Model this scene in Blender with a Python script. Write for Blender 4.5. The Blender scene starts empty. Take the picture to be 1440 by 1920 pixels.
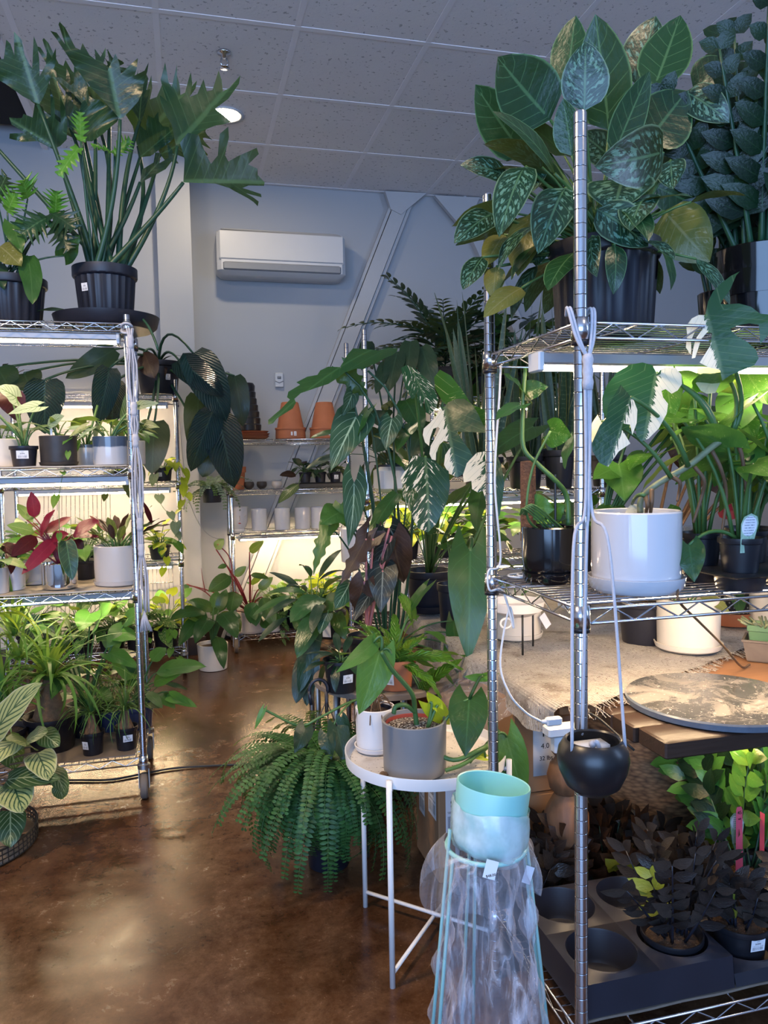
import bpy, math, random
from mathutils import Vector as V, Matrix
random.seed(7)
pi = math.pi
sc = bpy.context.scene
COL = sc.collection

# ------------------------------------------------------------------ camera
F = 1442.0; YAW = math.radians(14.4); PITCH = math.radians(3.7); ROLL = .018; EYE = V((0, 0, 1.3))
_f0 = V((math.sin(YAW), math.cos(YAW), 0)); _r0 = V((math.cos(YAW), -math.sin(YAW), 0)); UP = V((0, 0, 1))
CF = _f0*math.cos(PITCH) - UP*math.sin(PITCH)
_u0 = _f0*math.sin(PITCH) + UP*math.cos(PITCH)
CR = _r0*math.cos(ROLL) - _u0*math.sin(ROLL)
CU = _u0*math.cos(ROLL) + _r0*math.sin(ROLL)
cam = bpy.data.objects.new('camera', bpy.data.cameras.new('camera')); COL.objects.link(cam)
M = Matrix((CR, CU, -CF)).transposed().to_4x4(); M.translation = EYE
cam.matrix_world = M
cam.data.sensor_fit = 'HORIZONTAL'; cam.data.sensor_width = 36; cam.data.lens = 36*F/1440
cam.data.clip_start = .02
sc.camera = cam
def ray(x, y): return CF + CR*((x-720)/F) - CU*((y-960)/F)
def atY(x, y, Y): d = ray(x, y); return EYE + d*(Y/d.y)
def atX(x, y, X): d = ray(x, y); return EYE + d*(X/d.x)
def atZ(x, y, z=0): d = ray(x, y); return EYE + d*((z-EYE.z)/d.z)
def on(x, y, Y, z): p = atY(x, y, Y); return V((p.x, Y, z))
def ppm(p): return (V(p)-EYE).dot(CF)/F          # metres per photo pixel at p

# ------------------------------------------------------------------ materials
def newmat(name):
    m = bpy.data.materials.new(name); m.use_nodes = True
    nt = m.node_tree; nt.nodes.clear()
    return m, nt
class G:
    """tiny node-graph helper"""
    def __init__(s, nt): s.nt = nt
    def n(s, t, **k):
        x = s.nt.nodes.new(t)
        for a, b in k.items(): setattr(x, a, b)
        return x
    def set(s, sock, v):
        if hasattr(v, 'is_linked'): s.nt.links.new(v, sock)
        elif isinstance(v, tuple) and len(v) == 3 and sock.type == 'RGBA': sock.default_value = (*v, 1)
        else: sock.default_value = v
    def math(s, op, a, b=0., c=0., clamp=False):
        x = s.n('ShaderNodeMath', operation=op, use_clamp=clamp)
        s.set(x.inputs[0], a); s.set(x.inputs[1], b)
        if op in ('MULTIPLY_ADD', 'SMOOTH_MIN'): s.set(x.inputs[2], c)
        return x.outputs[0]
    def mix(s, f, a, b):
        x = s.n('ShaderNodeMix', data_type='RGBA')
        s.set(x.inputs[0], f); s.set(x.inputs[6], a); s.set(x.inputs[7], b)
        return x.outputs[2]
    def noise(s, vec, scale, detail=3., rough=.55, dist=0.):
        x = s.n('ShaderNodeTexNoise'); s.set(x.inputs['Vector'], vec)
        x.inputs['Scale'].default_value = scale; x.inputs['Detail'].default_value = detail
        x.inputs['Roughness'].default_value = rough; x.inputs['Distortion'].default_value = dist
        return x.outputs[0]
    def ramp(s, f, a, b):                    # smooth 0..1 between a and b
        x = s.n('ShaderNodeMapRange', interpolation_type='SMOOTHSTEP')
        s.set(x.inputs[0], f); s.set(x.inputs[1], a); s.set(x.inputs[2], b)
        return x.outputs[0]
    def obj(s): return s.n('ShaderNodeTexCoord').outputs['Object']
    def sep(s, v):
        x = s.n('ShaderNodeSeparateXYZ'); s.set(x.inputs[0], v); return x.outputs
    def comb(s, a, b, c):
        x = s.n('ShaderNodeCombineXYZ'); s.set(x.inputs[0], a); s.set(x.inputs[1], b); s.set(x.inputs[2], c); return x.outputs[0]
    def bump(s, h, st=.3, d=.01):
        x = s.n('ShaderNodeBump'); s.set(x.inputs['Height'], h); x.inputs['Strength'].default_value = st; x.inputs['Distance'].default_value = d
        return x.outputs[0]
    def bsdf(s, col, rough=.5, metal=0., nrm=None, spec=.5, coat=0.):
        x = s.n('ShaderNodeBsdfPrincipled')
        s.set(x.inputs['Base Color'], col); s.set(x.inputs['Roughness'], rough); s.set(x.inputs['Metallic'], metal)
        s.set(x.inputs['Specular IOR Level'], spec); x.inputs['Coat Weight'].default_value = coat; x.inputs['Coat Roughness'].default_value = .08
        if nrm is not None: s.set(x.inputs['Normal'], nrm)
        return x.outputs[0]
    def out(s, sh):
        o = s.n('ShaderNodeOutputMaterial'); s.nt.links.new(sh, o.inputs[0])

def plain(name, col, rough=.5, metal=0., var=.12, scale=9., bump=0., coat=0., spec=.5):
    """flat colour with a little noise mottling"""
    m, nt = newmat(name); g = G(nt)
    n = g.noise(g.obj(), scale, 4)
    c = g.mix(n, tuple(max(0, x*(1-var)) for x in col), tuple(min(1, x*(1+var)) for x in col))
    b = g.bump(g.noise(g.obj(), scale*8, 2), bump, .004) if bump else None
    g.out(g.bsdf(c, rough, metal, b, spec, coat)); return m
def emit(name, col, st):
    m, nt = newmat(name); g = G(nt); e = g.n('ShaderNodeEmission'); g.set(e.inputs[0], col); e.inputs[1].default_value = st
    g.out(e.outputs[0]); return m

def leafmat(name, c1, c2, vein=None, nv=9, vw=.07, k=.45, vstr=.6, stripe=None, splash=None, edge=None, rough=.34, trans=.22, back=None, pleat=.2, spec=.42, own=False):
    m, nt = newmat(name); g = G(nt)
    uv = g.sep(g.n('ShaderNodeUVMap').outputs[0]); u, v = uv[0], uv[1]
    at = g.n('ShaderNodeAttribute', attribute_name='lf'); a = g.sep(at.outputs['Vector']); rnd, bias = a[0], a[1]
    s = g.math('ABSOLUTE', g.math('MULTIPLY_ADD', u, 2., -1.))
    ph = g.math('SUBTRACT', g.math('MULTIPLY', v, nv), g.math('MULTIPLY', s, k*nv*.6))
    fr = g.math('PINGPONG', ph, .5)                       # 0 at a side vein, .5 between two
    loc = g.comb(g.math('MULTIPLY_ADD', u, 3., g.math('MULTIPLY', rnd, 37.)), g.math('MULTIPLY', v, 4.), rnd)
    n1 = g.noise(loc, 1.6, 4)
    c = g.mix(g.math('ADD', g.math('MULTIPLY', n1, .7), g.math('MULTIPLY_ADD', rnd, .9, -.3), clamp=True), c1, c2)
    if stripe:                                            # (colour, lo, hi, inner, outer): blotches along the side veins
        sn = g.noise(g.comb(g.math('MULTIPLY', s, 2.2), g.math('MULTIPLY', ph, 1.), g.math('MULTIPLY', rnd, 20.)), 2.2, 3)
        f = g.ramp(g.math('ADD', g.math('MULTIPLY', fr, stripe[5]), sn), stripe[1], stripe[2])
        f = g.math('MULTIPLY', f, g.math('MULTIPLY', g.ramp(s, stripe[3]-.06, stripe[3]+.06), g.math('SUBTRACT', 1., g.ramp(s, stripe[4]-.1, stripe[4]+.08))))
        c = g.mix(f, c, stripe[0])
    if splash:                                            # (colour, threshold, fineness): cream variegation in sectors
        ln = g.noise(g.comb(g.math('MULTIPLY_ADD', ph, 1.6, g.math('MULTIPLY', rnd, 60.)), g.math('MULTIPLY', s, 1.6), g.math('MULTIPLY', u, 1.5)), splash[2], 5, .65)
        ln = g.math('MULTIPLY_ADD', ln, 1.9, -.45); sect = g.math('MULTIPLY', g.math('MULTIPLY_ADD', u, 2., -1.), bias)
        f = g.ramp(g.math('ADD', ln, sect), splash[1], splash[1]+.05)
        c = g.mix(f, c, splash[0])
    if vein:
        f = g.math('MULTIPLY', g.math('SUBTRACT', 1., g.ramp(fr, vw*.35, vw)), g.math('SUBTRACT', 1., g.ramp(s, .7, .98)))
        f = g.math('MAXIMUM', g.math('MULTIPLY', f, vstr), g.math('MULTIPLY', g.math('SUBTRACT', 1., g.ramp(s, .02, .075)), min(1, vstr*1.35)))
        c = g.mix(f, c, vein)
    if edge: c = g.mix(g.ramp(s, .9, .99), c, edge)
    bf = g.n('ShaderNodeNewGeometry').outputs['Backfacing']
    bc = back if back else tuple(min(1, .75*x+.05*t) for x, t in zip(c2, (.6, .9, .5)))
    c = g.mix(g.math('MULTIPLY', bf, .6), c, bc)
    nb = g.bump(g.math('ADD', g.math('ADD', g.math('MULTIPLY', fr, 1. if pleat >= .5 else .22), g.math('MULTIPLY', s, .25)), g.math('MULTIPLY', g.noise(loc, 2.6, 2), .8 if pleat < .5 else .2)), min(1, pleat), .006 if pleat < .5 else .012)
    p = g.bsdf(c, rough, 0., nb, spec)
    t = g.n('ShaderNodeBsdfTranslucent'); g.set(t.inputs[0], c if (splash or own) else g.mix(.5, c, (.45, .6, .05)))
    x = g.n('ShaderNodeMixShader'); x.inputs[0].default_value = trans
    nt.links.new(p, x.inputs[1]); nt.links.new(t.outputs[0], x.inputs[2])
    g.out(x.outputs[0]); return m

MT = {}
def mats():
    T = MT
    # leaves
    T['sello'] = leafmat('selloum_leaf', (.006, .030, .018), (.014, .062, .028), (.08, .18, .08), 9, .05, .5, .5, rough=.3, pleat=.35, spec=.45)
    T['young'] = leafmat('young_selloum_leaf', (.06, .22, .02), (.12, .34, .04), (.2, .4, .1), 8, .05, .7, .4, rough=.35)
    T['agla'] = leafmat('aglaonema_leaf', (.004, .022, .012), (.009, .042, .020), (.09, .20, .10), 7, .05, .45, .55, stripe=((.10, .22, .15), .60, .67, .08, .80, .30), edge=(.13, .22, .12), rough=.28, spec=.45, trans=.08)
    T['aglap'] = leafmat('aglaonema_plain_leaf', (.007, .036, .012), (.014, .062, .020), (.08, .18, .07), 7, .05, .30, .55, edge=(.10, .2, .08), rough=.3, trans=.1)
    T['aglay'] = leafmat('aglaonema_yellowing_leaf', (.13, .14, .03), (.18, .18, .05), (.26, .26, .12), 7, .06, .4, .5, stripe=((.25, .26, .14), .7, .8, .12, .8, .3))
    T['zz'] = leafmat('zz_leaf', (.003, .013, .007), (.008, .030, .012), (.03, .07, .03), 5, .05, .7, .25, rough=.3, trans=.05, spec=.3)
    T['zzg'] = leafmat('zz_fresh_leaf', (.03, .13, .025), (.07, .24, .04), (.12, .3, .08), 5, .05, .7, .25, rough=.28)
    T['raven'] = leafmat('raven_leaf', (.012, .011, .012), (.050, .038, .030), (.05, .045, .04), 6, .06, .7, .35, rough=.3, trans=.06, back=(.05, .04, .035), own=True)
    T['ravenn'] = leafmat('raven_new_leaf', (.28, .36, .04), (.45, .5, .08), (.5, .55, .15), 5, .05, .7, .3)
    T['albo'] = leafmat('variegated_monstera_leaf', (.010, .05, .02), (.025, .105, .03), (.16, .25, .12), 9, .05, .7, .35, splash=((.86, .80, .62), .64, 1.5), rough=.32, trans=.3, back=(.12, .26, .06))
    T['alboc'] = leafmat('cream_monstera_leaf', (.80, .72, .52), (.86, .80, .62), (.7, .62, .42), 8, .05, .7, .3, rough=.38, trans=.35, back=(.85, .76, .55))
    T['wcprin'] = leafmat('speckled_philodendron_leaf', (.03, .12, .015), (.09, .25, .03), (.2, .35, .1), 8, .05, .6, .3, splash=((.55, .62, .25), .74, 2.6), rough=.33, trans=.35)
    T['philo'] = leafmat('green_philodendron_leaf', (.010, .055, .016), (.024, .095, .026), (.05, .15, .05), 8, .045, .45, .35, rough=.27, trans=.2)
    T['philol'] = leafmat('light_green_leaf', (.05, .17, .025), (.10, .27, .05), (.16, .33, .09), 7, .05, .6, .35, rough=.35, trans=.3)
    T['lime'] = leafmat('lime_leaf', (.30, .42, .02), (.48, .56, .03), (.55, .6, .1), 6, .05, .6, .2, rough=.4, trans=.35)
    T['mid'] = leafmat('mid_green_leaf', (.016, .065, .016), (.042, .135, .028), (.09, .2, .06), 8, .05, .6, .35, rough=.35)
    T['marble'] = leafmat('marbled_pothos_leaf', (.04, .14, .03), (.08, .22, .05), None, splash=((.5, .52, .25), .6, 2.), rough=.35)
    T['dark'] = leafmat('dark_leaf', (.006, .022, .012), (.014, .045, .02), (.04, .09, .05), 8, .05, .6, .3, rough=.33, trans=.08)
    T['pleat'] = leafmat('pleated_philodendron_leaf', (.005, .020, .026), (.012, .046, .046), (.06, .14, .11), 16, .12, .6, .35, rough=.26, trans=.06, pleat=1., spec=.9)
    T['anth'] = leafmat('velvet_anthurium_leaf', (.008, .05, .03), (.018, .085, .045), (.30, .44, .30), 6, .045, .8, .9, rough=.45, trans=.12)
    T['aloc'] = leafmat('black_alocasia_leaf', (.006, .010, .010), (.016, .024, .020), (.16, .18, .15), 6, .05, .7, .7, rough=.4, trans=.05, back=(.06, .015, .02), own=True)
    T['brown'] = leafmat('bronze_leaf', (.022, .012, .008), (.05, .025, .015), (.10, .06, .03), 8, .06, .7, .4, rough=.4, trans=.1, own=True)
    T['silver'] = leafmat('silver_alocasia_leaf', (.20, .30, .20), (.34, .42, .30), (.025, .09, .03), 6, .10, .7, .95, rough=.45, trans=.2)
    T['cala'] = leafmat('striped_calathea_leaf', (.26, .32, .10), (.50, .50, .24), (.018, .075, .04), 6, .24, .9, .95, edge=(.5, .5, .35), rough=.32, trans=.15, back=(.12, .12, .05))
    T['calad'] = leafmat('dark_calathea_leaf', (.03, .07, .025), (.07, .13, .04), (.34, .38, .18), 6, .13, .8, .8, rough=.32)
    T['maroon'] = leafmat('maroon_leaf', (.035, .006, .008), (.09, .012, .015), (.12, .03, .025), 7, .06, .6, .3, rough=.3, trans=.12, own=True)
    T['red'] = leafmat('crimson_stromanthe_leaf', (.13, .008, .022), (.26, .015, .04), (.30, .04, .06), 9, .05, .8, .3, rough=.33, trans=.2, back=(.30, .02, .05), own=True)
    T['strom'] = leafmat('stromanthe_green_leaf', (.10, .22, .04), (.22, .36, .08), (.45, .5, .2), 8, .1, .8, .5, back=(.35, .04, .06))
    T['strap'] = leafmat('strap_leaf', (.05, .15, .025), (.10, .26, .04), (.14, .3, .06), 1, .05, 0, .2, rough=.4, trans=.3)
    T['strapd'] = leafmat('ponytail_leaf', (.025, .09, .02), (.07, .18, .04), (.1, .2, .05), 1, .05, 0, .2, rough=.4, trans=.2)
    T['fern'] = leafmat('fern_leaf', (.014, .065, .018), (.055, .17, .04), (.07, .17, .05), 1, .05, 0, .3, rough=.45, trans=.2)
    T['fernl'] = leafmat('nest_fern_leaf', (.07, .22, .02), (.14, .36, .04), (.3, .45, .12), 10, .05, .3, .25, rough=.3, trans=.3, pleat=.9)
    T['snake'] = leafmat('snake_plant_leaf', (.02, .06, .04), (.05, .10, .06), None, 22, .1, 0, 0, stripe=((.13, .19, .13), .74, .84, 0., .85, .55), edge=(.42, .40, .12), rough=.38, trans=.05)
    T['dusty'] = leafmat('silver_grey_leaf', (.09, .16, .12), (.20, .28, .22), (.3, .36, .3), 5, .05, .6, .3, rough=.5)
    T['stemg'] = plain('green_stem', (.06, .14, .035), .45, var=.4, scale=14)
    T['stemd'] = plain('dark_green_stem', (.02, .07, .035), .4, var=.4, scale=14)
    T['stemb'] = plain('brown_stem', (.12, .065, .03), .6, var=.4, scale=30)
    T['stemp'] = plain('pink_stem', (.36, .13, .13), .5, var=.3, scale=20)
    T['stemr'] = plain('red_stem', (.20, .015, .025), .5, var=.3, scale=20)
    T['stema'] = plain('striped_aerial_stem', (.20, .22, .12), .5, var=.5, scale=40)
    T['caud'] = plain('corky_ponytail_trunk', (.20, .115, .06), .85, var=.45, scale=60, bump=.8)
    # pots and goods
    T['blackpl'] = plain('black_plastic', (.012, .012, .016), .38, var=.3)
    T['nursery'] = plain('nursery_pot_plastic', (.014, .015, .024), .42, var=.3)
    T['blackgl'] = plain('black_glaze', (.006, .006, .007), .13, var=.2, coat=.3)
    T['blackmt'] = plain('black_satin_ceramic', (.010, .010, .012), .33, var=.2)
    T['darkcer'] = plain('charcoal_ceramic', (.035, .030, .028), .5, var=.4, scale=30)
    T['whitegl'] = plain('white_glaze', (.62, .62, .66), .12, var=.03, coat=.5)
    T['whitemt'] = plain('white_matt_ceramic', (.74, .70, .68), .5, var=.04)
    T['cream'] = plain('cream_ceramic', (.72, .66, .58), .4, var=.05)
    T['creamgl'] = plain('pale_grey_glaze', (.58, .52, .47), .12, var=.04, coat=.5)
    T['grey'] = plain('grey_ceramic', (.21, .205, .205), .5, var=.05)
    T['bluegrey'] = plain('blue_grey_glaze', (.075, .095, .13), .2, var=.1)
    T['terra'] = plain('terracotta', (.43, .145, .065), .75, var=.13, scale=14)
    T['redliner'] = plain('red_liner_plastic', (.42, .07, .045), .5)
    T['greenpl'] = plain('green_plastic', (.10, .20, .09), .5)
    T['blue'] = plain('blue_pot', (.03, .045, .12), .3)
    T['mint'] = plain('mint_glaze', (.29, .64, .60), .38, var=.04)
    T['mintmet'] = plain('mint_powder_coat', (.22, .42, .42), .4, var=.06)
    T['whitemet'] = plain('white_powder_coat', (.78, .77, .76), .35, var=.04)
    T['blackmet'] = plain('black_powder_coat', (.012, .012, .012), .45)
    T['galv'] = plain('galvanised_steel', (.42, .42, .42), .4, metal=1., var=.2)
    T['label'] = plain('paper_label', (.78, .78, .80), .6, var=.03)
    T['ink'] = plain('black_ink', (.01, .01, .01), .7)
    T['pink'] = plain('pink_plastic_tag', (.72, .09, .14), .45)
    T['cord'] = plain('white_cotton_cord', (.60, .60, .66), .85, var=.15, scale=150, bump=.6)
    T['wcable'] = plain('white_cable', (.72, .71, .70), .4)
    T['bcable'] = plain('black_cable', (.012, .011, .010), .5)
    T['whitepl'] = plain('white_plastic', (.62, .64, .67), .35, var=.03)
    T['greypl'] = plain('grey_plastic', (.25, .27, .30), .4)
    T['housing'] = plain('light_housing', (.34, .34, .36), .4, metal=.3, var=.05)
    T['tube'] = emit('lit_grow_tube', (1., .74, .46), 62.)
    T['tubeb'] = emit('lit_shelf_tube', (1., .70, .40), 130.)
    T['tubes'] = emit('plank_fill_tube', (1., .64, .30), 60.)
    T['tubeh'] = emit('lit_table_tube', (1., .72, .42), 190.)
    T['bulb'] = emit('lit_downlight', (1., .84, .58), 60.)
    # chrome, plus grooved pole
    T['chrome'] = plain('chrome_wire', (.66, .66, .69), .2, metal=1., var=.1)
    m, nt = newmat('grooved_chrome_pole'); g = G(nt)
    z = g.sep(g.obj())[2]; fr = g.math('PINGPONG', g.math('DIVIDE', z, .0254), .5)
    f = g.ramp(fr, .0, .045)
    c = g.mix(f, (.16, .17, .20), (.62, .63, .66)); g.out(g.bsdf(c, g.math('MULTIPLY_ADD', g.noise(g.obj(), 30), .12, .12), 1., g.bump(f, .5, .002))); T['pole'] = m
    # soil
    def soil(name, a, b, w, th):
        m, nt = newmat(name); g = G(nt); o = g.obj()
        c = g.mix(g.noise(o, 70, 4), a, b); c = g.mix(g.ramp(g.noise(o, 190, 2), th, th+.05), c, w)
        g.out(g.bsdf(c, .95, 0., g.bump(g.noise(o, 130, 3), 1., .01))); return m
    T['soil'] = soil('potting_soil', (.018, .010, .006), (.075, .04, .02), (.4, .34, .26), .70)
    T['perlite'] = soil('perlite_mix', (.02, .012, .01), (.10, .06, .04), (.62, .56, .48), .53)
    # paper sticker with a printed price and bar code
    m, nt = newmat('printed_price_label'); g = G(nt); uv = g.sep(g.n('ShaderNodeUVMap').outputs[0]); u, v = uv[0], uv[1]
    bars = g.ramp(g.noise(g.comb(g.math('MULTIPLY', u, 26.), 0., 0.), 1.6, 0), .5, .53)
    def band(lo, hi, x0, x1): 
        a = g.math('MULTIPLY', g.math('GREATER_THAN', v, lo), g.math('LESS_THAN', v, hi))
        return g.math('MULTIPLY', a, g.math('MULTIPLY', g.math('GREATER_THAN', u, x0), g.math('LESS_THAN', u, x1)))
    ink = g.math('MULTIPLY', bars, band(.1, .36, .12, .88))
    nz = g.ramp(g.noise(g.comb(g.math('MULTIPLY', u, 40.), g.math('MULTIPLY', v, 12.), 0.), 1.4, 1), .47, .5)
    ink = g.math('MAXIMUM', ink, g.math('MULTIPLY', nz, g.math('MAXIMUM', band(.56, .7, .3, .7), g.math('MULTIPLY', band(.42, .47, .12, .88), .7))))
    ink = g.math('MAXIMUM', ink, g.math('MULTIPLY', nz, g.math('MULTIPLY', band(.8, .87, .4, .62), .8)))
    g.out(g.bsdf(g.mix(ink, (.80, .80, .83), (.02, .02, .03)), .45)); T['sticker'] = m
    # plant tag: green picture with a white disc of small print
    m, nt = newmat('plant_tag_print'); g = G(nt); uv = g.sep(g.n('ShaderNodeUVMap').outputs[0]); u, v = uv[0], uv[1]
    dx = g.math('SUBTRACT', u, .5); dy = g.math('MULTIPLY', g.math('SUBTRACT', v, .68), 1.55)
    d = g.math('SQRT', g.math('ADD', g.math('MULTIPLY', dx, dx), g.math('MULTIPLY', dy, dy)))
    pic = g.mix(g.noise(g.comb(g.math('MULTIPLY', u, 6.), g.math('MULTIPLY', v, 5.), 0.), 1.2, 3, .6, 1.5), (.06, .2, .11), (.62, .78, .62))
    lines = g.math('MULTIPLY', g.ramp(g.math('PINGPONG', g.math('MULTIPLY', v, 15.), .5), .3, .36), g.ramp(g.noise(g.comb(g.math('MULTIPLY', u, 45.), g.math('MULTIPLY', v, 15.), 0.), 1.2, 1), .44, .5))
    lines = g.math('MULTIPLY', lines, g.math('LESS_THAN', g.math('ABSOLUTE', dx), .27))
    disc = g.mix(lines, (.78, .79, .86), (.12, .14, .22))
    g.out(g.bsdf(g.mix(g.math('LESS_THAN', d, .4), pic, disc), .35)); T['tag'] = m
    # floor: brown stained concrete
    m, nt = newmat('stained_concrete'); g = G(nt); o = g.obj()
    a = g.noise(o, 1.1, 8, .70, .5); b = g.noise(o, 7., 8, .78, .3); e = g.noise(o, 48., 6, .8)
    c = g.mix(g.ramp(a, .28, .72), (.024, .009, .0045), (.092, .040, .017))
    c = g.mix(g.math('MULTIPLY', g.ramp(b, .34, .85), .7), c, (.20, .105, .055))
    c = g.mix(g.math('MULTIPLY', g.ramp(e, .50, .72), .55), c, (.018, .008, .004)); c = g.mix(g.math('MULTIPLY', g.ramp(e, .42, .28), .5), c, (.26, .15, .085))
    vo = g.n('ShaderNodeTexVoronoi', feature='DISTANCE_TO_EDGE'); g.set(vo.inputs['Vector'], g.comb(g.math('ADD', g.sep(o)[0], g.math('MULTIPLY', b, .35)), g.math('ADD', g.sep(o)[1], g.math('MULTIPLY', a, .5)), 0.)); vo.inputs['Scale'].default_value = .55
    c = g.mix(g.math('MULTIPLY', g.math('LESS_THAN', vo.outputs[0], .0022), .6), c, (.012, .006, .003))
    r = g.math('MULTIPLY_ADD', g.ramp(b, .25, .85), .22, .13)
    g.out(g.bsdf(c, r, 0., g.bump(g.math('MULTIPLY_ADD', e, .8, g.math('MULTIPLY', b, .3)), .10, .003), .38)); T['floor'] = m
    # ceiling tile with pin holes
    m, nt = newmat('acoustic_ceiling_tile'); g = G(nt); o = g.obj()
    p = g.ramp(g.noise(o, 44, 2, .6), .37, .32)
    p2 = g.noise(o, 4, 3)
    c = g.mix(p2, (.78, .75, .76), (.88, .85, .86)); c = g.mix(g.math('MULTIPLY', p, .55), c, (.17, .16, .17))
    g.out(g.bsdf(c, .95, 0., g.bump(g.noise(o, 60, 4), .25, .004))); T['tile'] = m
    T['tbar'] = plain('ceiling_grid_paint', (.88, .85, .88), .55, var=.04)
    T['wall'] = plain('painted_wall', (.44, .46, .49), .75, var=.025, scale=2., bump=.05)
    T['beam'] = plain('painted_beam', (.50, .51, .53), .6, var=.04, scale=12, bump=.1)
    T['darkvoid'] = plain('dark_plenum', (.012, .011, .012), .9)
    T['bboard'] = plain('dark_baseboard', (.03, .018, .014), .5)
    # burlap cloth with spilled soil
    m, nt = newmat('soiled_burlap'); g = G(nt); o = g.obj(); s3 = g.sep(o)
    wv = g.math('ADD', g.math('SINE', g.math('MULTIPLY', s3[0], 900.)), g.math('SINE', g.math('MULTIPLY', s3[1], 900.)))
    c = g.mix(g.noise(o, 40, 5), (.30, .27, .25), (.50, .46, .42))
    c = g.mix(g.ramp(g.noise(o, 120, 5, .75), .57, .64), c, (.10, .06, .04)); c = g.mix(g.math('MULTIPLY', g.ramp(g.noise(o, 5, 6, .75), .5, .68), .7), c, (.10, .065, .045))
    c = g.mix(g.ramp(g.noise(o, 110, 2), .66, .70), c, (.6, .55, .48))
    g.out(g.bsdf(c, .95, 0., g.bump(g.math('ADD', wv, g.math('MULTIPLY', g.noise(o, 90, 3), 4.)), .5, .003))); T['burlap'] = m
    # woods
    def wood(name, a, b, sx, rough):
        m, nt = newmat(name); g = G(nt); s3 = g.sep(g.obj())
        vec = g.comb(g.math('MULTIPLY', s3[0], sx[0]), g.math('MULTIPLY', s3[1], sx[1]), g.math('MULTIPLY', s3[2], sx[2]))
        n = g.noise(vec, 1., 5, .6, 1.2); g.out(g.bsdf(g.mix(n, a, b), rough, 0., g.bump(n, .3, .004))); return m
    T['darkwood'] = wood('dark_stained_plank', (.014, .008, .006), (.065, .035, .022), (4, 40, 40), .42)
    T['orangewood'] = wood('orange_oak', (.24, .10, .04), (.40, .20, .09), (4, 40, 40), .45)
    T['legwood'] = wood('turned_walnut', (.09, .04, .02), (.33, .16, .075), (30, 30, 5), .55)
    T['oldwood'] = wood('weathered_wood', (.10, .075, .06), (.30, .24, .20), (5, 40, 40), .7)
    T['bark'] = wood('bark_planter', (.03, .02, .018), (.17, .12, .10), (6, 6, 60), .9)
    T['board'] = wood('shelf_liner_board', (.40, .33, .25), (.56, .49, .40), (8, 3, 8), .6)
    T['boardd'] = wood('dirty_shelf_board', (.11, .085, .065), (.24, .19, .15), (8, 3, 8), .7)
    T['box'] = plain('cardboard', (.36, .19, .09), .8, var=.1, scale=6)
    m, nt = newmat('woven_wicker'); g = G(nt); s3 = g.sep(g.obj())
    wv = g.n('ShaderNodeTexVoronoi'); g.set(wv.inputs['Vector'], g.comb(g.math('MULTIPLY', s3[0], 45.), g.math('MULTIPLY', s3[1], 45.), g.math('MULTIPLY', s3[2], 120.))); wv.inputs['Scale'].default_value = 1.
    c = g.mix(wv.outputs['Distance'], (.42, .24, .11), (.06, .03, .015)); g.out(g.bsdf(c, .7, 0., g.bump(wv.outputs['Distance'], -1., .02))); T['wicker'] = m
    # dusty stone slab
    m, nt = newmat('dusty_slate'); g = G(nt); o = g.obj()
    f = g.math('MULTIPLY', g.ramp(g.noise(o, 8.5, 8, .74, .8), .44, .62), .85); st = g.noise(g.comb(g.math('MULTIPLY', g.sep(o)[0], 5.), g.math('MULTIPLY', g.math('ADD', g.sep(o)[1], g.sep(o)[0]), 25.), 0.), 1., 4)
    c = g.mix(f, g.mix(st, (.03, .032, .035), (.10, .10, .10)), (.26, .235, .22)); c = g.mix(g.ramp(g.noise(o, 120, 2), .66, .70), c, (.55, .5, .46))
    g.out(g.bsdf(c, g.math('MULTIPLY_ADD', f, .5, .16), 0., g.bump(f, .25, .002))); T['slate'] = m
    m, nt = newmat('slate_edge'); g = G(nt); o = g.obj(); g.out(g.bsdf(g.mix(g.noise(o, 25, 5, .7), (.045, .06, .085), (.16, .19, .24)), .35)); T['slatee'] = m
    # soiled white tray
    m, nt = newmat('soiled_white_tray'); g = G(nt); o = g.obj()
    c = g.mix(g.ramp(g.noise(o, 95, 3, .7), .62, .66), (.74, .68, .62), (.07, .035, .02)); c = g.mix(g.ramp(g.noise(o, 9, 4), .52, .75), c, (.50, .42, .34))
    g.out(g.bsdf(c, .4)); T['tray'] = m
    # clear films
    def film(name, fac, tint, rough, sc_, lo, hi):
        m, nt = newmat(name); g = G(nt); o = g.obj()
        t = g.n('ShaderNodeBsdfTransparent'); g.set(t.inputs[0], tint)
        s3 = g.sep(o); n = g.noise(g.comb(g.math('MULTIPLY', s3[0], 3.2), g.math('MULTIPLY', s3[1], 3.2), g.math('MULTIPLY', s3[2], .55)), sc_, 4, .6, 1.2)
        p = g.bsdf((.86, .83, .88), rough, 0., g.bump(n, .8, .02), .8)
        fr = g.n('ShaderNodeLayerWeight'); fr.inputs[0].default_value = .25
        f = g.math('ADD', g.math('MULTIPLY_ADD', g.ramp(n, lo, hi), fac, .045), g.math('MULTIPLY', fr.outputs[1], .35), clamp=True)  # whiter streaks in the mix stand in for highlights on the folds
        x = g.n('ShaderNodeMixShader'); nt.links.new(f, x.inputs[0]); nt.links.new(t.outputs[0], x.inputs[1]); nt.links.new(p, x.inputs[2]); g.out(x.outputs[0]); return m
    T['film'] = film('clear_plastic_bag', .42, (.95, .95, .97), .15, 7., .50, .74)
    T['clear'] = film('clear_saucer_plastic', .15, (.95, .93, .90), .12, 20., .4, .8)
    m, nt = newmat('bubble_wrap'); g = G(nt); vo = g.n('ShaderNodeTexVoronoi'); g.set(vo.inputs['Vector'], g.obj()); vo.inputs['Scale'].default_value = 260
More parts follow.
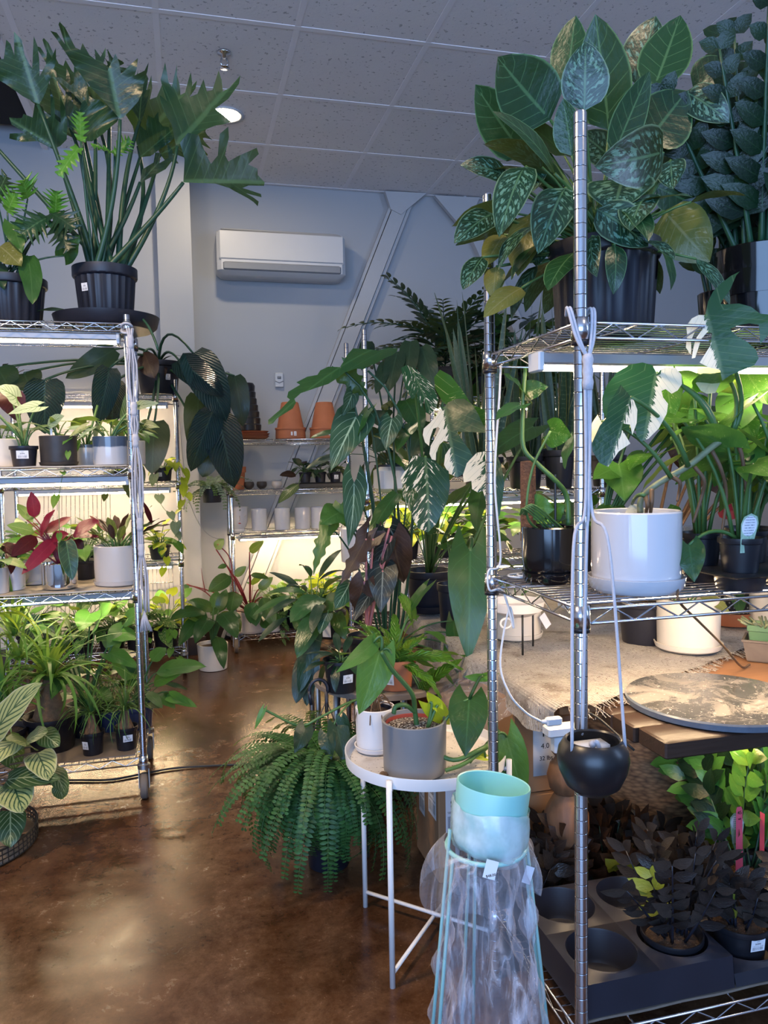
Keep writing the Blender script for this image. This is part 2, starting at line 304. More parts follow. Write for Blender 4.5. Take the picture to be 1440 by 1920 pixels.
    t = g.n('ShaderNodeBsdfTransparent'); g.set(t.inputs[0], (.92, .98, .98)); p = g.bsdf((.66, .80, .82), .2, 0., g.bump(vo.outputs[0], -.7, .004), .9)
    x = g.n('ShaderNodeMixShader'); g.set(x.inputs[0], g.math('MULTIPLY_ADD', g.ramp(g.noise(g.obj(), 18, 3), .35, .65), .35, .42)); nt.links.new(t.outputs[0], x.inputs[1]); nt.links.new(p, x.inputs[2]); g.out(x.outputs[0]); T['bubble'] = m
    m, nt = newmat('dotted_black_glaze'); g = G(nt); s3 = g.sep(g.obj())
    an = g.math('ARCTAN2', s3[1], s3[0]); q = g.math('PINGPONG', g.math('MULTIPLY', an, 5.1), .5); w_ = g.math('PINGPONG', g.math('MULTIPLY', s3[2], 55.), .5)
    f = g.math('LESS_THAN', g.math('ADD', g.math('MULTIPLY', q, q), g.math('MULTIPLY', w_, w_)), .035); g.out(g.bsdf(g.mix(f, (.01, .01, .012), (.3, .28, .26)), .3)); T['dots'] = m
    m, nt = newmat('two_tone_glaze'); g = G(nt); z = g.sep(g.obj())[2]
    g.out(g.bsdf(g.mix(g.ramp(g.math('ADD', z, g.math('MULTIPLY', g.noise(g.obj(), 20), .012)), .074, .080), (.55, .55, .57), (.085, .115, .165)), .15, 0., None, .5, .4)); T['twotone'] = m
    m, nt = newmat('coir_moss_pole'); g = G(nt); c = g.noise(g.obj(), 140, 4, .7); g.out(g.bsdf(g.mix(c, (.06, .025, .012), (.32, .15, .08)), .95, 0., g.bump(c, 1., .01))); T['coir'] = m
mats()
# ------------------------------------------------------------------ geometry
def rot(v, ax, a): return Matrix.Rotation(a, 3, ax) @ v
def tangent_frame(d):
    d = d.normalized(); a = d.cross(UP)
    if a.length < 1e-4: a = d.cross(V((1, 0, 0)))
    a.normalize(); return a, d.cross(a)
def bez(a, b, c, n=8, d=None):
    if d is None: return [a*(1-t)**2+b*2*t*(1-t)+c*t*t for t in (i/n for i in range(n+1))]
    return [a*(1-t)**3+b*3*t*(1-t)**2+c*3*t*t*(1-t)+d*t**3 for t in (i/n for i in range(n+1))]
def spline(pts, n=6):
    pts = [V(p) for p in pts]; q = [pts[0]*2-pts[1]]+pts+[pts[-1]*2-pts[-2]]; out = []
    for i in range(1, len(q)-2):
        a, b, c, d = q[i-1:i+3]
        for j in range(n):
            t = j/n; out.append(.5*((2*b)+(c-a)*t+(2*a-5*b+4*c-d)*t*t+(3*b-a-3*c+d)*t**3))
    return out+[pts[-1]]

def bump_(t, a, p): return max(0., t)**a * max(0., 1-t)**p
def norm_(f):
    mx = max(f(i/200) for i in range(201)); return lambda t: f(t)/mx
def lobes(env, n, depth, sharp=1.):
    return lambda t: env(t)*(1-depth*(.5-.5*math.cos(2*pi*n*min(1, t)**.9))**sharp*min(1, t*6))
def slits(env, pos, wid, depth):
    def f(t):
        m = 1.
        for p in pos: m = min(m, 1-depth*max(0, 1-abs(t-p)/wid)**.45)
        return env(t)*m
    return f
_ov = norm_(lambda t: bump_(t, .55, .85)); _la = norm_(lambda t: bump_(t, .8, .9)); _ob = norm_(lambda t: bump_(t+.02, .30, .62))
_he = lambda t: .55+.45*math.sin(pi/2*t/.22) if t < .22 else max(0, 1-((t-.22)/.78)**1.65); _ar = lambda t: .48+.52*math.sin(pi/2*t/.16) if t < .16 else max(0, 1-((t-.16)/.84)**1.4)
_st = lambda t: min(1, .6+t*4)*max(0, 1-t)**.55
_fan = norm_(lambda t: (.30+.7*min(1, t/.45))*max(0, 1-t)**.45)
#      width, back-lobe, forward sweep, rows, columns per side
KIND = dict(
    ovate=(_ov, 0, 0, 9, 2), lance=(_la, 0, 0, 8, 2), oblong=(_ob, .03, 0, 11, 2), heart=(_he, .26, 0, 12, 3), arrow=(_ar, .34, 0, 12, 3),
    strap=(_st, 0, 0, 9, 1), leaflet=(_la, 0, 0, 4, 1), tiny=(_ov, 0, 0, 4, 1), tinyheart=(_he, .2, 0, 7, 2), wavy=(_la, 0, 0, 20, 2),
    sello=(lobes(_fan, 6.5, .66, .8), .10, .62, 52, 3), bigsello=(lobes(_he, 5.5, .70, .8), .30, .35, 52, 3), lobed=(lobes(_ar, 5, .35), .5, .1, 36, 3),
    monst=(slits(_he, (.30, .47, .62), .055, .72), .20, .22, 48, 4), monstw=(slits(_he, (.22, .40, .58), .085, .85), .22, .30, 52, 4), nestfern=(lobes(_ob, 9, .22), 0, 0, 36, 2))

class MB:
    def __init__(s): s.v = []; s.f = []; s.uv = []; s.lf = []; s.mi = []
    def add(s, co, uv=(0, 0), lf=(0, 0, 0)): s.v.append(co); s.uv.append(uv); s.lf.append(lf); return len(s.v)-1
    def face(s, *i, m=0): s.f.append(i); s.mi.append(m)
    def tube(s, pts, r, seg=6, m=0, cap=True):
        n = len(pts); rr = r if isinstance(r, (list, tuple)) else None
        pts = [V(p) for p in pts]; rings = []; a = None
        for i, p in enumerate(pts):
            d = (pts[min(n-1, i+1)]-pts[max(0, i-1)])
            if d.length < 1e-9: d = UP.copy()
            d.normalize()
            if a is None: a, b = tangent_frame(d)
            else:
                a = a-d*a.dot(d)
                a = a.normalized() if a.length > 1e-6 else tangent_frame(d)[0]
                b = d.cross(a)
            q = (rr[0]+(rr[-1]-rr[0])*i/max(1, n-1)) if rr and len(rr) == 2 else (rr[i] if rr else r)
            rings.append([s.add(p+a*(q*math.cos(2*pi*j/seg))+b*(q*math.sin(2*pi*j/seg)), (j/seg, i/max(1, n-1))) for j in range(seg)])
        for A, B in zip(rings, rings[1:]):
            for j in range(seg): s.face(A[j], A[(j+1) % seg], B[(j+1) % seg], B[j], m=m)
        if cap: s.face(*rings[0][::-1], m=m); s.face(*rings[-1], m=m)
        return s
    def lathe(s, prof, c=(0, 0, 0), seg=32, m=0, mfun=None, caps=False, sq=None, mod=None):
        c = V(c); rings = []
        for k, (r, z) in enumerate(prof):
            ring = []
            for j in range(seg):
                a = 2*pi*j/seg; q = r
                if sq: q = r/max(abs(math.cos(a)), abs(math.sin(a)))*(1-sq)+r*sq
                if mod: q = mod(q, a, z, k)
                ring.append(s.add(c+V((q*math.cos(a), q*math.sin(a), z)), (j/seg, k/max(1, len(prof)-1))))
            rings.append(ring)
        for k, (A, B) in enumerate(zip(rings, rings[1:])):
            mm = mfun(k) if mfun else m
            for j in range(seg): s.face(A[j], A[(j+1) % seg], B[(j+1) % seg], B[j], m=mm)
        if caps: s.face(*rings[0][::-1], m=m); s.face(*rings[-1], m=m)
        return s
    def box(s, lo, hi, m=0, bev=0.):
        (x0, y0, z0), (x1, y1, z1) = lo, hi
        if bev:
            b = min(bev, (x1-x0)/2.01, (y1-y0)/2.01, (z1-z0)/2.01)
            rs = []
            for z, i in ((z0, b), (z0+b, 0), (z1-b, 0), (z1, b)):
                c = []
                for (px, py, sx, sy) in ((x0, y0, 1, 1), (x1, y0, -1, 1), (x1, y1, -1, -1), (x0, y1, 1, -1)):
                    k = b+i
                    pa, pb = V((px+sx*i, py+sy*k, z)), V((px+sx*k, py+sy*i, z))
                    c += [pa, pb] if sx == sy else [pb, pa]
                rs.append([s.add(q) for q in c])
            for A, B in zip(rs, rs[1:]):
                for j in range(8): s.face(A[j], A[(j+1) % 8], B[(j+1) % 8], B[j], m=m)
            s.face(*rs[0][::-1], m=m); s.face(*rs[-1], m=m); return s
        i = [s.add(V(p), q) for p, q in (((x0, y0, z0), (0, 0)), ((x1, y0, z0), (1, 0)), ((x1, y1, z0), (1, 1)), ((x0, y1, z0), (0, 1)), ((x0, y0, z1), (0, 1)), ((x1, y0, z1), (1, 1)), ((x1, y1, z1), (1, 1)), ((x0, y1, z1), (0, 1)))]
        for q in ((3, 2, 1, 0), (4, 5, 6, 7), (0, 1, 5, 4), (1, 2, 6, 5), (2, 3, 7, 6), (3, 0, 4, 7)): s.face(*[i[k] for k in q], m=m)
        return s
    def quad(s, a, b, c, d, m=0):
        i = [s.add(V(p), q) for p, q in zip((a, b, c, d), ((0, 0), (1, 0), (1, 1), (0, 1)))]; s.face(*i, m=m); return s
    def leaf(s, B, d, n, L, W, kind='ovate', bend=.4, fold=.12, wave=.02, m=0, bias=0., chord=False, wf=14., rnd=None):
        wfun, back, sweep, nt, ns = KIND[kind]
        d = d.normalized(); n = (n-d*n.dot(d))
        n = n.normalized() if n.length > 1e-5 else tangent_frame(d)[1]
        side = d.cross(n); rnd = random.random() if rnd is None else rnd; ph = random.random()*6.28
        if chord:
            d = rot(d, side, bend/2); n = rot(n, side, bend/2)
            if bend: L = L*(bend/2)/math.sin(bend/2) if abs(bend) < 3 else L*1.5
        p = V(B); rows = []
        for i in range(nt+1):
            t = i/nt; a = -bend*t
            di = rot(d, side, a); ni = rot(n, side, a); w = W/2*wfun(t); row = []
            for j in range(-ns, ns+1):
                u = j/ns; au = abs(u)
                al = sweep*w*au - back*L*(au**1.4)*max(0., 1-t/.32)**1.3
                q = p + side*(w*u) + di*al + ni*(fold*w*au - fold*.25*w*au*au + wave*W*math.sin(t*wf+ph+(2.1 if u < 0 else 0))*au*au)
                row.append(s.add(q, (.5+.5*u, t), (rnd, bias, 0)))
            rows.append(row); p = p + di*(L/nt)
        for A, C in zip(rows, rows[1:]):
            for j in range(2*ns): s.face(A[j], A[j+1], C[j+1], C[j], m=m)
        return s
    def oleaf(s, B, d, n, L, pts, bend=.3, fold=.12, wave=.02, m=0, bias=0., rnd=None, chord=True):
        """leaf with an explicit outline: pts are (across, along) in metres / blade lengths"""
        d = d.normalized(); n = (n-d*n.dot(d)).normalized(); side = d.cross(n); rnd = random.random() if rnd is None else rnd; ph = random.random()*6.28
        if chord: d = rot(d, side, bend/2); n = rot(n, side, bend/2)
        hw = max(abs(x) for x, y in pts) or .01; hp = max(.2*hw, max(x for x, y in pts)); hn = max(.2*hw, -min(x for x, y in pts)); q = []
        for (x0, y0), (x1, y1) in zip(pts, pts[1:]+pts[:1]):
            k = max(1, int(math.hypot((x1-x0)/L, y1-y0)/.07)); q += [(x0+(x1-x0)*i/k, y0+(y1-y0)*i/k) for i in range(k)]
        nb = len(q); st = .085; ys = [y for x, y in q]
        def inside(x, y):
            c = False
            for (ax, ay), (bx, by) in zip(q, q[1:]+q[:1]):
                if (ay > y) != (by > y) and x < (bx-ax)*(y-ay)/(by-ay)+ax: c = not c
            return c
        y = min(ys)+st*.5; grid = []
        while y < max(ys):
            x = -hw+.5*st*L
            while x < hw:
                if inside(x, y) and min((x-a)**2/L**2+(y-b)**2 for a, b in q) > (st*.4)**2: grid.append((x, y))
                x += st*L
            y += st
        from mathutils.geometry import delaunay_2d_cdt
        r = delaunay_2d_cdt([V((x/L, y)) for x, y in q+grid], [], [list(range(nb))], 1, 1e-5)
        idx = []
        for v in r[0]:
            x, t = v.x*L, v.y; u = x/(hp if x > 0 else hn); a = -bend*t; tt = min(max(t, 0), 1.3)
            R_ = 1/bend if abs(bend) > 1e-3 else 0
            c = (d*(math.sin(bend*t)*R_)-n*((1-math.cos(bend*t))*R_))*L if R_ else d*(t*L)
            ni = rot(n, side, a)
            idx.append(s.add(V(B)+c+side*x+ni*(fold*abs(x)*(1-.25*abs(u))+wave*hw*math.sin(t*16+ph+(2. if u < 0 else 0))*u*u), (.5+.5*u, min(1, max(0, t))), (rnd, bias, 0)))
        for f in r[2]:
            f = list(f); a, b, c = (r[0][k] for k in f[:3])
            if (b-a).cross(c-a) < 0: f = f[::-1]
            s.face(*[idx[k] for k in f], m=m)
        return s
    def build(s, name, mats_, parent=None, smooth=True):
        if not s.f: return None
        me = bpy.data.meshes.new(name); org = parent_origin(parent)
        me.from_pydata([tuple(V(p)-org) for p in s.v], [], s.f)
        for m in (mats_ if isinstance(mats_, (list, tuple)) else [mats_]): me.materials.append(MT[m] if isinstance(m, str) else m)
        me.polygons.foreach_set('material_index', s.mi)
        ul = me.uv_layers.new(name='UVMap'); li = [0]*len(me.loops); me.loops.foreach_get('vertex_index', li)
        flat = []
        for i in li: flat.extend(s.uv[i])
        ul.data.foreach_set('uv', flat)
        at = me.attributes.new('lf', 'FLOAT_VECTOR', 'POINT'); fl = []
        for q in s.lf: fl.extend(q)
        at.data.foreach_set('vector', fl)
        if smooth: me.polygons.foreach_set('use_smooth', [True]*len(me.polygons))
        me.validate(); me.update()
        if smooth == 'auto':
            try: me.set_sharp_from_angle(angle=math.radians(38))
            except Exception: pass
        o = bpy.data.objects.new(name, me); COL.objects.link(o)
        if parent is not None: o.parent = parent
        return o
ORG = {}
def parent_origin(p):
    o = V((0, 0, 0))
    while p is not None: o = o + p.location; p = p.parent
    return o
def tag(o, label, cat, group=None, kind=None):
    o['label'] = label; o['category'] = cat
    if group: o['group'] = group
    if kind: o['kind'] = kind
    return o
def thing(name, label, cat, loc, group=None):
    o = bpy.data.objects.new(name, None); COL.objects.link(o); o.location = V(loc); o.empty_display_size = .05
    return tag(o, label, cat, group)
def solo(mb, name, mat, label, cat, loc, group=None, smooth='auto'):
    """a thing that is one mesh with its origin at loc"""
    e = bpy.data.objects.new('tmp', None); e.location = V(loc)
    o = mb.build(name, mat, e, smooth); o.parent = None; o.location = V(loc); bpy.data.objects.remove(e)
    return tag(o, label, cat, group)
def dup(root, loc, label, group=None):
    r = root.copy(); COL.objects.link(r); r.location = V(loc); r['label'] = label
    if group: r['group'] = group
    for ch in list(root.children):
        c = ch.copy(); COL.objects.link(c); c.parent = r
        for gch in list(ch.children):
            q = gch.copy(); COL.objects.link(q); q.parent = c
    return r
def struct(mb, name, mat, smooth=False):
    o = mb.build(name, mat, None, smooth); o['kind'] = 'structure'; return o
def text_mesh(s, size, M4, name, mat, parent, label=None):
    cu = bpy.data.curves.new('t', 'FONT'); cu.body = s; cu.size = size; cu.extrude = .0002; cu.align_x = 'CENTER'; cu.resolution_u = 2
    t = bpy.data.objects.new('t', cu); COL.objects.link(t); dg = bpy.context.evaluated_depsgraph_get()
    me = bpy.data.meshes.new_from_object(t.evaluated_get(dg)); bpy.data.objects.remove(t)
    me.transform(Matrix.Translation(-parent_origin(parent)) @ M4); me.materials.clear(); me.materials.append(MT[mat])
    o = bpy.data.objects.new(name, me); COL.objects.link(o); o.parent = parent; return o
def facing(p, nrm, upv=UP):
    """matrix whose XY plane faces nrm at p"""
    z = V(nrm).normalized(); x = V(upv).cross(z).normalized(); y = z.cross(x)
    m = Matrix((x, y, z)).transposed().to_4x4(); m.translation = V(p); return m

# ------------------------------------------------------------------ pots and plants
def pot_profile(kind, r, h, rb, th=.006):
    sl = h-max(.012, h*.10)
    if kind == 'nursery':
        q = lambda z: rb+(r*.94-rb)*z/h
        return [(0, 0), (rb*.97, 0), (rb, .004), (q(h*.82), h*.82), (r*.985, h*.84), (r, h*.86), (r, h), (r*.96, h), (q(sl)*.94, sl), (q(h*.5)*.9, h*.5)]
    if kind == 'round':
        return [(0, 0), (rb*.8, 0), (rb, .006), (rb+(r-rb)*.55, h*.10), (rb+(r-rb)*.85, h*.25), (r, h*.45), (r, h-.003), (r-.003, h), (r-th, h-.002), (r-th-.001, sl), (r-th-.003, h*.5)]
    if kind == 'bowl':
        return [(0, 0), (rb, 0), (rb*1.25, h*.08), (r*.93, h*.35), (r, h*.6), (r*.96, h*.85), (r*.86, h), (r*.82, h*.985), (r*.90, h*.8), (r*.9, h*.5), (0, h*.3)]
    if kind == 'terra':
        q = lambda z: rb+(r*.92-rb)*z/h
        return [(0, 0), (rb*.97, 0), (rb, .003), (q(h*.74), h*.74), (r, h*.75), (r*1.02, h), (r*.93, h), (q(sl)*.93, sl), (q(h*.4)*.9, h*.4)]
    return [(0, 0), (rb-.006, 0), (rb-.001, .002), (rb, .007), (r, h-.002), (r-.002, h), (r-th, h-.001), (r-th-.001, sl), (r-th-.002, h*.5)]
def sticker(mb_parent, p, nrm, w, h, tilt=0., name='price_label', mat='sticker'):
    z = V(nrm).normalized(); x = UP.cross(z).normalized(); y = z.cross(x)
    if tilt: x, y = x*math.cos(tilt)+y*math.sin(tilt), y*math.cos(tilt)-x*math.sin(tilt)
    p = V(p)+z*.0012
    m = MB(); m.quad(p-x*w/2-y*h/2, p+x*w/2-y*h/2, p+x*w/2+y*h/2, p-x*w/2+y*h/2)
    return m.build(name, mat, mb_parent, False)

class Plant:
    def __init__(s, name, label, loc, pot='nursery', r=.08, h=.12, rb=None, mat='nursery', saucer=None, soil='soil', cat='potted plant', group=None, leaves='mid', stems='stemg', seg=36, ribs=0, potname='pot', lab=None, z_up=0.):
        s.root = thing(name, label, cat, loc, group); s.o = V(loc); s.r = r; s.h = h; s.leaves = leaves if isinstance(leaves, (list, tuple)) else [leaves]; s.stems = stems
        s.fol = MB(); s.stem = MB(); s.top = s.o+V((0, 0, h*.88+z_up)); s.pot = None
        if pot:
            rb = rb if rb else (r*.78 if pot in ('nursery', 'terra') else r*.55 if pot == 'bowl' else r*.97)
            z0 = z_up; mod = None
            if ribs: mod = lambda q, a, z, k: q*(1+.022*math.cos(a*ribs)) if z < h*.83 else q
            s.pot = MB().lathe(pot_profile(pot, r, h, rb), s.o+V((0, 0, z0)), seg if not ribs else max(seg, ribs*4), mod=mod).build(potname, mat, s.root, 'auto')
            if soil:
                zs = h-max(.016, h*.13)+z0; rs = (r*.86 if pot in ('nursery', 'terra') else r-.008)
                m = MB()
                prof = [(0, zs+.006), (rs*.4, zs+.005), (rs*.8, zs+.001), (rs, zs-.003)]
                m.lathe(prof, s.o, 20).build('soil', soil, s.root)
            if saucer:
                sr, sh, sm = saucer
                MB().lathe([(0, .001), (sr*.86, .001), (sr*.95, sh*.3), (sr, sh), (sr-.004, sh), (sr*.9, sh*.4), (sr*.8, .006), (0, .006)], s.o, 36).build('saucer', sm, s.root, 'auto')
            if lab:
                an, zz, w, hh = lab[:4]; a = math.radians(an); nr = V((math.sin(a), -math.cos(a), 0))
                q = r if pot not in ('nursery', 'terra') else rb+(r*.94-rb)*zz
                sticker(s.root, s.o+nr*(q+.002)+V((0, 0, zz*h+z0)), nr+V((0, 0, -.12)), w, hh, name='price_label', mat=lab[4] if len(lab) > 4 else 'sticker')
    def petiole(s, a, b, r=.003, sag=.0, arch=None, seg=5):
        a, b = V(a), V(b)
        mid = (a+b)/2+V((0, 0, sag)) if arch is None else V(arch)
        s.stem.tube(bez(a, mid, b, 8), [r*1.25, r*.8], seg); return s
    def bush(s, n, el=(30, 75), pl=(.1, .2), L=(.1, .14), W=.6, kind='ovate', droop=.5, tilt=(20, 70), r0=.35, pr=.0025, az=(0, 360), m=0, fold=.12, wave=.02, top=None, bias=0., up=1., ms=None):
        top = V(top) if top is not None else s.top; g = 137.5; a0 = random.random()*360
        for i in range(n):
            A = math.radians(az[0]+((a0+i*g+random.uniform(-15, 15)) % 360)*(az[1]-az[0])/360)
            E = math.radians(random.uniform(*el)); l = random.uniform(*pl); out = V((math.cos(A), math.sin(A), 0))
            p0 = top+out*(s.r*r0*random.random()); de = out*math.cos(E)+UP*math.sin(E)
            p1 = p0+de*l - UP*(l*.12*math.cos(E)); ctrl = p0+UP*(l*.45*math.sin(E)+.15*l)+out*(l*.25*math.cos(E))
            if l > .012: s.stem.tube(bez(p0, ctrl, p1, 6), [pr*1.2, pr*.8], 5)
            E2 = E-math.radians(random.uniform(*tilt)); d = out*math.cos(E2)+UP*math.sin(E2); nn = -out*math.sin(E2)+UP*math.cos(E2)
            nn = rot(nn, d, random.uniform(-.5, .5)); ll = random.uniform(*L)
            s.fol.leaf(p1, d, nn, ll, ll*W*random.uniform(.88, 1.1), kind, droop*random.uniform(.6, 1.4), fold, wave, m=(random.choice(ms) if ms else m), bias=bias*random.choice((-1, 1)))
        return s
    def xl(s, b, t, Yb, Yt, wpx, kind='heart', bend=.5, roll=0., m=0, fold=.15, wave=.03, bias=0., up=.35, root=None, pr=.004, arch=None, sag=.05, rnd=None, wf=14.):
        """one leaf from a photo-measured base and tip, at room depths Yb and Yt; root = petiole foot"""
        B, T = atY(*b, Yb), atY(*t, Yt); d = T-B; L = d.length; mid = (B+T)/2
        n = (EYE-mid).normalized()*(1-up)+UP*up; n = n-d.normalized()*n.dot(d.normalized()); n.normalize()
        n = rot(n, d.normalized(), roll)
        s.fol.leaf(B, d, n, L, wpx*ppm(mid), kind, bend, fold, wave, m=m, bias=bias, chord=True, rnd=rnd, wf=wf)
        if root is not None: s.petiole(root, B, pr, sag, arch)
        return B
    def poly(s, b, t, pts, Yb, Yt, crop=(0, 0, 1), bend=.3, roll=0., m=0, fold=.12, wave=.03, bias=0., up=.15, rnd=None):
        ox, oy, k = crop; f = lambda q: (ox+q[0]/k, oy+q[1]/k); b, t = f(b), f(t); pts = [f(q) for q in pts]
        B, T = atY(*b, Yb), atY(*t, Yt); d = T-B; mid = (B+T)/2; n = (EYE-mid).normalized()*(1-up)+UP*up; n = (n-d.normalized()*n.dot(d.normalized())).normalized(); n = rot(n, d.normalized(), roll)
        l = math.hypot(t[0]-b[0], t[1]-b[1]); dx, dy = (t[0]-b[0])/l, (t[1]-b[1])/l; g = ppm(mid)
        loc = [(((px-b[0])*dy-(py-b[1])*dx)*-g, ((px-b[0])*dx+(py-b[1])*dy)/l) for px, py in pts]
        s.fol.oleaf(B, d, n, d.length, loc, bend, fold, wave, m, bias, rnd); return B
    def vine(s, pts, n, L=.06, W=.8, kind='tinyheart', m=0, r=.0015, out=(0, -1, .3), pet=.03):
        P = spline(pts, 8); s.stem.tube(P, r, 4)
        for i in range(n):
            q = P[min(len(P)-1, int((i+.7)/n*len(P)))]; o = V(out)+V((random.uniform(-1, 1), random.uniform(-.6, .6), random.uniform(-.4, .5))); o.normalize()
            e = q+o*pet; s.stem.tube([q, (q+e)/2+UP*.006, e], r*.8, 4); d = o*.6-UP*random.uniform(.3, 1.); ll = L*random.uniform(.7, 1.2)
            s.fol.leaf(e, d, o+UP*.5, ll, ll*W, kind, .3, .1, .02, m=m)
        return s
    def straps(s, n, L=(.2, .3), W=.012, el=(20, 85), bend=(1., 2.4), top=None, m=0, kind='strap', fold=.3, r0=.15):
        top = V(top) if top is not None else s.top; a0 = random.random()*6
        for i in range(n):
            A = a0+i*2.39996; E = math.radians(el[0]+(el[1]-el[0])*random.random()**.8); out = V((math.cos(A), math.sin(A), 0))
            d = out*math.cos(E)+UP*math.sin(E); nn = -out*math.sin(E)+UP*math.cos(E); b = random.uniform(*bend)*(.5+.5*math.cos(E))
            s.fol.leaf(top+out*s.r*r0*random.random(), d, rot(nn, d, random.uniform(-.4, .4)), random.uniform(*L), W*random.uniform(.8, 1.15), kind, b, fold, 0, m=m)
        return s
    def frond(s, p, d, n, L, bend, pairs=24, w=.05, lw=.012, kind='leaflet', m=0, r=.0012, end=1., start=.08, lift=.15, tip=.35, shape=None, jit=.08):
        """pinnate frond or stalk: leaflets in two rows along a bent axis"""
        d = V(d).normalized(); n = V(n); n = (n-d*n.dot(d)).normalized(); side = d.cross(n); N = pairs; q = V(p); P = [q.copy()]
        for i in range(N):
            t = (i+1)/N; di = rot(d, side, -bend*t); ni = rot(n, side, -bend*t); q = q+di*(L/N); P.append(q.copy())
            if t < start: continue
            e = shape(t) if shape else min(1, .35+t*3)*max(.12, 1-t)**.45
            for sg in (-1, 1):
                ld = side*sg*random.uniform(.85, 1.)+di*tip+ni*lift+V([random.uniform(-jit, jit) for _ in range(3)])
                s.fol.leaf(q, ld, ni+di*.2, w*e, lw*(.5+.5*e), kind, .5, .15, 0, m=m)
        s.stem.tube(P, [r*1.3, r*.5], 4); return s
    def done(s, fol='foliage', stem='stem'):
        s.fol.build(fol, s.leaves, s.root); s.stem.build(stem, s.stems, s.root); return s
# ------------------------------------------------------------------ the room
CZ = 3.36; WY = 5.85
def pl(x0, x1, y0, y1, z): return MB().quad((x0, y0, z), (x1, y0, z), (x1, y1, z), (x0, y1, z))
struct(MB().box((-3.3, -3., -.06), (4.4, 6.1, 0)), 'floor', 'floor')
m = MB(); m.box((-.80, -3., CZ), (4.4, 6.0, CZ+.03)); m.box((-3.3, -3., CZ), (-.80, 4.12, CZ+.03)); struct(m, 'ceiling', 'tile')
m = MB()
for i in range(-5, 8):
    x = -.06+.645*i
    if x > -.8 or True: m.box((x-.016, -3., CZ-.0025), (x+.013, 4.1 if x < -.8 else 5.8, CZ+.001))
for j in range(-9, 5):
    y = 3.755+.69*j; w = .024 if j == -1 else .016
    m.box((-3.3 if y < 4.1 else -.8, y-w, CZ-.003), (4.4, y+w, CZ+.001))
m.box((-.82, 4.1, CZ-.02), (-.785, 5.45, CZ+.03)); m.box((-3.3, 4.1, CZ-.02), (-.785, 4.13, CZ+.03)); struct(m, 'trim_1', 'tbar')
m = MB(); m.box((-3.3, 4.13, 4.2), (-.8, 5.5, 4.22)); m.box((-.79, 4.13, CZ+.03), (-.77, 5.5, 4.2)); m.box((-3.3, 4.10, CZ+.03), (-.8, 4.12, 4.2)); m.box((-1.35, 4.5, CZ+.06), (-.85, 5.3, CZ+.30)); struct(m, 'ceiling_void', 'darkvoid')
m = MB(); m.box((-3.3, 5.45, 0), (.09, 6.0, 4.2)); struct(m, 'wall_left_rear', 'wall')
m = MB(); m.box((.09, WY, 0), (4.4, WY+.15, CZ)); struct(m, 'wall_back', 'wall')
struct(MB().box((-.13, 5.40, 0), (.088, 5.45, CZ)), 'wall_pillar', 'wall')
struct(MB().box((-3.45, -3., 0), (-3.3, 6.0, 4.2)), 'wall_left', 'wall')
struct(MB().box((4.4, -3., 0), (4.55, 6.0, CZ)), 'wall_right', 'wall')
m = MB(); m.box((-3.3, 5.435, 0), (-.13, 5.45, .12)); m.box((-.14, 5.387, 0), (.098, 5.402, .12)); m.box((.09, WY-.015, 0), (4.4, WY, .12)); struct(m, 'baseboard_back', 'bboard')
def slab_line(m, a, b, w, y, t):
    a, b = V(a), V(b); d = (b-a).normalized(); s = V((d.z, 0, -d.x))*w/2
    A = [a-s, a+s, b+s, b-s]; i = [m.add(V((p.x, y, p.z))) for p in A]; k = [m.add(V((p.x, y+t, p.z))) for p in A]
    m.face(*i); m.face(*k[::-1])
    for q in range(4): m.face(i[q], k[q], k[(q+1) % 4], i[(q+1) % 4])
bt, bb = atY(757, 372, 5.79), atY(437, 1195, 5.79)
m = MB(); slab_line(m, bt, bb, .105, 5.78, .066); slab_line(m, bt+V((-.075, 0, 0)), bb+V((-.075, 0, 0)), .022, 5.795, .05); slab_line(m, bt+V((.075, 0, 0)), bb+V((.075, 0, 0)), .022, 5.795, .05)
g0 = [atY(*p, 5.77) for p in ((722, 358), (733, 392), (752, 402), (800, 362))]
i = [m.add(p) for p in g0]; k = [m.add(p+V((0, .04, 0))) for p in g0]; m.face(*i); m.face(*k[::-1])
for q in range(4): m.face(i[q], i[(q+1) % 4], k[(q+1) % 4], k[q])
struct(m, 'trim_2', 'beam')
m = MB(); slab_line(m, atY(862, 372, 5.79), atY(1130, 960, 5.79), .105, 5.78, .066)
g0 = [atY(*p, 5.77) for p in ((815, 366), (862, 422), (878, 416), (900, 370))]
i = [m.add(p) for p in g0]; k = [m.add(p+V((0, .04, 0))) for p in g0]; m.face(*i); m.face(*k[::-1])
for q in range(4): m.face(i[q], i[(q+1) % 4], k[(q+1) % 4], k[q])
struct(m, 'trim_3', 'beam')

# ceiling fittings
p = atZ(420, 98, CZ); t = thing('ceiling_sprinkler', 'small chrome fire sprinkler head on the ceiling tile', 'sprinkler', (p.x, p.y, CZ))
MB().lathe([(0, 0), (.035, 0), (.033, -.008), (.012, -.012), (.012, -.03), (0, -.03)], t.location, 20).build('escutcheon', 'chrome', t)
m = MB()
for s in (-1, 1): m.tube([t.location+V((s*.011, 0, -.028)), t.location+V((s*.02, 0, -.05)), t.location+V((s*.006, 0, -.075))], .004, 6)
m.lathe([(0, -.078), (.026, -.076), (.026, -.073), (0, -.073)], t.location, 12); m.build('deflector', 'chrome', t)
p = atZ(422, 214, CZ); t = thing('ceiling_downlight', 'lit recessed downlight in the ceiling behind the tall plant', 'ceiling light', (p.x, p.y, CZ))
MB().lathe([(.105, -.001), (.112, -.012), (.082, -.006), (.08, .02)], t.location, 32).build('trim_ring', 'whitepl', t)
MB().lathe([(0, -.006), (.05, -.010), (.079, -.006)], t.location, 24).build('lamp', 'bulb', t)

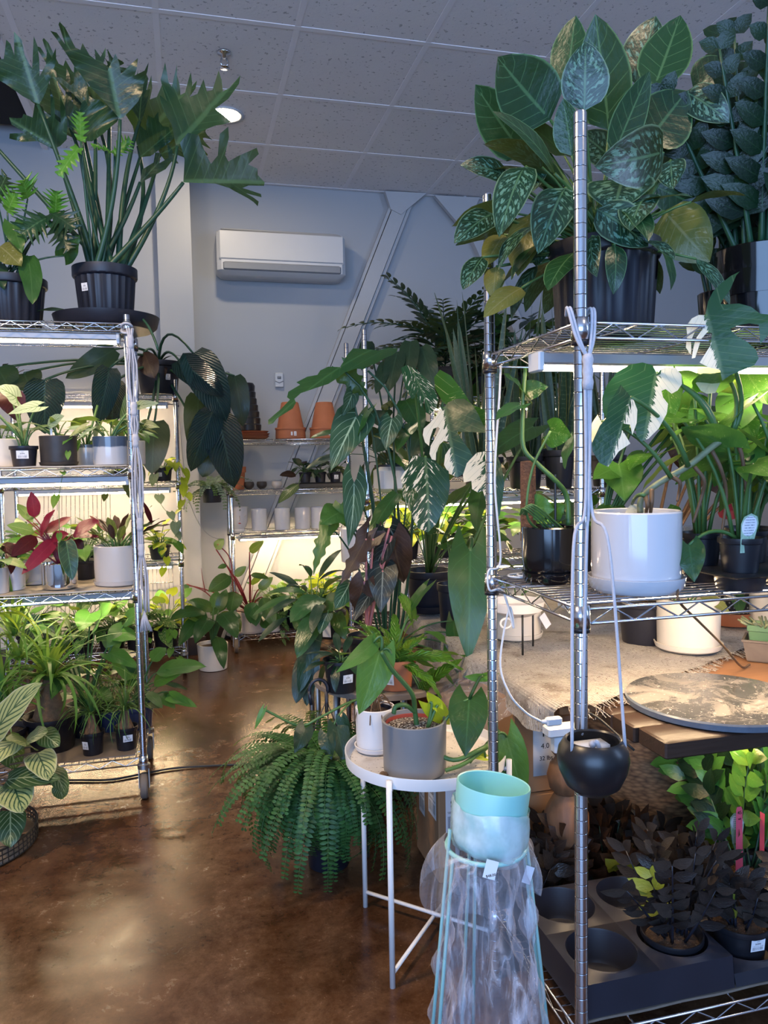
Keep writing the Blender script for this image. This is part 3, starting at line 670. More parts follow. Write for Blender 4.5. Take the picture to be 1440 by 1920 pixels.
# split air conditioner
a, b = atY(405, 424, 5.62), atY(405, 512, 5.62); x1 = atY(648, 450, 5.62).x
t = thing('air_conditioner', 'white split air conditioner high on the back wall', 'air conditioner', ((a.x+x1)/2, WY, b.z))
MB().box((a.x, 5.62, b.z), (x1, WY-.002, a.z), bev=.03).build('body', 'whitepl', t, 'auto')
MB().box((a.x+.04, 5.608, b.z+.028), (x1-.04, 5.64, b.z+.085), bev=.008).build('louvre', 'greypl', t, 'auto')
MB().box((a.x+.015, 5.612, b.z+.10), (x1-.015, 5.63, a.z-.02), bev=.01).build('front_panel', 'whitepl', t, 'auto')
c = atY(523, 713, WY); t = thing('thermostat', 'small white wall control with a grey screen above the terracotta pots', 'thermostat', (c.x, WY, c.z-.055))
MB().box((c.x-.033, WY-.022, c.z-.055), (c.x+.033, WY, c.z+.055), bev=.006).build('case', 'whitepl', t, 'auto')
MB().box((c.x-.014, WY-.024, c.z+.008), (c.x+.014, WY-.021, c.z+.028)).build('screen', 'greypl', t)
m = MB(); m.tube([V((c.x-.03, WY-.023, c.z-.008)), V((c.x, WY-.024, c.z-.022)), V((c.x+.03, WY-.023, c.z-.008))], .003, 4); m.build('button_notch', 'greypl', t)

# ------------------------------------------------------------------ wire shelving
def shelf_mesh(X0, X1, Y0, Y1, z, along, clips=True, sp=.026, rw=.0023):
    m = MB(); r = .0032; lo = z-.032
    for zz in (z-.004, lo):
        m.tube([(X0, Y0, zz), (X1, Y0, zz)], r, 5); m.tube([(X0, Y1, zz), (X1, Y1, zz)], r, 5)
        m.tube([(X0, Y0, zz), (X0, Y1, zz)], r, 5); m.tube([(X1, Y0, zz), (X1, Y1, zz)], r, 5)
    def zig(a, b):
        a, b = V(a), V(b); n = max(4, round((b-a).length/.048)); P = []
        for i in range(n+1):
            q = a+(b-a)*(i/n); P.append(V((q.x, q.y, z-.005 if i % 2 else lo)))
        m.tube(P, .0022, 4, cap=False)
    zig((X0+.02, Y0, z), (X1-.02, Y0, z)); zig((X0+.02, Y1, z), (X1-.02, Y1, z)); zig((X0, Y0+.02, z), (X0, Y1-.02, z)); zig((X1, Y0+.02, z), (X1, Y1-.02, z))
    if along == 'x':
        n = int((Y1-Y0)/sp)
        for i in range(1, n): m.tube([(X0, Y0+(Y1-Y0)*i/n, z), (X1, Y0+(Y1-Y0)*i/n, z)], rw, 4, cap=False)
        for q in range(4): x = X0+(X1-X0)*(q+.5)/4; m.tube([(x, Y0, z-.005), (x, Y1, z-.005)], .003, 4, cap=False)
    else:
        n = int((X1-X0)/sp)
        for i in range(1, n): m.tube([(X0+(X1-X0)*i/n, Y0, z), (X0+(X1-X0)*i/n, Y1, z)], rw, 4, cap=False)
        for q in range(3): y = Y0+(Y1-Y0)*(q+.5)/3; m.tube([(X0, y, z-.005), (X1, y, z-.005)], .003, 4, cap=False)
    for x in (X0, X1):
        for y in (Y0, Y1):
            m.lathe([(.0135, -.037), (.0185, -.037), (.0165, .004), (.0135, .004)], (x, y, z), 14)
            m.lathe([(.0135, -.047), (.0175, -.047), (.0175, -.037), (.0135, -.037)], (x, y, z), 14, m=1)
    return m
def rack(name, label, X0, X1, Y0, Y1, top, shelves, along='y', caster=True, mat='chrome', skipback=False):
    t = thing(name, label, 'wire shelving rack', ((X0+X1)/2, (Y0+Y1)/2, 0))
    z0 = .13 if caster else .012
    for x in (X0, X1):
        for y in (Y0, Y1):
            MB().lathe([(0, z0), (.0127, z0), (.0127, top-.004), (.011, top), (0, top)], (x, y, 0), 16).build('post', 'pole', t, 'auto')
            if caster:
                c = MB(); q = V((x, y, 0))
                c.lathe([(.0, .118), (.024, .118), (.024, .135), (.0145, .14), (.0145, .165), (.0, .165)], q, 16)
                for s in (-1, 1): c.add; c.box((x+s*.019-.0015, y-.022, .045), (x+s*.019+.0015, y+.02, .12))
                cc = c.build('caster', 'galv', t, 'auto')
                w = MB(); pr = [(0, -.014), (.045, -.014), (.05, -.008), (.05, .008), (.045, .014), (0, .014)]
                b = len(w.v); w.lathe(pr, (0, 0, 0), 24)
                w.v[b:] = [V((p.z, p.x, p.y))+V((x, y-.005, .05)) for p in w.v[b:]]; w.build('wheel', 'boardd', cc, 'auto')
            else: MB().lathe([(0, 0), (.015, 0), (.015, .014), (0, .014)], (x, y, 0), 12).build('foot', 'blackpl', t)
    for z in shelves: shelf_mesh(X0, X1, Y0, Y1, z, along).build('shelf', [mat, 'blackpl'], t)
    return t
LR = (-1.15, -.197, 3.10, 3.52); LZ = (1.845, 1.30, .822, .165)
rack('wire_shelving_rack', 'chrome wire rack on casters holding the tall philodendron and the ponytail palms', *LR, 1.875, LZ)
RL = (-1.05, -.045, 4.92, 5.33); RLZ = (1.74, 1.205, .72, .16)
rack('wire_shelving_rack', 'chrome wire rack against the pale wall under the pleated dark-leaved plant', *RL, 1.83, RLZ)
BK = (.30, 1.66, 5.36, 5.76); BKZ = (1.475, 1.125, .83, .115)
rack('wire_shelving_rack', 'wire rack by the diagonal beam with terracotta pots on its top shelf', *BK, 1.93, BKZ, caster=True)
MR = (.842, 2.10, 3.60, 4.02); MRZ = (1.145, .80, .30)
rack('wire_shelving_rack', 'wire rack behind the burlap table carrying the snake plants', *MR, 1.93, MRZ, caster=False)
RR = (.714, 1.66, 1.30, 1.737); RRZ = (1.555, 1.02, .175)
rack('wire_shelving_rack', 'chrome wire rack with the striped aglaonema on top and the long white pot below', *RR, 1.927, RRZ, along='x', caster=False)
XR = (1.55, 2.75, 4.75, 5.20); XRZ = (1.72, 1.2, .6)
rack('wire_shelving_rack', 'wire rack in the far corner under the dark palm', *XR, 1.75, XRZ, caster=False)

# grow lights hung under the shelves
def grow(label, x0, x1, y, z, tube='tube', w=.045, group=None):
    t = thing('grow_light', label, 'grow light', ((x0+x1)/2, y, z), group)
    MB().box((x0+.004, y-w/2, z-.026), (x1-.004, y+w/2, z), bev=.004).build('housing', 'housing', t, 'auto')
    m = MB(); n = 8
    pr = [(y-w*.22*math.cos(pi*k/n), z-.026-.011*math.sin(pi*k/n)) for k in range(n+1)]
    A = [m.add((x0+.012, *q)) for q in pr]; B = [m.add((x1-.012, *q)) for q in pr]
    for k in range(n): m.face(A[k], A[k+1], B[k+1], B[k])
    m.face(*A[::-1]); m.face(*B); m.build('tube', tube, t)
    for x, s in ((x0, 1), (x1, -1)): MB().box((min(x, x+s*.014), y-w/2-.001, z-.040), (max(x, x+s*.014), y+w/2+.001, z+.001), bev=.003).build('end_cap', 'whitepl', t, 'auto')
    return t
grow('lit strip light under the top shelf below the tall lobed philodendron', LR[0]+.03, LR[1]-.03, 3.17, LZ[0]-.035, w=.065)
grow('lit strip light under the second shelf above the crimson plant', LR[0]+.03, LR[1]-.03, 3.34, LZ[1]-.035)
grow('lit strip light under the shelf above the ponytail palms', LR[0]+.03, LR[1]-.03, 3.34, LZ[2]-.035)
grow('lit strip light under the top shelf by the wall', RL[0]+.05, RL[1]-.05, 5.1, RLZ[0]-.035, 'tubeb')
grow('lit strip light above the lime pothos by the wall', RL[0]+.05, RL[1]-.05, 5.1, RLZ[1]-.035, 'tubeb')
grow('lit strip light under the third shelf by the wall', RL[0]+.05, RL[1]-.05, 5.1, RLZ[2]-.035, 'tubeb')
grow('lit strip light under the shelf of white cylinder pots', BK[0]+.05, BK[1]-.1, 5.56, BKZ[2]-.035, 'tubeb')
grow('lit strip light under the snake plant shelf', MR[0]+.04, MR[1]-.05, 3.70, MRZ[0]-.035, 'tubeb')
grow('lit strip light under the low shelf behind the burlap table', MR[0]+.04, MR[1]-.05, 3.8, MRZ[1]-.035, 'tubeb')
grow('lit tube under the shelf beneath the striped aglaonema', .70, 1.58, 1.47, RRZ[0]-.036, w=.05)
grow('lit tube under the shelf of the long white pot', .86, 1.60, 1.66, RRZ[1]-.036, 'tubeh', w=.04)
grow('lit strip light in the far corner rack', XR[0]+.05, XR[1]-.05, 5.0, XRZ[0]-.035, 'tubeb')
grow('strip light added under the dark plank to brighten the wicker basket', 1.10, 1.50, 1.60, .613, 'tubes', .035)  # added strip, brightens the wicker and plants below the plank
# shelf liners
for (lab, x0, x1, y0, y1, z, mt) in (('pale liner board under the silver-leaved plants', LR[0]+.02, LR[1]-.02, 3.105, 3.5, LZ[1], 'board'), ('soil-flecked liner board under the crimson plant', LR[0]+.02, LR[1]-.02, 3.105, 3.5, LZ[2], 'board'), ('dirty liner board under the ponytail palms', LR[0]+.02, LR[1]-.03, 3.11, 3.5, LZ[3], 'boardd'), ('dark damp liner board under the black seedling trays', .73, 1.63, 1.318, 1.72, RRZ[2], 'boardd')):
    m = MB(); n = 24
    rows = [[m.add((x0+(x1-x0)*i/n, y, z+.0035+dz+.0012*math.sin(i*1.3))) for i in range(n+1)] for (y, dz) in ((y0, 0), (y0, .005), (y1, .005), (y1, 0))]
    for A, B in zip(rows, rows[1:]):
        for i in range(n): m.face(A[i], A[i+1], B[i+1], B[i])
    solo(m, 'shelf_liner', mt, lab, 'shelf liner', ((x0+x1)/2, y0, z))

# spare wire panels leaning on the rear rack
def wire_panel(label, c0, c1, y, lean):
    a, b = atY(*c0, y), atY(*c1, y); x0, x1, zt, zb = a.x, b.x, a.z, b.z; m = MB()
    P = lambda x, z: V((x, y+lean*(z-zb)/(zt-zb), z))
    for z in (zb, (zb+zt)/2, zt): m.tube([P(x0, z), P(x1, z)], .003, 5)
    n = int((x1-x0)/.026)
    for i in range(n+1): x = x0+(x1-x0)*i/n; m.tube([P(x, zb), P(x, zt)], .0022, 4)
    for q in range(3):
        cx = x1-.02-.035*q; m.tube([P(cx+.013*math.cos(a_*pi/6), zt+.002+.013*math.sin(a_*pi/6)) for a_ in range(13)], .003, 4)
    return solo(m, 'wire_shelf_panel', 'chrome', label, 'wire panel', (x0, y, zb))
wire_panel('spare wire shelf panel leaning on the wall behind the crimson plant', (76, 928), (208, 1046), 5.27, .12)
wire_panel('spare wire shelf panel leaning low behind the lime pothos', (60, 1052), (326, 1146), 5.28, .1)

# ------------------------------------------------------------------ furniture
TC = V((.603, 1.944, 0))
t = thing('tray_table', 'round white metal tray table on four thin legs under the grey pot', 'side table', TC)
m = MB(); m.lathe([(0, .503), (.205, .503), (.213, .508), (.215, .53), (.218, .531), (.2185, .529), (.216, .500), (.205, .496), (0, .496)], TC, 64, mfun=lambda k: 1 if k == 0 else 0); m.build('tray_top', ['whitemet', 'tray'], t, 'auto')
for A in (229.5, 126, 49, -36):
    a = math.radians(A); q = TC+V((.228*math.cos(a), .228*math.sin(a), 0))
    m = MB(); m.tube([q, q+UP*.525], .0075, 12); m.tube([q+UP*.505, q*.94+TC*.06+UP*.497], .005, 8); m.build('leg', 'whitemet', t)
m = MB()
for A, B in ((229.5, 49), (126, -36)):
    e = [TC+V((.228*math.cos(math.radians(x)), .228*math.sin(math.radians(x)), .035+(A == 126)*.01)) for x in (A, B)]; m.tube(e, .0055, 8)
m.build('cross_bar', 'whitemet', t)
WC = V((.655, 2.575, 0))
t = thing('side_table', 'round weathered wooden side table holding the terracotta fern pot', 'side table', WC)
MB().lathe([(0, .535), (.235, .535), (.25, .54), (.252, .556), (.247, .56), (0, .56)], WC, 48).build('tabletop', 'oldwood', t, 'auto')
for A in (235, 145, 325, 55):
    a = math.radians(A); q = WC+V((.20*math.cos(a), .20*math.sin(a), 0)); m = MB(); m.tube([q*1.02-WC*.02, q*.93+WC*.07+UP*.536], [.011, .014], 10); m.build('leg', 'galv', t)
SC = V((.555, 3.04, 0))
t = thing('plant_stool', 'small stool with a round woven seat behind the fern basket', 'stool', SC)
MB().lathe([(0, .575), (.135, .575), (.148, .585), (.146, .598), (.12, .602), (0, .6)], SC, 40).build('seat', 'wicker', t)
for A in (45, 135, 225, 315):
    a = math.radians(A); q = SC+V((.11*math.cos(a), .11*math.sin(a), 0)); m = MB(); m.tube([q, q+UP*.577], .011, 8); m.build('leg', 'galv', t)

# burlap-covered table with turned legs
t = thing('wooden_table', 'wooden table with turned legs under the soil-strewn burlap cloth', 'table', (1.6, 2.5, 0))
MB().box((.93, 1.80, .625), (2.35, 3.32, .655), bev=.006).build('tabletop', 'orangewood', t, 'auto')
for (x, y) in ((.985, 1.875), (2.27, 1.875), (.985, 3.24), (2.27, 3.24)):
    MB().lathe([(0, 0), (.022, 0), (.028, .03), (.018, .06), (.035, .10), (.040, .14), (.026, .19), (.030, .20), (.05, .24), (.062, .29), (.060, .33), (.038, .375), (.030, .385), (.046, .40), (.053, .435), (.045, .465), (.028, .485), (.040, .50), (.042, .505), (.04, .62), (0, .62)], (x, y, 0), 28).build('leg', 'legwood', t, 'auto')
m = MB(); NX, NY = 60, 60; rows = []
def fy(x): return 1.755+max(0, x-1.02)*.50
for i in range(NX+1):
    u = -.115+(2.36-.905+.115)*i/NX; row = []
    for j in range(NY+1):
        x = .905+max(0, u); y0 = fy(x); y = y0+(3.34-y0)*j/NY
        n = math.sin(x*31+y*17)*.5+math.sin(x*13-y*41)*.5
        z = .664+.004*n+.006*max(0, math.sin(y*9+x*4))
        if u < 0:
            k = -u; a = min(1, k/.035)
            x = .905-.022*a-.02*math.sin(y*14)*k/.17-.035*k+.012*n*k/.1; z = .664-max(0, k-.02)*(.85+.15*math.sin(y*5))
            if y < 1.85: z += max(0, 1.85-y)*.35*k/.17
        row.append(m.add((x, y, z), (i/NX, j/NY)))
    rows.append(row)
for A, B in zip(rows, rows[1:]):
    for j in range(NY): m.face(A[j], B[j], B[j+1], A[j+1])
for i in range(190):
    x = .93+1.1*random.random(); y = fy(x); a = V((x, y+.004, .667)); m.tube([a, a+V((random.uniform(-.01, .01), -random.uniform(.015, .035), -.002)), a+V((random.uniform(-.022, .022), -random.uniform(.03, .06), -.004 if x > 1.05 else -.02))], .0012, 3, cap=False)
solo(m, 'burlap_cloth', 'burlap', 'grey burlap cloth strewn with soil over the wooden table', 'cloth', (1.5, 2.4, .66), smooth=True)
m = MB(); m.box((1.03, 1.490, .615), (1.53, 1.60, .657), bev=.004); m.box((1.02, 1.602, .615), (1.53, 1.70, .657), bev=.004); m.box((1.02, 1.702, .615), (1.53, 1.752, .657), bev=.004)
t = solo(m, 'plank_board', 'darkwood', 'thick dark stained plank top under the round stone slab', 'wooden board', (1.28, 1.62, .615))
m = MB(); m.lathe([(0, .658), (.221, .658), (.226, .661), (.226, .674), (.222, .678), (0, .678)], (1.315, 1.69, 0), 64, mfun=lambda k: 1 if k == 4 else 0)
solo(m, 'stone_slab', ['slatee', 'slate'], 'round dark slate slab dusted with grit on the plank', 'stone slab', (1.325, 1.695, .658))
# cardboard boxes
def carton(label, lo, hi, lab=None):
    t = thing('cardboard_box', label, 'box', ((lo[0]+hi[0])/2, (lo[1]+hi[1])/2, lo[2]))
    MB().box(lo, hi, bev=.004).build('carton', 'box', t, 'auto'); yc = (lo[1]+hi[1])/2
    MB().box((lo[0]+.001, yc-.025, hi[2]), (hi[0]-.001, yc+.025, hi[2]+.0008)).build('packing_tape', 'clear', t)
    for (face, u, z, w, h) in (lab or []):
        p = V((u, lo[1], z)) if face == 'y' else V((lo[0], u, z)); sticker(t, p, (0, -1, 0) if face == 'y' else (-1, 0, 0), w, h, name='shipping_label')
    return t
b = carton('brown cardboard box stacked on top behind the turned table leg', (.885, 2.0, .335), (1.12, 2.36, .60), [])
sp = V((.975, 1.9985, .47)); m = MB(); m.box((.945, 1.9975, .385), (1.04, 1.9995, .54)); lb = m.build('shipping_label', 'label', b)
text_mesh('K', .04, facing((.985, 1.9968, .50), (0, -1, 0)), 'lettering', 'ink', lb); text_mesh('4.0', .022, facing((.982, 1.9968, .465), (0, -1, 0)), 'lettering', 'ink', lb); text_mesh('32 lbs', .018, facing((.985, 1.9968, .43), (0, -1, 0)), 'lettering', 'ink', lb)
carton('brown cardboard box at the bottom of the stack behind the turned leg', (.88, 2.0, .0), (1.13, 2.36, .33), [])
carton('brown cardboard box with white labels under the white tray table', (.715, 2.18, 0), (.865, 2.42, .36), [('x', 2.24, .25, .08, .12), ('y', .765, .23, .055, .14), ('x', 2.35, .22, .06, .14)])
# creased sheet of clear wrap between the cloth and the boxes
m = MB(); rows = []
for i in range(15):
    s_ = i/14; row = []
    for j in range(25):
        y = 1.95+.75*j/24; w_ = math.sin(s_*25+j*.5)*.5+math.sin(s_*11-j*.9)*.5
        row.append(m.add((.925-.16*s_+.008*w_-.02*math.sin(j*.8)*s_, y, .615-.035*s_*(1+s_)+.006*w_)))
    rows.append(row)
for A, B in zip(rows, rows[1:]):
    for j in range(24): m.face(A[j], B[j], B[j+1], A[j+1])
solo(m, 'plastic_sheet', 'film', 'creased clear plastic sheet hanging from the cloth edge over the boxes', 'plastic sheet', (.9, 2.3, .6), smooth=True)
# wicker basket under the table
m = MB(); m.lathe([(0, 0), (.24, 0), (.30, .10), (.335, .28), (.32, .46), (.30, .53), (.285, .53), (.30, .45), (.31, .28), (.27, .1), (.2, .02), (0, .02)], (1.50, 2.25, 0), 60, mod=lambda q, a, z, k: q*(1+.012*math.sin(a*30+k*pi)))
solo(m, 'wicker_basket', 'wicker', 'large round woven wicker basket under the wooden table', 'basket', (1.50, 2.25, 0))
# extension cord on the floor
pts = [atZ(x, y, .006) for x, y in ((40, 1468), (130, 1463), (205, 1462), (262, 1452), (330, 1440), (430, 1434), (520, 1432), (640, 1445))]
solo(MB().tube(spline(pts, 8), .0045, 8), 'extension_cord', 'bcable', 'black extension cord lying across the brown floor', 'cord', pts[3], smooth=True)
m = MB(); m.tube(spline([atY(332, 735, 5.40), atY(337, 800, 5.39), atY(345, 880, 5.39), atY(352, 930, 5.38), atY(372, 980, 5.38), atY(395, 1005, 5.36), atY(420, 1012, 5.34)], 8), .003, 5)
solo(m, 'wall_cable', 'greypl', 'thin grey cable drooping down the pale pillar between two racks', 'cable', atY(332, 735, 5.40), smooth=True)
# macrame cord tied round the post of the near rack
t = thing('macrame_hanger', 'white knotted macrame hanger tied to the post of the rack with casters', 'plant hanger', (LR[1], LR[2], LZ[0]))
m = MB(); x0, y0 = LR[1]+.012, LR[2]-.022
for k in range(7):
    P = []
    for i in range(25):
        z = 1.82-1.08*i/24; tight = min(abs(z-q) for q in (1.77, 1.52, 1.40, 1.08, .98)); sp_ = .020*min(1, tight/.09)+.004; a = k/7*6.28+z*2
        P.append(V((x0+.012*(1.82-z)+sp_*math.cos(a)*.8, y0+sp_*.5*math.sin(a), z)))
    m.tube(P, .0035, 5)
m.build('cords', 'cord', t)
for z in (1.77, 1.52, 1.40, 1.08, .98):
    m = MB(); cx = x0+.012*(1.82-z); m.lathe([(0, -.03), (.011, -.024), (.013, -.012), (.011, -.004), (.0135, .008), (.011, .022), (0, .028)], (cx, y0, z), 14); m.build('knot', 'cord', t)
m = MB()
for k in range(22):
    a = k*2.4; q = V((x0+.013, y0, .745)); m.tube([q, q+V((.012*math.cos(a), .008*math.sin(a), -.04)), q+V((.022*math.cos(a)+.004, .012*math.sin(a), -.075-.01*random.random()))], .002, 4)
m.build('tassel', 'cord', t)
m = MB(); m.tube([V((LR[1]+.02*math.cos(a*pi/8), LR[2]+.02*math.sin(a*pi/8), 1.815+.012*math.sin(a*.4))) for a in range(17)], .005, 6); m.tube([V((LR[1]+.019*math.cos(a*pi/8), LR[2]+.02*math.sin(a*pi/8), 1.83-.01*math.sin(a*.4))) for a in range(17)], .005, 6); m.build('loop', 'cord', t)

# black hanging pot on cords at the near rack post
HC = atY(1112, 1425, 1.215); HC.z = .70
t = thing('hanging_pot', 'glossy black round pot hanging on white cords from the chrome post', 'hanging pot', HC)
R_ = .064
MB().lathe([(0, .0), (.030, .002), (.048, .016), (.060, .042), (.064, .064), (.061, .082), (.052, .097), (.048, .100), (.0455, .097), (.054, .080), (.056, .06), (.04, .02), (0, .012)], HC, 48).build('pot', 'blackmt', t, 'auto')
m = MB(); m.lathe([(0, .070), (.03, .070), (.055, .068)], HC, 24); m.build('card_insert', 'greypl', t)
m = MB(); m.box((HC.x-.036, HC.y-.004, HC.z+.071), (HC.x+.032, HC.y+.030, HC.z+.086)); m.build('folded_card', 'label', t)
top = V((RR[0]+.004, RR[2]-.02, 1.46)); m = MB()
ends = [HC+V((-.0515, -.018, .084)), HC+V((.048, -.028, .080)), HC+V((.006, .05, .09))]
for k, e in enumerate(ends):
    m.tube(spline([top+V((.006*(k-1), 0, 0)), top+V(((-.006, .007, .001)[k], 0, -.25)), (top+e)/2+V(((-.014, .004, .002)[k], -.002, .02)), e], 8), .0032, 6)
    m.tube([e, e+V((0, .008, -.004)), e+V((0, .016, -.006))], .003, 5)
m.build('cords', 'cord', t)
m = MB()
for s_ in (-1, 1):
    for o_ in (0, .006): m.tube(spline([top+V((0, -.001, .02)), V((RR[0]+s_*(.012+o_), RR[2]-.017, 1.52)), V((RR[0]+s_*(.021+o_), RR[2]-.002, 1.575)), V((RR[0]+s_*(.014+o_), RR[2]+.018, 1.565))], 6), .003, 6)
m.build('loop', 'cord', t)
MB().lathe([(0, -.035), (.009, -.034), (.0105, -.02), (.0085, -.012), (.0105, 0), (.0085, .01), (.0105, .02), (.008, .03), (0, .032)], top, 12).build('knot', 'cord', t)
m = MB(); m.tube(spline([HC+V((-.005, -.005, .085)), HC+V((.0, -.012, .098)), HC+V((.006, -.014, .085)), HC+V((.024, -.012, .076)), HC+V((.034, -.006, .074))], 6), .0042, 6); m.lathe([(0, -.007), (.007, -.003), (.007, .003), (0, .007)], HC+V((-.004, -.006, .092)), 10); m.build('loose_cord_end', 'cord', t)

# white power cables on the near rack
m = MB(); pts = [V((RR[0]+.02, RR[3]-.02, 1.53)), V((RR[0]+.012, RR[3]-.03, 1.46)), V((RR[0]+.002, RR[3]-.02, 1.25)), V((RR[0]+.016, RR[3]-.018, 1.06)), V((RR[0]-.016, RR[3]-.02, 1.035)), V((RR[0]-.018, RR[3]-.03, .99)), V((RR[0]+.016, RR[3]-.03, .985)), V((RR[0]+.03, RR[3]-.06, .90))]
pts += [atY(955, 1140, 1.70), atY(938, 1240, 1.68), atY(955, 1300, 1.66), atY(985, 1335, 1.66), atY(1015, 1353, 1.66)]
m.tube(spline(pts, 8), .0028, 6)
t = thing('power_cable', 'white grow light cable looped round the rear chrome post', 'cable', pts[3]); m.build('cord', 'wcable', t)
m = MB(); e = pts[-1]; m.tube([e, e+V((.012, -.0, -.001))], [.004, .006], 8); m.box((e.x+.012, e.y-.009, e.z-.012), (e.x+.052, e.y+.009, e.z+.008), bev=.003); m.build('plug', 'whitepl', t, 'auto')
m = MB()
for k in range(4): m.tube([V((RR[0]+.05+.05*k*.3+.035*math.cos(a_*pi/8+k), RR[3]-.07-.02*k+.03*math.sin(a_*pi/8+k), 1.027+.004*k)) for a_ in range(17)], .0026, 5)
solo(m, 'coiled_cable', 'wcable', 'white cable coiled on the wire shelf beside the black glazed pot', 'cable', (RR[0]+.06, RR[3]-.1, 1.02), smooth=True)
m = MB(); e = atY(1040, 1375, 1.70); m.box((e.x-.025, e.y-.02, e.z-.005), (e.x+.06, e.y+.02, e.z+.02), bev=.004); m.box((e.x-.006, e.y-.015, e.z-.05), (e.x+.03, e.y+.015, e.z-.004), bev=.005)
t = solo(m, 'power_adapter', 'whitepl', 'white plug block hanging behind the black hanging pot', 'power adapter', e)
m = MB(); m.tube(spline([V((e.x+.06, e.y, e.z+.01)), V((e.x+.1, e.y+.0, e.z+.04)), V((1.02, 1.60, .60))], 6), .003, 5)
solo(m, 'adapter_lead', 'bcable', 'short dark lead running under the plank', 'cable', e, smooth=True)
# wrapped mint plant stand
SB = V((.528, 1.325, 0))
t = thing('plant_stand', 'mint green plant stand on thin rod legs wrapped in clear plastic', 'plant stand', SB)
def stand_leg(a, spread=.028, kind=0):
    d = V((math.cos(a), math.sin(a), 0)); s_ = V((-d.y, d.x, 0)); m = MB()
    for q in (-1, 1):
        topq = SB+d*.073+s_*q*.006+UP*(.615 if q < 0 else .575); m.tube([topq, SB+d*.136+s_*q*.014+UP*.004], .0035, 8)
    m.tube([SB+d*.136-s_*.014+UP*.004, SB+d*.136+s_*.014+UP*.004], .0035, 8); m.build('leg', 'mintmet', t)
for a in (math.radians(188), math.radians(-8), math.radians(88)): stand_leg(a)
m = MB(); m.tube([SB+V((.074*math.cos(k*pi/24), .074*math.sin(k*pi/24), .572)) for k in range(49)], .0045, 8, cap=False); m.build('ring', 'mint', t)
m = MB(); rows = []
for i in range(33):
    z = .565-.515*i/32; row = []
    for j in range(72):
        a = 2*pi*j/72; f = 1-i/32; R0 = .072+(.128-.072)*(1-f)**1.0
        tri = .86+.14*math.cos(3*(a-math.radians(190)))
        wr = .010*math.sin(a*9+i*.35)+.006*math.sin(a*17-i*.6)+.006*math.sin(a*5+i*.9); R0 = R0*(1 if i < 2 else tri)+wr*min(1, i/4)
        row.append(m.add(SB+V((R0*math.cos(a), R0*math.sin(a), z+.004*math.sin(a*6+i)))))
    rows.append(row)
for A, B in zip(rows, rows[1:]):
    for j in range(72): m.face(A[j], A[(j+1) % 72], B[(j+1) % 72], B[j])
rows = []                                            # the gathered mouth of the bag turned down over the ring
for i in range(9):
    row = []
    for j in range(72):
        a = 2*pi*j/72; s_ = i/8; lf = max(0, math.cos(a-math.radians(195)))**2
        R0 = .079+.020*math.sin(s_*2.4)+.012*s_*math.sin(a*7)+.030*lf*s_; z = .582-.075*s_**1.2-.03*lf*s_**2+.018*math.sin(a*5+1)*s_
        row.append(m.add(SB+V((R0*math.cos(a), R0*math.sin(a), z))))
    rows.append(row)
for A, B in zip(rows, rows[1:]):
    for j in range(72): m.face(A[j], A[(j+1) % 72], B[(j+1) % 72], B[j])
m.build('plastic_bag', 'film', t)
for (px, py, w, h, ti) in ((920, 1630, .022, .034, -.25), (990, 1640, .016, .034, -.3)):
    q = atY(px, py, SB.y-.088 if px < 950 else SB.y-.03); lb = sticker(t, q, (-.35, -1, .05), w, h, ti, 'hang_tag', 'label')
    if px < 950: text_mesh('$48.00', .0066, facing(q+V((-.0005, -.003, -.012)), (-.35, -1, .05), rot(UP, V((0, 1, 0)), -.25)), 'price', 'ink', lb)
PT = SB+V((.002, 0, .568)); TILT = Matrix.Rotation(math.radians(8), 3, V((-.25, 1, 0)).normalized())
t = thing('mint_pot', 'plain mint green planter half wrapped in bubble wrap on the plant stand', 'pot', PT)
m = MB(); m.lathe([(0, .0), (.050, .0), (.058, .008), (.062, .03), (.0655, .112), (.0645, .1145), (.0625, .113), (.060, .04), (.05, .012), (0, .01)], (0, 0, 0), 48); m.v = [TILT @ (V(q)*1.07)+PT for q in m.v]; m.build('pot', 'mint', t, 'auto')
m = MB(); wr = lambda q, a, z, k: q+.0018*math.sin(a*5+k*1.3)+.0012*math.sin(a*13+k)+(.006*max(0, math.cos(a+1.7))**3 if k in (2, 3) else 0)
m.lathe([(.046, -.012), (.060, -.004), (.067, .012), (.0685, .032), (.0685, .055), (.0685, .072), (.0672, .078)], (0, 0, 0), 72, mod=wr); m.v = [TILT @ (V(q)*1.07)+PT+V((0, 0, .010*math.sin(math.atan2(q.y, q.x)*2+.7) if q.z < .03 else .004*math.sin(math.atan2(q.y, q.x)*3))) for q in m.v]; m.build('bubble_wrap', 'bubble', t)
# flecks of grit and dry leaves on the floor
for k, (px, py, lab) in enumerate(((28, 1572, 'curled dry leaf on the floor by the wire basket tray'), (10, 1588, 'dark broken leaf on the floor at the edge of the wire tray'))):
    m = MB(); q = atZ(px, py, .006); m.leaf(q-V((.05, 0, 0)), V((1, .15, 0)), UP, .1, .03, 'lance', -.3, .3, .1); solo(m, 'dry_leaf', 'box' if k == 0 else 'stemb', lab, 'dry leaf', q, smooth=True)
# ------------------------------------------------------------------ plants and pots
MT['mirror'] = plain('mirror_silver_glaze', (.80, .78, .76), .06, metal=1., var=.03)
def xlist(P, rows, Y0, root, **kw):
    """rows: base, tip, width, dY base, dY tip, roll, kind, mat index, bias"""
    for b, t, w, yb, yt, roll, kind, mi, bias in rows:
        P.xl(b, t, Y0+yb, Y0+yt, w, kind, roll=roll, m=mi, bias=bias, root=(None if root is None else root+V((random.uniform(-.02, .02), random.uniform(-.02, .02), 0))), **kw)

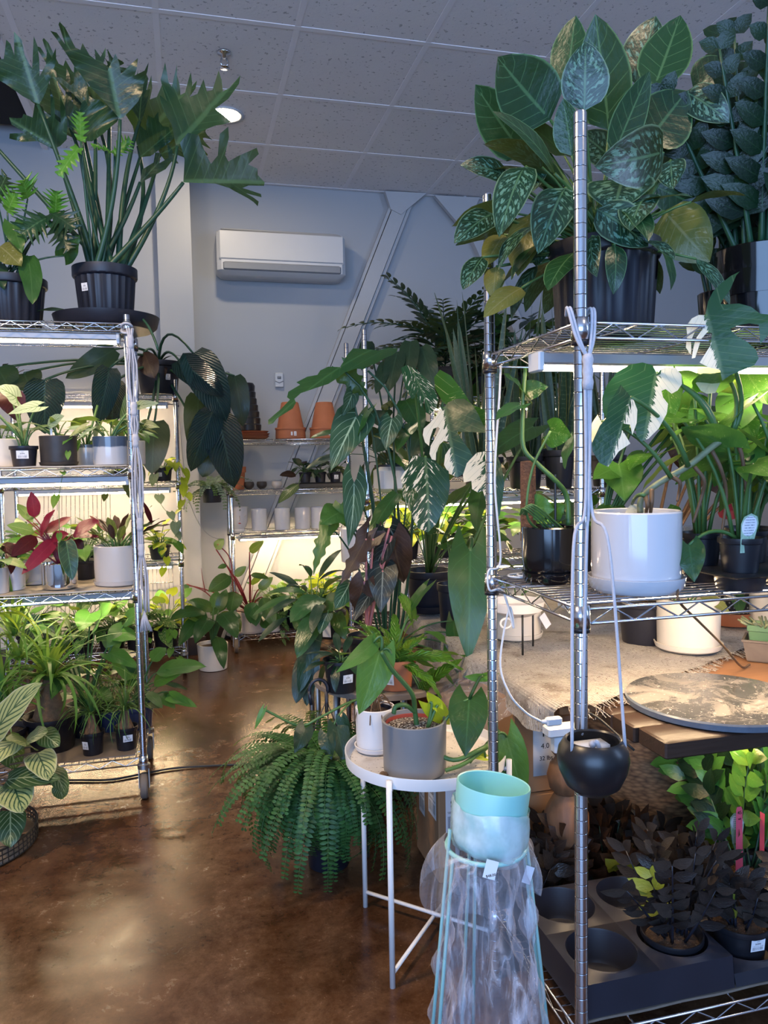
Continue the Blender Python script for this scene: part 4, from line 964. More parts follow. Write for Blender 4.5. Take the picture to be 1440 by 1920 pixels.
# ---- near rack, top shelf
z = LZ[0]+.002
P = Plant('potted_philodendron', 'tall split-leaf philodendron in a black ribbed pot on a wide saucer', on(200, 590, 3.32, z), r=.125, h=.24, saucer=(.205, .055, 'nursery'), ribs=24, leaves=['sello', 'young'], stems='stemd', z_up=.006, lab=(-38, .62, .03, .03))
rt = P.o+V((0, 0, .22))
SEL = (
    ((205, 565), (80, 165), -.08, -.16, -.25, (150, 400), ((200, 560), (130, 530), (40, 470), (-20, 440), (-20, 340), (30, 330), (40, 220), (60, 240), (80, 300), (75, 170), (115, 210), (130, 290), (150, 330), (170, 360), (175, 180), (195, 230), (205, 300), (210, 400), (240, 330), (245, 240), (270, 290), (290, 230), (292, 300), (270, 400), (240, 500), (215, 560))),
    ((648, 645), (570, 260), -.16, -.22, -.3, (222, 380), ((645, 640), (590, 580), (500, 490), (420, 390), (330, 250), (300, 210), (330, 215), (370, 270), (340, 170), (345, 155), (370, 180), (420, 280), (445, 290), (455, 250), (490, 310), (520, 330), (515, 270), (545, 310), (570, 255), (570, 300), (560, 340), (580, 380), (620, 280), (640, 330), (650, 390), (690, 340), (735, 290), (730, 350), (720, 390), (770, 360), (790, 310), (785, 360), (765, 440), (765, 480), (740, 540), (700, 590), (660, 640))),
    ((300, 800), (50, 650), .02, -.03, -.2, (150, 420), ((285, 805), (200, 760), (110, 760), (40, 740), (45, 715), (130, 715), (60, 670), (50, 635), (90, 640), (120, 640), (130, 620), (180, 640), (200, 560), (240, 590), (260, 650), (285, 640), (290, 500), (310, 560), (310, 650), (340, 680), (345, 540), (370, 600), (380, 680), (370, 760), (330, 790))),
    ((515, 640), (280, 415), .12, .12, -.2, (180, 400), ((510, 650), (470, 590), (400, 510), (330, 450), (275, 415), (330, 420), (380, 460), (400, 450), (400, 360), (430, 400), (470, 450), (480, 520), (510, 540), (560, 560), (540, 600))),
    ((755, 655), (780, 380), .12, .16, -.2, (225, 330), ((750, 650), (700, 590), (690, 560), (740, 520), (770, 470), (780, 380), (800, 420), (790, 480), (810, 470), (800, 520), (780, 600), (765, 650))),
    ((957, 790), (1290, 410), .0, .03, -.3, (318, 380), ((950, 785), (930, 690), (880, 620), (875, 560), (910, 580), (885, 470), (910, 400), (925, 480), (940, 500), (970, 400), (965, 480), (970, 560), (1000, 540), (1040, 420), (1045, 480), (1030, 540), (1070, 520), (1105, 445), (1120, 500), (1150, 490), (1185, 395), (1200, 440), (1205, 490), (1240, 470), (1300, 405), (1290, 450), (1230, 530), (1160, 580), (1240, 650), (1160, 670), (1080, 710), (1010, 760))),
    ((755, 855), (940, 700), .14, .18, -.2, (230, 400), ((760, 850), (740, 780), (760, 700), (790, 720), (800, 650), (830, 660), (860, 620), (860, 670), (880, 690), (940, 690), (945, 740), (880, 790), (810, 840))),
    ((757, 985), (925, 800), .05, .08, -.2, (235, 420), ((755, 990), (770, 920), (830, 880), (840, 830), (870, 830), (860, 880), (910, 850), (905, 780), (930, 810), (930, 860), (890, 910), (820, 950))),
    ((990, 985), (1430, 990), -.06, .05, .2, (300, 400), ((990, 985), (1010, 880), (1000, 800), (1040, 760), (1090, 770), (1120, 860), (1140, 900), (1180, 860), (1200, 760), (1240, 730), (1240, 780), (1215, 860), (1230, 890), (1290, 860), (1390, 820), (1400, 850), (1340, 900), (1390, 920), (1390, 950), (1430, 985), (1420, 1005), (1330, 1005), (1290, 1020), (1390, 1050), (1390, 1068), (1300, 1050), (1370, 1090), (1360, 1115), (1300, 1080), (1220, 1020), (1150, 995), (1060, 990))),
    ((440, 760), (330, 560), .10, .10, -.2, (175, 400), ((435, 760), (380, 700), (360, 620), (390, 640), (400, 560), (430, 600), (450, 520), (480, 580), (520, 540), (560, 560), (640, 620), (640, 680), (560, 740), (500, 770))))
SEL = [(*x_, (0, 0, 2.88)) for x_ in SEL] + [(SEL[1][0], SEL[1][1], .2, .24, -.2, (225, 350), SEL[1][6], (-20, 40, 3.1)), (SEL[5][0], SEL[5][1], .22, .26, -.2, (290, 400), SEL[5][6], (-50, 20, 3.1)), (SEL[2][0], SEL[2][1], .2, .2, -.2, (190, 400), SEL[2][6], (60, 0, 3.0)), (SEL[0][0], SEL[0][1], .2, .2, -.2, (190, 380), SEL[0][6], (70, 70, 3.3))]
for b, t, yb, yt, bend, ax, pts, crop_ in SEL:
    B = P.poly(b, t, pts, 3.32+yb, 3.32+yt, crop_, bend, random.uniform(-.15, .15), 0, .30, .09)
    a = rt+V((random.uniform(-.05, .05), random.uniform(-.05, .05), random.uniform(-.02, .02))); P.stem.tube(bez(a, atY(*ax, 3.32+yb*.5), B, 12), [.013, .0065], 8)
for b, t, w, yb, yt, roll, k, mi, bend, up, ax in (
    ((148, 276), (110, 330), 40, -.1, -.15, 0, 'sello', 1, .5, .3, (160, 380)),
    ((218, 292), (175, 275), 45, -.1, -.15, .3, 'sello', 1, .4, .5, (215, 380)), ((152, 265), (150, 210), 40, -.1, -.1, .3, 'sello', 1, -.3, .2, (160, 380)), ((215, 290), (245, 262), 40, -.08, -.1, .2, 'sello', 1, .3, .4, (215, 380)),
    ((205, 190), (215, 110), 90, .2, .25, .5, 'sello', 0, -.3, .2, (205, 350)), ((300, 290), (385, 245), 90, .2, .25, .3, 'sello', 0, -.2, .3, (270, 400)),
    ((-14, 268), (-60, 190), 100, .0, -.05, .2, 'sello', 0, -.3, .2, (95, 390))):
    B = P.xl(b, t, 3.32+yb, 3.32+yt, w, k, bend, roll, mi, .10, .05, up=up, wf=30)
    a = rt+V((random.uniform(-.05, .05), random.uniform(-.05, .05), random.uniform(-.02, .02))); c = atY(*ax, 3.32+yb*.5)
    P.stem.tube(bez(a, c, B, 12), [.013 if mi == 0 else .006, .0065 if mi == 0 else .004], 8)
P.fol.leaf(P.o+V((-.13, -.05, .06)), V((-1, -.3, .25)), V((.1, -.5, 1)), .12, .05, 'ovate', .6)
P.stem.tube(bez(P.o+V((.12, -.1, .05)), P.o+V((.17, -.16, .02)), P.o+V((.20, -.2, -.10))), .005, 6)
P.done(stem='petioles')
P = Plant('potted_philodendron', 'sprawling philodendron with yellowing leaves in a black ribbed nursery pot', on(22, 596, 3.30, z), r=.135, h=.185, ribs=22, leaves=['young', 'sello', 'mid', 'aglay', 'dark'], stems='stemd')
rt = P.top
for b, t, w, k, mi, bend in (((14, 398), (30, 362), 62, 'sello', 0, .4), ((52, 372), (42, 338), 76, 'sello', 0, .3), ((104, 402), (106, 358), 55, 'sello', 0, .3), ((-6, 375), (12, 330), 70, 'sello', 1, .3), ((95, 400), (140, 430), 70, 'sello', 4, .6), ((90, 408), (40, 440), 80, 'sello', 1, .7), ((24, 420), (42, 475), 40, 'heart', 2, .3), ((0, 462), (40, 500), 50, 'oblong', 3, .5), ((52, 480), (60, 572), 42, 'oblong', 2, .5), ((100, 415), (130, 470), 60, 'sello', 4, .5), ((-10, 500), (8, 545), 40, 'heart', 4, .5), ((120, 480), (150, 440), 40, 'heart', 2, .3)):
    P.xl(b, t, 3.22, 3.16, w, k, bend, random.uniform(-.3, .3), mi, .12, .05, up=.35, root=rt+V((random.uniform(-.06, .06), random.uniform(-.05, .05), 0)), pr=.004, sag=.05)
P.done()

# ---- near rack, second shelf
z = LZ[1]+.008
P = Plant('potted_alocasia', 'small silver-leaved plant in a black nursery pot with a white price label', on(46, 872, 3.19, z), r=.052, h=.078, leaves=['silver', 'calad', 'maroon'], lab=(4, .58, .042, .03))
P.bush(5, (50, 80), (.05, .10), (.07, .10), .45, 'arrow', .4, (30, 80), ms=(0, 0, 1)); P.stem.tube([P.top+V((.03, 0, -.01)), P.top+V((-.16, .03, .22))], .006, 6, m=0)
P.xl((70, 762), (14, 778), 3.2, 3.14, 28, 'arrow', .3, .2, 0, root=P.top); P.xl((20, 745), (32, 790), 3.3, 3.3, 50, 'arrow', .4, 0, 2, root=P.top); P.xl((30, 745), (-8, 725), 3.25, 3.2, 46, 'arrow', .4, .2, 0, root=P.top); P.done()
P = Plant('potted_alocasia', 'trailing silver-veined plant in a charcoal ceramic pot with saucer', on(111, 872, 3.20, z), pot='cyl', r=.068, h=.112, mat='darkcer', saucer=(.072, .016, 'darkcer'), z_up=.004, leaves=['silver', 'philol', 'mid'])
P.bush(7, (30, 75), (.05, .11), (.06, .10), .45, 'arrow', .4, (30, 80), ms=(0, 0, 1, 2)); P.xl((88, 800), (122, 780), 3.18, 3.1, 24, 'lance', .4, .2, 0, root=P.top); P.done()
sticker(P.root, P.top+V((-.02, -.02, .025)), (0, -1, .1), .008, .06, name='plant_marker', mat='label')
P = Plant('potted_vine', 'climbing vine with a bamboo stick in a small two-tone pot behind the charcoal pot', on(163, 868, 3.34, z), pot='cyl', r=.042, h=.085, mat='twotone', leaves=['philol', 'silver', 'mid'])
P.bush(9, (20, 80), (.03, .10), (.04, .07), .5, 'heart', .4, (30, 90), ms=(0, 0, 1, 2)); P.stem.tube([P.top, P.top+V((.05, 0, .17))], .005, 6)
P.vine([P.top+V((0, -.04, 0)), P.top+V((-.02, -.15, .03)), P.top+V((-.05, -.19, -.06)), P.top+V((-.08, -.20, -.18)), P.top+V((-.085, -.21, -.36))], 6, .05, .55, 'heart', 0); P.done()
P = Plant('potted_alocasia', 'broad veined plant in a two-tone blue and white glazed pot', on(208, 871, 3.20, z), pot='cyl', r=.066, h=.112, mat='twotone', leaves=['philol', 'silver', 'calad'])
P.bush(8, (35, 80), (.05, .12), (.07, .11), .48, 'arrow', .4, (30, 90), ms=(0, 1, 2, 2))
P.xl((262, 760), (300, 756), 3.2, 3.15, 18, 'arrow', .3, .3, 1, root=P.top); P.xl((270, 795), (300, 802), 3.2, 3.15, 20, 'arrow', .3, .2, 2, root=P.top); P.xl((240, 790), (236, 735), 3.24, 3.24, 32, 'arrow', .3, .3, 2, root=P.top); P.done()
for px, Y, r, h, lab in ((4, 3.33, .075, .11, 'plain cream pot beside the small black nursery pot'), (246, 3.40, .06, .10, 'cream pot standing behind the two-tone glazed pot'), (140, 3.42, .05, .09, 'cream pot at the back behind the charcoal pot')):
    P = Plant('potted_plant', lab.replace('pot', 'pot with a leafy plant', 1), on(px, 872, Y, z), pot='cyl', r=r, h=h, mat='cream', leaves=['philol', 'mid']); P.bush(7, (30, 80), (.04, .1), (.05, .09), .6, 'heart', .4, ms=(0, 1)); P.done()

# ---- near rack, third shelf
z = LZ[2]+.008
P = Plant('potted_stromanthe', 'crimson stromanthe in a mirror silver pot with a long green leaf drooping over', on(113, 1100, 3.20, z), pot='round', r=.066, h=.105, mat='mirror', leaves=['red', 'strom', 'aglap', 'maroon'], stems='stemr')
for b, t, w, k, mi, yt in (((64, 970), (58, 922), 26, 'ovate', 0, 0), ((76, 1006), (104, 956), 30, 'ovate', 0, -.05), ((65, 998), (12, 985), 24, 'lance', 1, -.05), ((68, 1006), (20, 1045), 30, 'ovate', 3, -.1), ((105, 1010), (40, 1078), 28, 'ovate', 0, -.12), ((85, 1000), (135, 970), 28, 'ovate', 0, .05), ((137, 1002), (188, 978), 34, 'ovate', 0, -.08), ((140, 1005), (186, 1008), 22, 'ovate', 0, -.05), ((95, 1010), (130, 1002), 24, 'ovate', 0, -.05), ((18, 1028), (20, 1078), 22, 'ovate', 3, -.1), ((5, 1020), (32, 1040), 22, 'ovate', 3, -.05), ((62, 980), (32, 945), 18, 'lance', 1, .05), ((140, 1012), (155, 1030), 20, 'ovate', 3, 0), ((50, 975), (75, 955), 20, 'lance', 1, .05)):
    P.xl(b, t, 3.2, 3.2+yt, w, k, .35, random.uniform(-.5, .5), mi, .14, .03, up=.45, root=P.top, pr=.003)
P.xl((124, 1014), (136, 1088), 3.12, 3.08, 34, 'oblong', .3, 0, 2, root=P.top, up=.1); P.done()
P = Plant('potted_calathea', 'dark maroon calathea in a big pale glazed pot with saucer', on(224, 1098, 3.24, z), pot='round', r=.093, h=.155, mat='creamgl', saucer=(.099, .022, 'creamgl'), z_up=.006, leaves=['maroon', 'calad', 'brown'])
P.bush(26, (40, 88), (.03, .09), (.10, .15), .24, 'wavy', .3, (0, 35), ms=(0, 0, 2, 1), wave=.06, r0=.5); P.xl((285, 982), (268, 940), 3.2, 3.15, 10, 'wavy', .3, 0, 0, root=P.top); P.done()
for px, Y, r, h, mt, lf, lab in ((72, 3.40, .075, .105, 'creamgl', 'wcprin', 'green leafy plant in a beige pot with saucer behind the mirror pot'), (20, 3.25, .055, .10, 'whitegl', 'mid', 'green plant in a pale celadon pot beside the crimson plant'), (-2, 3.17, .035, .10, 'creamgl', 'strom', 'plant in a small pale pot at the end of the crimson row'), (160, 3.46, .06, .08, 'nursery', 'mid', 'green nursery plant behind the big pale glazed pot')):
    P = Plant('potted_plant', lab, on(px, 1090, Y, z), pot='cyl' if mt != 'nursery' else 'nursery', r=r, h=h, mat=mt, saucer=(r*1.12, .014, mt) if px == 72 else None, leaves=[lf, 'philol']); P.bush(9, (25, 80), (.05, .13), (.07, .11), .55, 'heart', .4, ms=(0, 0, 1)); P.done()

# ---- near rack, bottom shelf
z = LZ[3]+.008
def ponytail(label, loc, r, h, trunk, n, L, lab=None, W=.008, big=False):
    P = Plant('ponytail_palm', label, loc, r=r, h=h, leaves='strap' if big else 'strapd', stems='caud', lab=lab, mat='blackpl'); t0 = P.top-V((0, 0, .01)); q = trunk
    P.stem.lathe([(0, 0), (r*.62, 0), (r*.66, q*.12), (r*.56, q*.3), (r*.36, q*.6), (r*.27, q*.9), (r*.2, q), (0, q)], t0, 16, mod=lambda x, a, zz, k: x*(1+.05*math.sin(a*5+k)))
    P.straps(n, L, W, (12, 88), (1.4, 3.2), top=t0+V((0, 0, q*.97))); P.done(stem='trunk'); return P
ponytail('small ponytail palm beside the big one, bulb base in a labelled black pot', on(175, 1418, 3.17, z), .047, .092, .085, 75, (.11, .24), (-32, .5, .026, .032), .006)
ponytail('small ponytail palm by the chrome post, bulb base in a labelled black pot', on(238, 1408, 3.19, z), .047, .092, .085, 75, (.11, .24), (12, .58, .036, .028), .006)
ponytail('large ponytail palm with long strap leaves in a wide black pot', on(100, 1425, 3.28, z), .105, .14, .17, 75, (.24, .44), None, .020, True)
P = Plant('potted_dracaena', 'bushy green dracaena beside the large ponytail palm', on(8, 1425, 3.22, z), r=.09, h=.12, mat='blackpl', leaves=['strap', 'lime'])
for k in range(5): P.straps(26, (.14, .28), .017, (15, 88), (.8, 2.2), top=P.top+V((random.uniform(-.08, .08), random.uniform(-.06, .06), .10+.09*k)), m=0 if k < 4 else 1)
P.stem.tube([P.top, P.top+V((0, 0, .45))], .008, 8); P.done()
P = Plant('potted_philodendron', 'pale green broad-leaved plant glowing under the light behind the ponytail palms', on(165, 1425, 3.42, z), r=.08, h=.13, leaves=['philol', 'mid', 'pleat', 'lime'])
for b, t, w, mi in (((180, 1170), (215, 1135), 70, 0), ((170, 1150), (150, 1185), 50, 0), ((215, 1188), (262, 1200), 40, 0), ((80, 1170), (50, 1200), 60, 2), ((110, 1190), (60, 1180), 50, 1), ((240, 1160), (280, 1150), 40, 1), ((130, 1180), (110, 1150), 50, 1), ((205, 1225), (260, 1255), 36, 0), ((230, 1180), (200, 1215), 40, 1)):
    P.xl(b, t, 3.4, 3.34, w, 'heart', .5, random.uniform(-.4, .4), mi, root=P.top, up=.5)
P.bush(14, (20, 75), (.12, .3), (.09, .14), .62, 'heart', .5, ms=(0, 1, 1)); P.done()
P = Plant('potted_aglaonema', 'light green aglaonema leaning out of the rack past the chrome post', on(262, 1400, 3.44, z), r=.07, h=.10, mat='blue', leaves=['philol', 'mid', 'aglap'])
for b, t, w, mi, yt in (((292, 1262), (388, 1252), 42, 0, -.02), ((288, 1280), (338, 1266), 34, 0, -.05), ((292, 1300), (328, 1330), 32, 1, -.04), ((305, 1305), (370, 1328), 24, 0, -.06), ((255, 1275), (205, 1228), 34, 0, 0), ((262, 1262), (230, 1240), 30, 1, .02), ((285, 1240), (312, 1215), 34, 0, .03), ((275, 1320), (300, 1330), 26, 1, -.1)):
    P.xl(b, t, 3.42, 3.42+yt, w, 'ovate', .6, random.uniform(-.3, .3), mi, root=P.top, up=.55)
P.bush(10, (30, 75), (.08, .2), (.1, .15), .36, 'ovate', .5, ms=(0, 1, 1)); P.done()
for px, lab in ((208, 'dark blue nursery pot of grassy palms at the back of the bottom shelf'), (35, 'black nursery pot of grassy palms at the back beside the dracaena')):
    P = Plant('potted_palm', lab, on(px, 1400, 3.44, z), r=.055, h=.09, mat='blue' if px > 100 else 'blackpl', leaves='strapd'); P.straps(46, (.14, .28), .008, (20, 88), (.8, 2.4)); P.done()

# ---- floor, calathea in a wire tray
TP = V((-.80, 2.86, 0))
t = thing('wire_tray', 'low round black wire basket tray on the floor under the striped calathea', 'tray', TP)
m = MB(); ring = lambda z_: [TP+V((.25*math.cos(k*pi/24), .25*math.sin(k*pi/24), z_)) for k in range(49)]
for z_ in (.006, .022, .038, .056): m.tube(ring(z_), .0025 if z_ < .05 else .004, 5, cap=False)
for k in range(72): a = 2*pi*k/72; m.tube([TP+V((.25*math.cos(a), .25*math.sin(a), .004)), TP+V((.25*math.cos(a), .25*math.sin(a), .058))], .0017, 4, cap=False)
m.build('wire_rim', 'blackmet', t); MB().lathe([(0, .004), (.247, .004), (.247, .010), (0, .010)], TP, 40).build('base', 'boardd', t)
P = Plant('potted_calathea', 'large calathea with pale striped leaves standing in the wire tray', TP+V((-.02, .02, .011)), r=.10, h=.13, mat='blackpl', leaves=['cala', 'calad', 'brown'], stems='stemb')
for b, t_, w, mi, yt, roll in (((-10, 1375), (82, 1280), 62, 0, -.1, .1), ((60, 1400), (10, 1390), 50, 1, -.1, .3), ((45, 1395), (92, 1375), 50, 1, -.1, 0), ((80, 1375), (112, 1400), 40, 1, -.05, .3), ((70, 1412), (92, 1465), 56, 0, -.14, 0), ((95, 1440), (122, 1490), 40, 1, -.08, -.3), ((14, 1462), (116, 1462), 46, 1, -.14, .2), ((25, 1470), (45, 1525), 70, 0, -.15, .2), ((10, 1475), (-20, 1530), 50, 0, -.12, .1), ((20, 1520), (20, 1590), 56, 1, -.08, .1), ((30, 1390), (-30, 1440), 50, 0, -.1, .2), ((10, 1380), (30, 1440), 50, 1, .05, .2), ((60, 1430), (110, 1440), 40, 1, .1, .3), ((110, 1470), (118, 1498), 30, 1, 0, .1)):
    P.xl(b, t_, 2.78, 2.78+yt, w, 'oblong', .5, roll, mi, .12, .03, up=.45, root=P.top, pr=.004, sag=.10)
P.done()

# ---- rear rack by the wall
P = Plant('potted_philodendron', 'dark pleated philodendron with huge hanging leaves in a black pot by the wall', on(298, 722, 5.0, RLZ[0]+.002), r=.14, h=.20, leaves=['pleat', 'dark', 'brown'], stems='stemd', lab=(28, .5, .03, .035))
rt = P.top
for b, t_, w, mi, yb, yt, arch in (((362, 662), (425, 790), 74, 0, -.3, -.38, (300, 580)), ((335, 675), (420, 745), 56, 0, -.3, -.4, (310, 640)), ((372, 740), (365, 860), 52, 1, -.25, -.3, (330, 690)), ((400, 770), (358, 885), 56, 0, -.32, -.38, (360, 700)), ((410, 780), (440, 915), 72, 0, -.33, -.42, (380, 700)), ((440, 705), (455, 800), 42, 1, -.05, -.05, (400, 690)), ((85, 712), (85, 815), 74, 0, -.9, -1.0, (180, 670)), ((205, 690), (182, 800), 50, 0, -.8, -.95, (260, 640)), ((215, 715), (208, 800), 50, 0, -.75, -.85, (270, 680)), ((215, 655), (122, 710), 44, 1, -.5, -.6, (280, 640)), ((290, 790), (285, 890), 60, 1, -.5, -.55, (300, 720)), ((250, 870), (248, 938), 44, 1, -.5, -.5, (290, 760)), ((270, 660), (290, 710), 40, 2, -.35, -.4, (290, 640)), ((45, 700), (60, 735), 60, 1, -.7, -.75, (200, 660)), ((-5, 690), (20, 735), 60, 1, -.7, -.75, (200, 660)), ((395, 850), (380, 895), 40, 1, -.3, -.3, (350, 760))):
    P.xl(b, t_, 5.0+yb, 5.0+yt, w, 'oblong' if mi != 2 else 'wavy', .5, random.uniform(-.25, .25), mi, .13, .02, up=.1, root=rt, pr=.008, arch=atY(*arch, 5.0+yb*.6))
P.bush(10, (20, 80), (.02, .06), (.10, .2), .18, 'wavy', 1.2, m=2); P.done(stem='petioles')
P = Plant('potted_rhapis', 'spiky root-tangled plant in a dark pot under the lit strip', on(8, 735, 5.05, RLZ[0]+.002), r=.09, h=.07, leaves=['dark', 'brown'], stems='stemb'); P.bush(14, (10, 85), (.05, .15), (.08, .16), .2, 'wavy', .8, ms=(0, 1)); P.done()
z = RLZ[1]+.002
P = Plant('potted_pothos', 'lime pothos trailing from a small dark pot beside the chrome post', on(306, 900, 5.0, z), r=.06, h=.085, leaves=['lime', 'philol', 'dusty'], lab=(-20, .5, .03, .025))
P.bush(16, (10, 80), (.05, .11), (.05, .08), .7, 'tinyheart', .4, ms=(0, 0, 1)); P.vine([P.top, P.top+V((.10, -.08, .02)), P.top+V((.13, -.1, -.12)), P.top+V((.12, -.1, -.25))], 9, .07, .7, m=0)
P.vine([P.top, P.top+V((-.03, -.1, -.02)), P.top+V((-.02, -.12, -.2)), P.top+V((.07, -.12, -.33)), P.top+V((.06, -.12, -.42))], 6, .08, .8, m=2); P.done()
P = Plant('potted_pothos', 'small green pothos hanging over the lit shelf edge behind the macrame cords', on(222, 900, 5.02, z), r=.05, h=.07, leaves=['mid', 'dark']); P.bush(8, (10, 70), (.04, .08), (.05, .08), .7, 'tinyheart', .4); P.vine([P.top, P.top+V((-.04, -.08, -.02)), P.top+V((-.06, -.09, -.16))], 5, .07, .8, m=1); P.done()
z = RLZ[2]+.002
for px, Y, mi, lab, r in ((300, 5.0, ['lime', 'philol'], 'bright lime pothos mound on the third wall shelf by the post', .07), (160, 5.02, ['mid', 'marble'], 'green and white pothos in a black nursery pot behind the crimson plant', .06), (195, 5.0, ['marble', 'mid'], 'marbled pothos in a black nursery pot on the third wall shelf', .06), (120, 5.05, ['philol', 'mid'], 'pale green vine in a black pot behind the mirror pot', .06), (45, 5.02, ['mid', 'philol'], 'green pothos in a black pot far along the third wall shelf', .06)):
    P = Plant('potted_pothos', lab, on(px, 1045, Y, z), r=r, h=.085, leaves=mi); P.bush(26 if px == 300 else 18, (5, 85), (.06, .17), (.06, .10), .75, 'tinyheart', .4, ms=(0, 0, 1)); P.vine([P.top, P.top+V((.03, -.11, 0)), P.top+V((.04, -.12, -.14))], 5, .07, .8, m=0); P.done()
z = RLZ[3]+.002
for px, Y, mi, lab in ((312, 5.02, ['lime', 'philol'], 'lime pothos on the bottom wall shelf beside the peace lily'), (262, 5.0, ['marble', 'philol'], 'flowering green vine on the bottom wall shelf behind the macrame tassel'), (210, 5.04, ['mid', 'philol'], 'mid green pothos on the bottom wall shelf behind the pale broad leaf'), (150, 5.04, ['mid', 'marble'], 'green pothos on the bottom wall shelf behind the large ponytail palm'), (60, 5.04, ['philol', 'mid'], 'pale green pothos on the bottom wall shelf behind the dracaena')):
    P = Plant('potted_pothos', lab, on(px, 1200, Y, z), r=.09, h=.13, leaves=mi); P.bush(34, (5, 85), (.08, .24), (.07, .12), .75, 'tinyheart', .4, ms=(0, 0, 1)); P.vine([P.top, P.top+V((.03, -.14, 0)), P.top+V((.05, -.16, -.16))], 6, .08, .8, m=1); P.done()

# ---- rack by the diagonal beam
z = BKZ[0]+.002
pt = on(545, 822, 5.52, z)
def terrastack(label, loc):
    t = thing('terracotta_pot', label, 'pot', loc, 'upturned terracotta pots')
    k = .108; pr = [(0, .262), (k*.52, .262), (k*.57, .256), (k*.90, .072), (k*.97, .07), (k, .004), (k*.96, 0), (k*.9, 0), (k*.85, .07), (k*.5, .25), (0, .25)]
    MB().lathe(pr, loc, 40).build('pot', 'terra', t, 'auto'); MB().lathe([(k*1.0, .045), (k*1.015, .04), (k*1.015, .032), (k*1.0, .03)], V(loc)+V((0, 0, .036)), 40).build('nested_rim', 'terra', t, 'auto')
    sticker(t, V(loc)+V((.018, -k*1.02, .036)), (0.1, -1, .05), .018, .03, name='price_label'); sticker(t, V(loc)+V((-.006, -k*1.02, .036)), (0, -1, .05), .012, .026, name='price_label', mat='label'); return t
tp = terrastack('upturned terracotta pot beside the pleated leaves on the top shelf', pt); dup(tp, on(609, 822, 5.52, z), 'upturned terracotta pot next to the chrome posts on the top shelf')
loc = on(470, 822, 5.52, z)
m = lambda: MB().lathe([(0, .003), (.105, .003), (.118, .010), (.132, .024), (.128, .024), (.112, .010), (0, .009)], loc, 40)
t = thing('terracotta_saucer', 'lowest terracotta saucer of the stack on the top shelf', 'saucer', loc, 'stacked terracotta saucers'); m().build('dish', 'terra', t, 'auto')
dup(t, loc+V((.004, 0, .017)), 'middle terracotta saucer of the stack on the top shelf'); dup(t, loc+V((-.003, .002, .034)), 'topmost terracotta saucer of the stack, under the crinkled black pots')
loc = loc+V((-.02, .02, .062))
t = thing('nursery_pot_stack', 'tower of nested crinkled black nursery pots on the terracotta saucers', 'pot stack', loc)
pr = [(0, 0)]; 
for k in range(7): pr += [(.096-.006*k, .002+.046*k), (.098-.006*k, .040+.046*k)]
pr += [(.05, .335), (0, .34)]
MB().lathe(pr, loc, 32, mod=lambda q, a, zz, k: q*(1+.03*math.sin(a*3+zz*20))).build('pots', 'blackpl', t, 'auto')
z = BKZ[1]+.002
t = None
for px, lab, mt in ((467, 'grey round bowl closest to the hanging black leaves', 'greypl'), (491, 'grey round bowl between the other grey bowl and the pale one', 'greypl'), (519, 'pale cream round bowl beside the begonia tray', 'creamgl')):
    loc = on(px, 914, 5.50, z); m = MB().lathe(pot_profile('bowl', .037, .052, .018), loc, 28); solo(m, 'round_bowl', 'darkcer' if mt == 'greypl' else mt, lab, 'bowl', loc, 'small round bowls')
loc = on(446, 914, 5.5, z); m = MB().lathe(pot_profile('terra', .06, .16, .045), loc, 32); solo(m, 'terracotta_pot', 'terra', 'tall terracotta pot half hidden by the hanging dark leaves', 'pot', loc)
loc = on(600, 914, 5.52, z); t = thing('seedling_tray', 'black tray of dark begonias on the second shelf', 'tray', loc); MB().box((loc.x-.17, loc.y-.10, loc.z), (loc.x+.17, loc.y+.10, loc.z+.035), bev=.006).build('tray', 'blackpl', t, 'auto')
for k, (dx, lab) in enumerate(((-.11, 'bronze-leaved begonia at the open end of the black tray'), (0, 'dark begonia in the middle of the black tray'), (.11, 'dark begonia with a white label at the post end of the black tray'))):
    P = Plant('potted_begonia', lab, (loc.x+dx, loc.y-.02, loc.z+.037), r=.045, h=.075, leaves=['dark', 'brown', 'calad'], lab=(0, .5, .03, .03) if k == 2 else None); P.bush(13, (10, 80), (.04, .10), (.06, .10), .6, 'ovate', .5, ms=(0, 0, 1) if k == 0 else (0, 0, 0, 2))
    if k == 0: P.xl((555, 890), (524, 892), 5.4, 5.35, 18, 'ovate', .4, .2, 1, root=P.top); P.xl((560, 908), (522, 945), 5.38, 5.33, 22, 'ovate', .5, .2, 2, root=P.top); P.xl((565, 870), (548, 862), 5.4, 5.38, 14, 'ovate', .2, 0, 0, root=P.top)
    P.done()
z = BKZ[2]+.002
t0 = None
for px, lab in ((487, 'white glazed cylinder pot next to the face pot'), (530, 'brightest white glazed cylinder pot, centre of its row'), (568, 'pale grey glazed cylinder pot touching the last one in its row'), (598, 'pale grey glazed cylinder pot at the end of its row behind a lobed leaf')):
    loc = on(px, 1003, 5.50, z)
    if t0 is None:
        t0 = thing('cylinder_pot', lab, 'pot', loc, 'glazed cylinder pots'); MB().lathe(pot_profile('cyl', .056, .155, .055, .005), loc, 36).build('pot', 'whitegl', t0, 'auto')
    else: dup(t0, loc, lab)
loc = on(449, 1003, 5.48, z); t = thing('face_pot', 'white glazed footed pot with a sleeping face', 'pot', loc)
MB().lathe([(0, 0), (.045, 0), (.047, .008), (.036, .018), (.048, .035), (.060, .07), (.063, .16), (.066, .172), (.061, .174), (.056, .16), (.05, .06), (0, .03)], loc, 36).build('pot', 'whitegl', t, 'auto')
m = MB()
for s_ in (-1, 1): m.tube([loc+V((s_*.028+.018*math.cos(a_), -.058+.012*abs(s_*.028+.018*math.cos(a_))/.05, .118-.012*math.sin(a_))) for a_ in [k*pi/6 for k in range(7)]], .0022, 5)
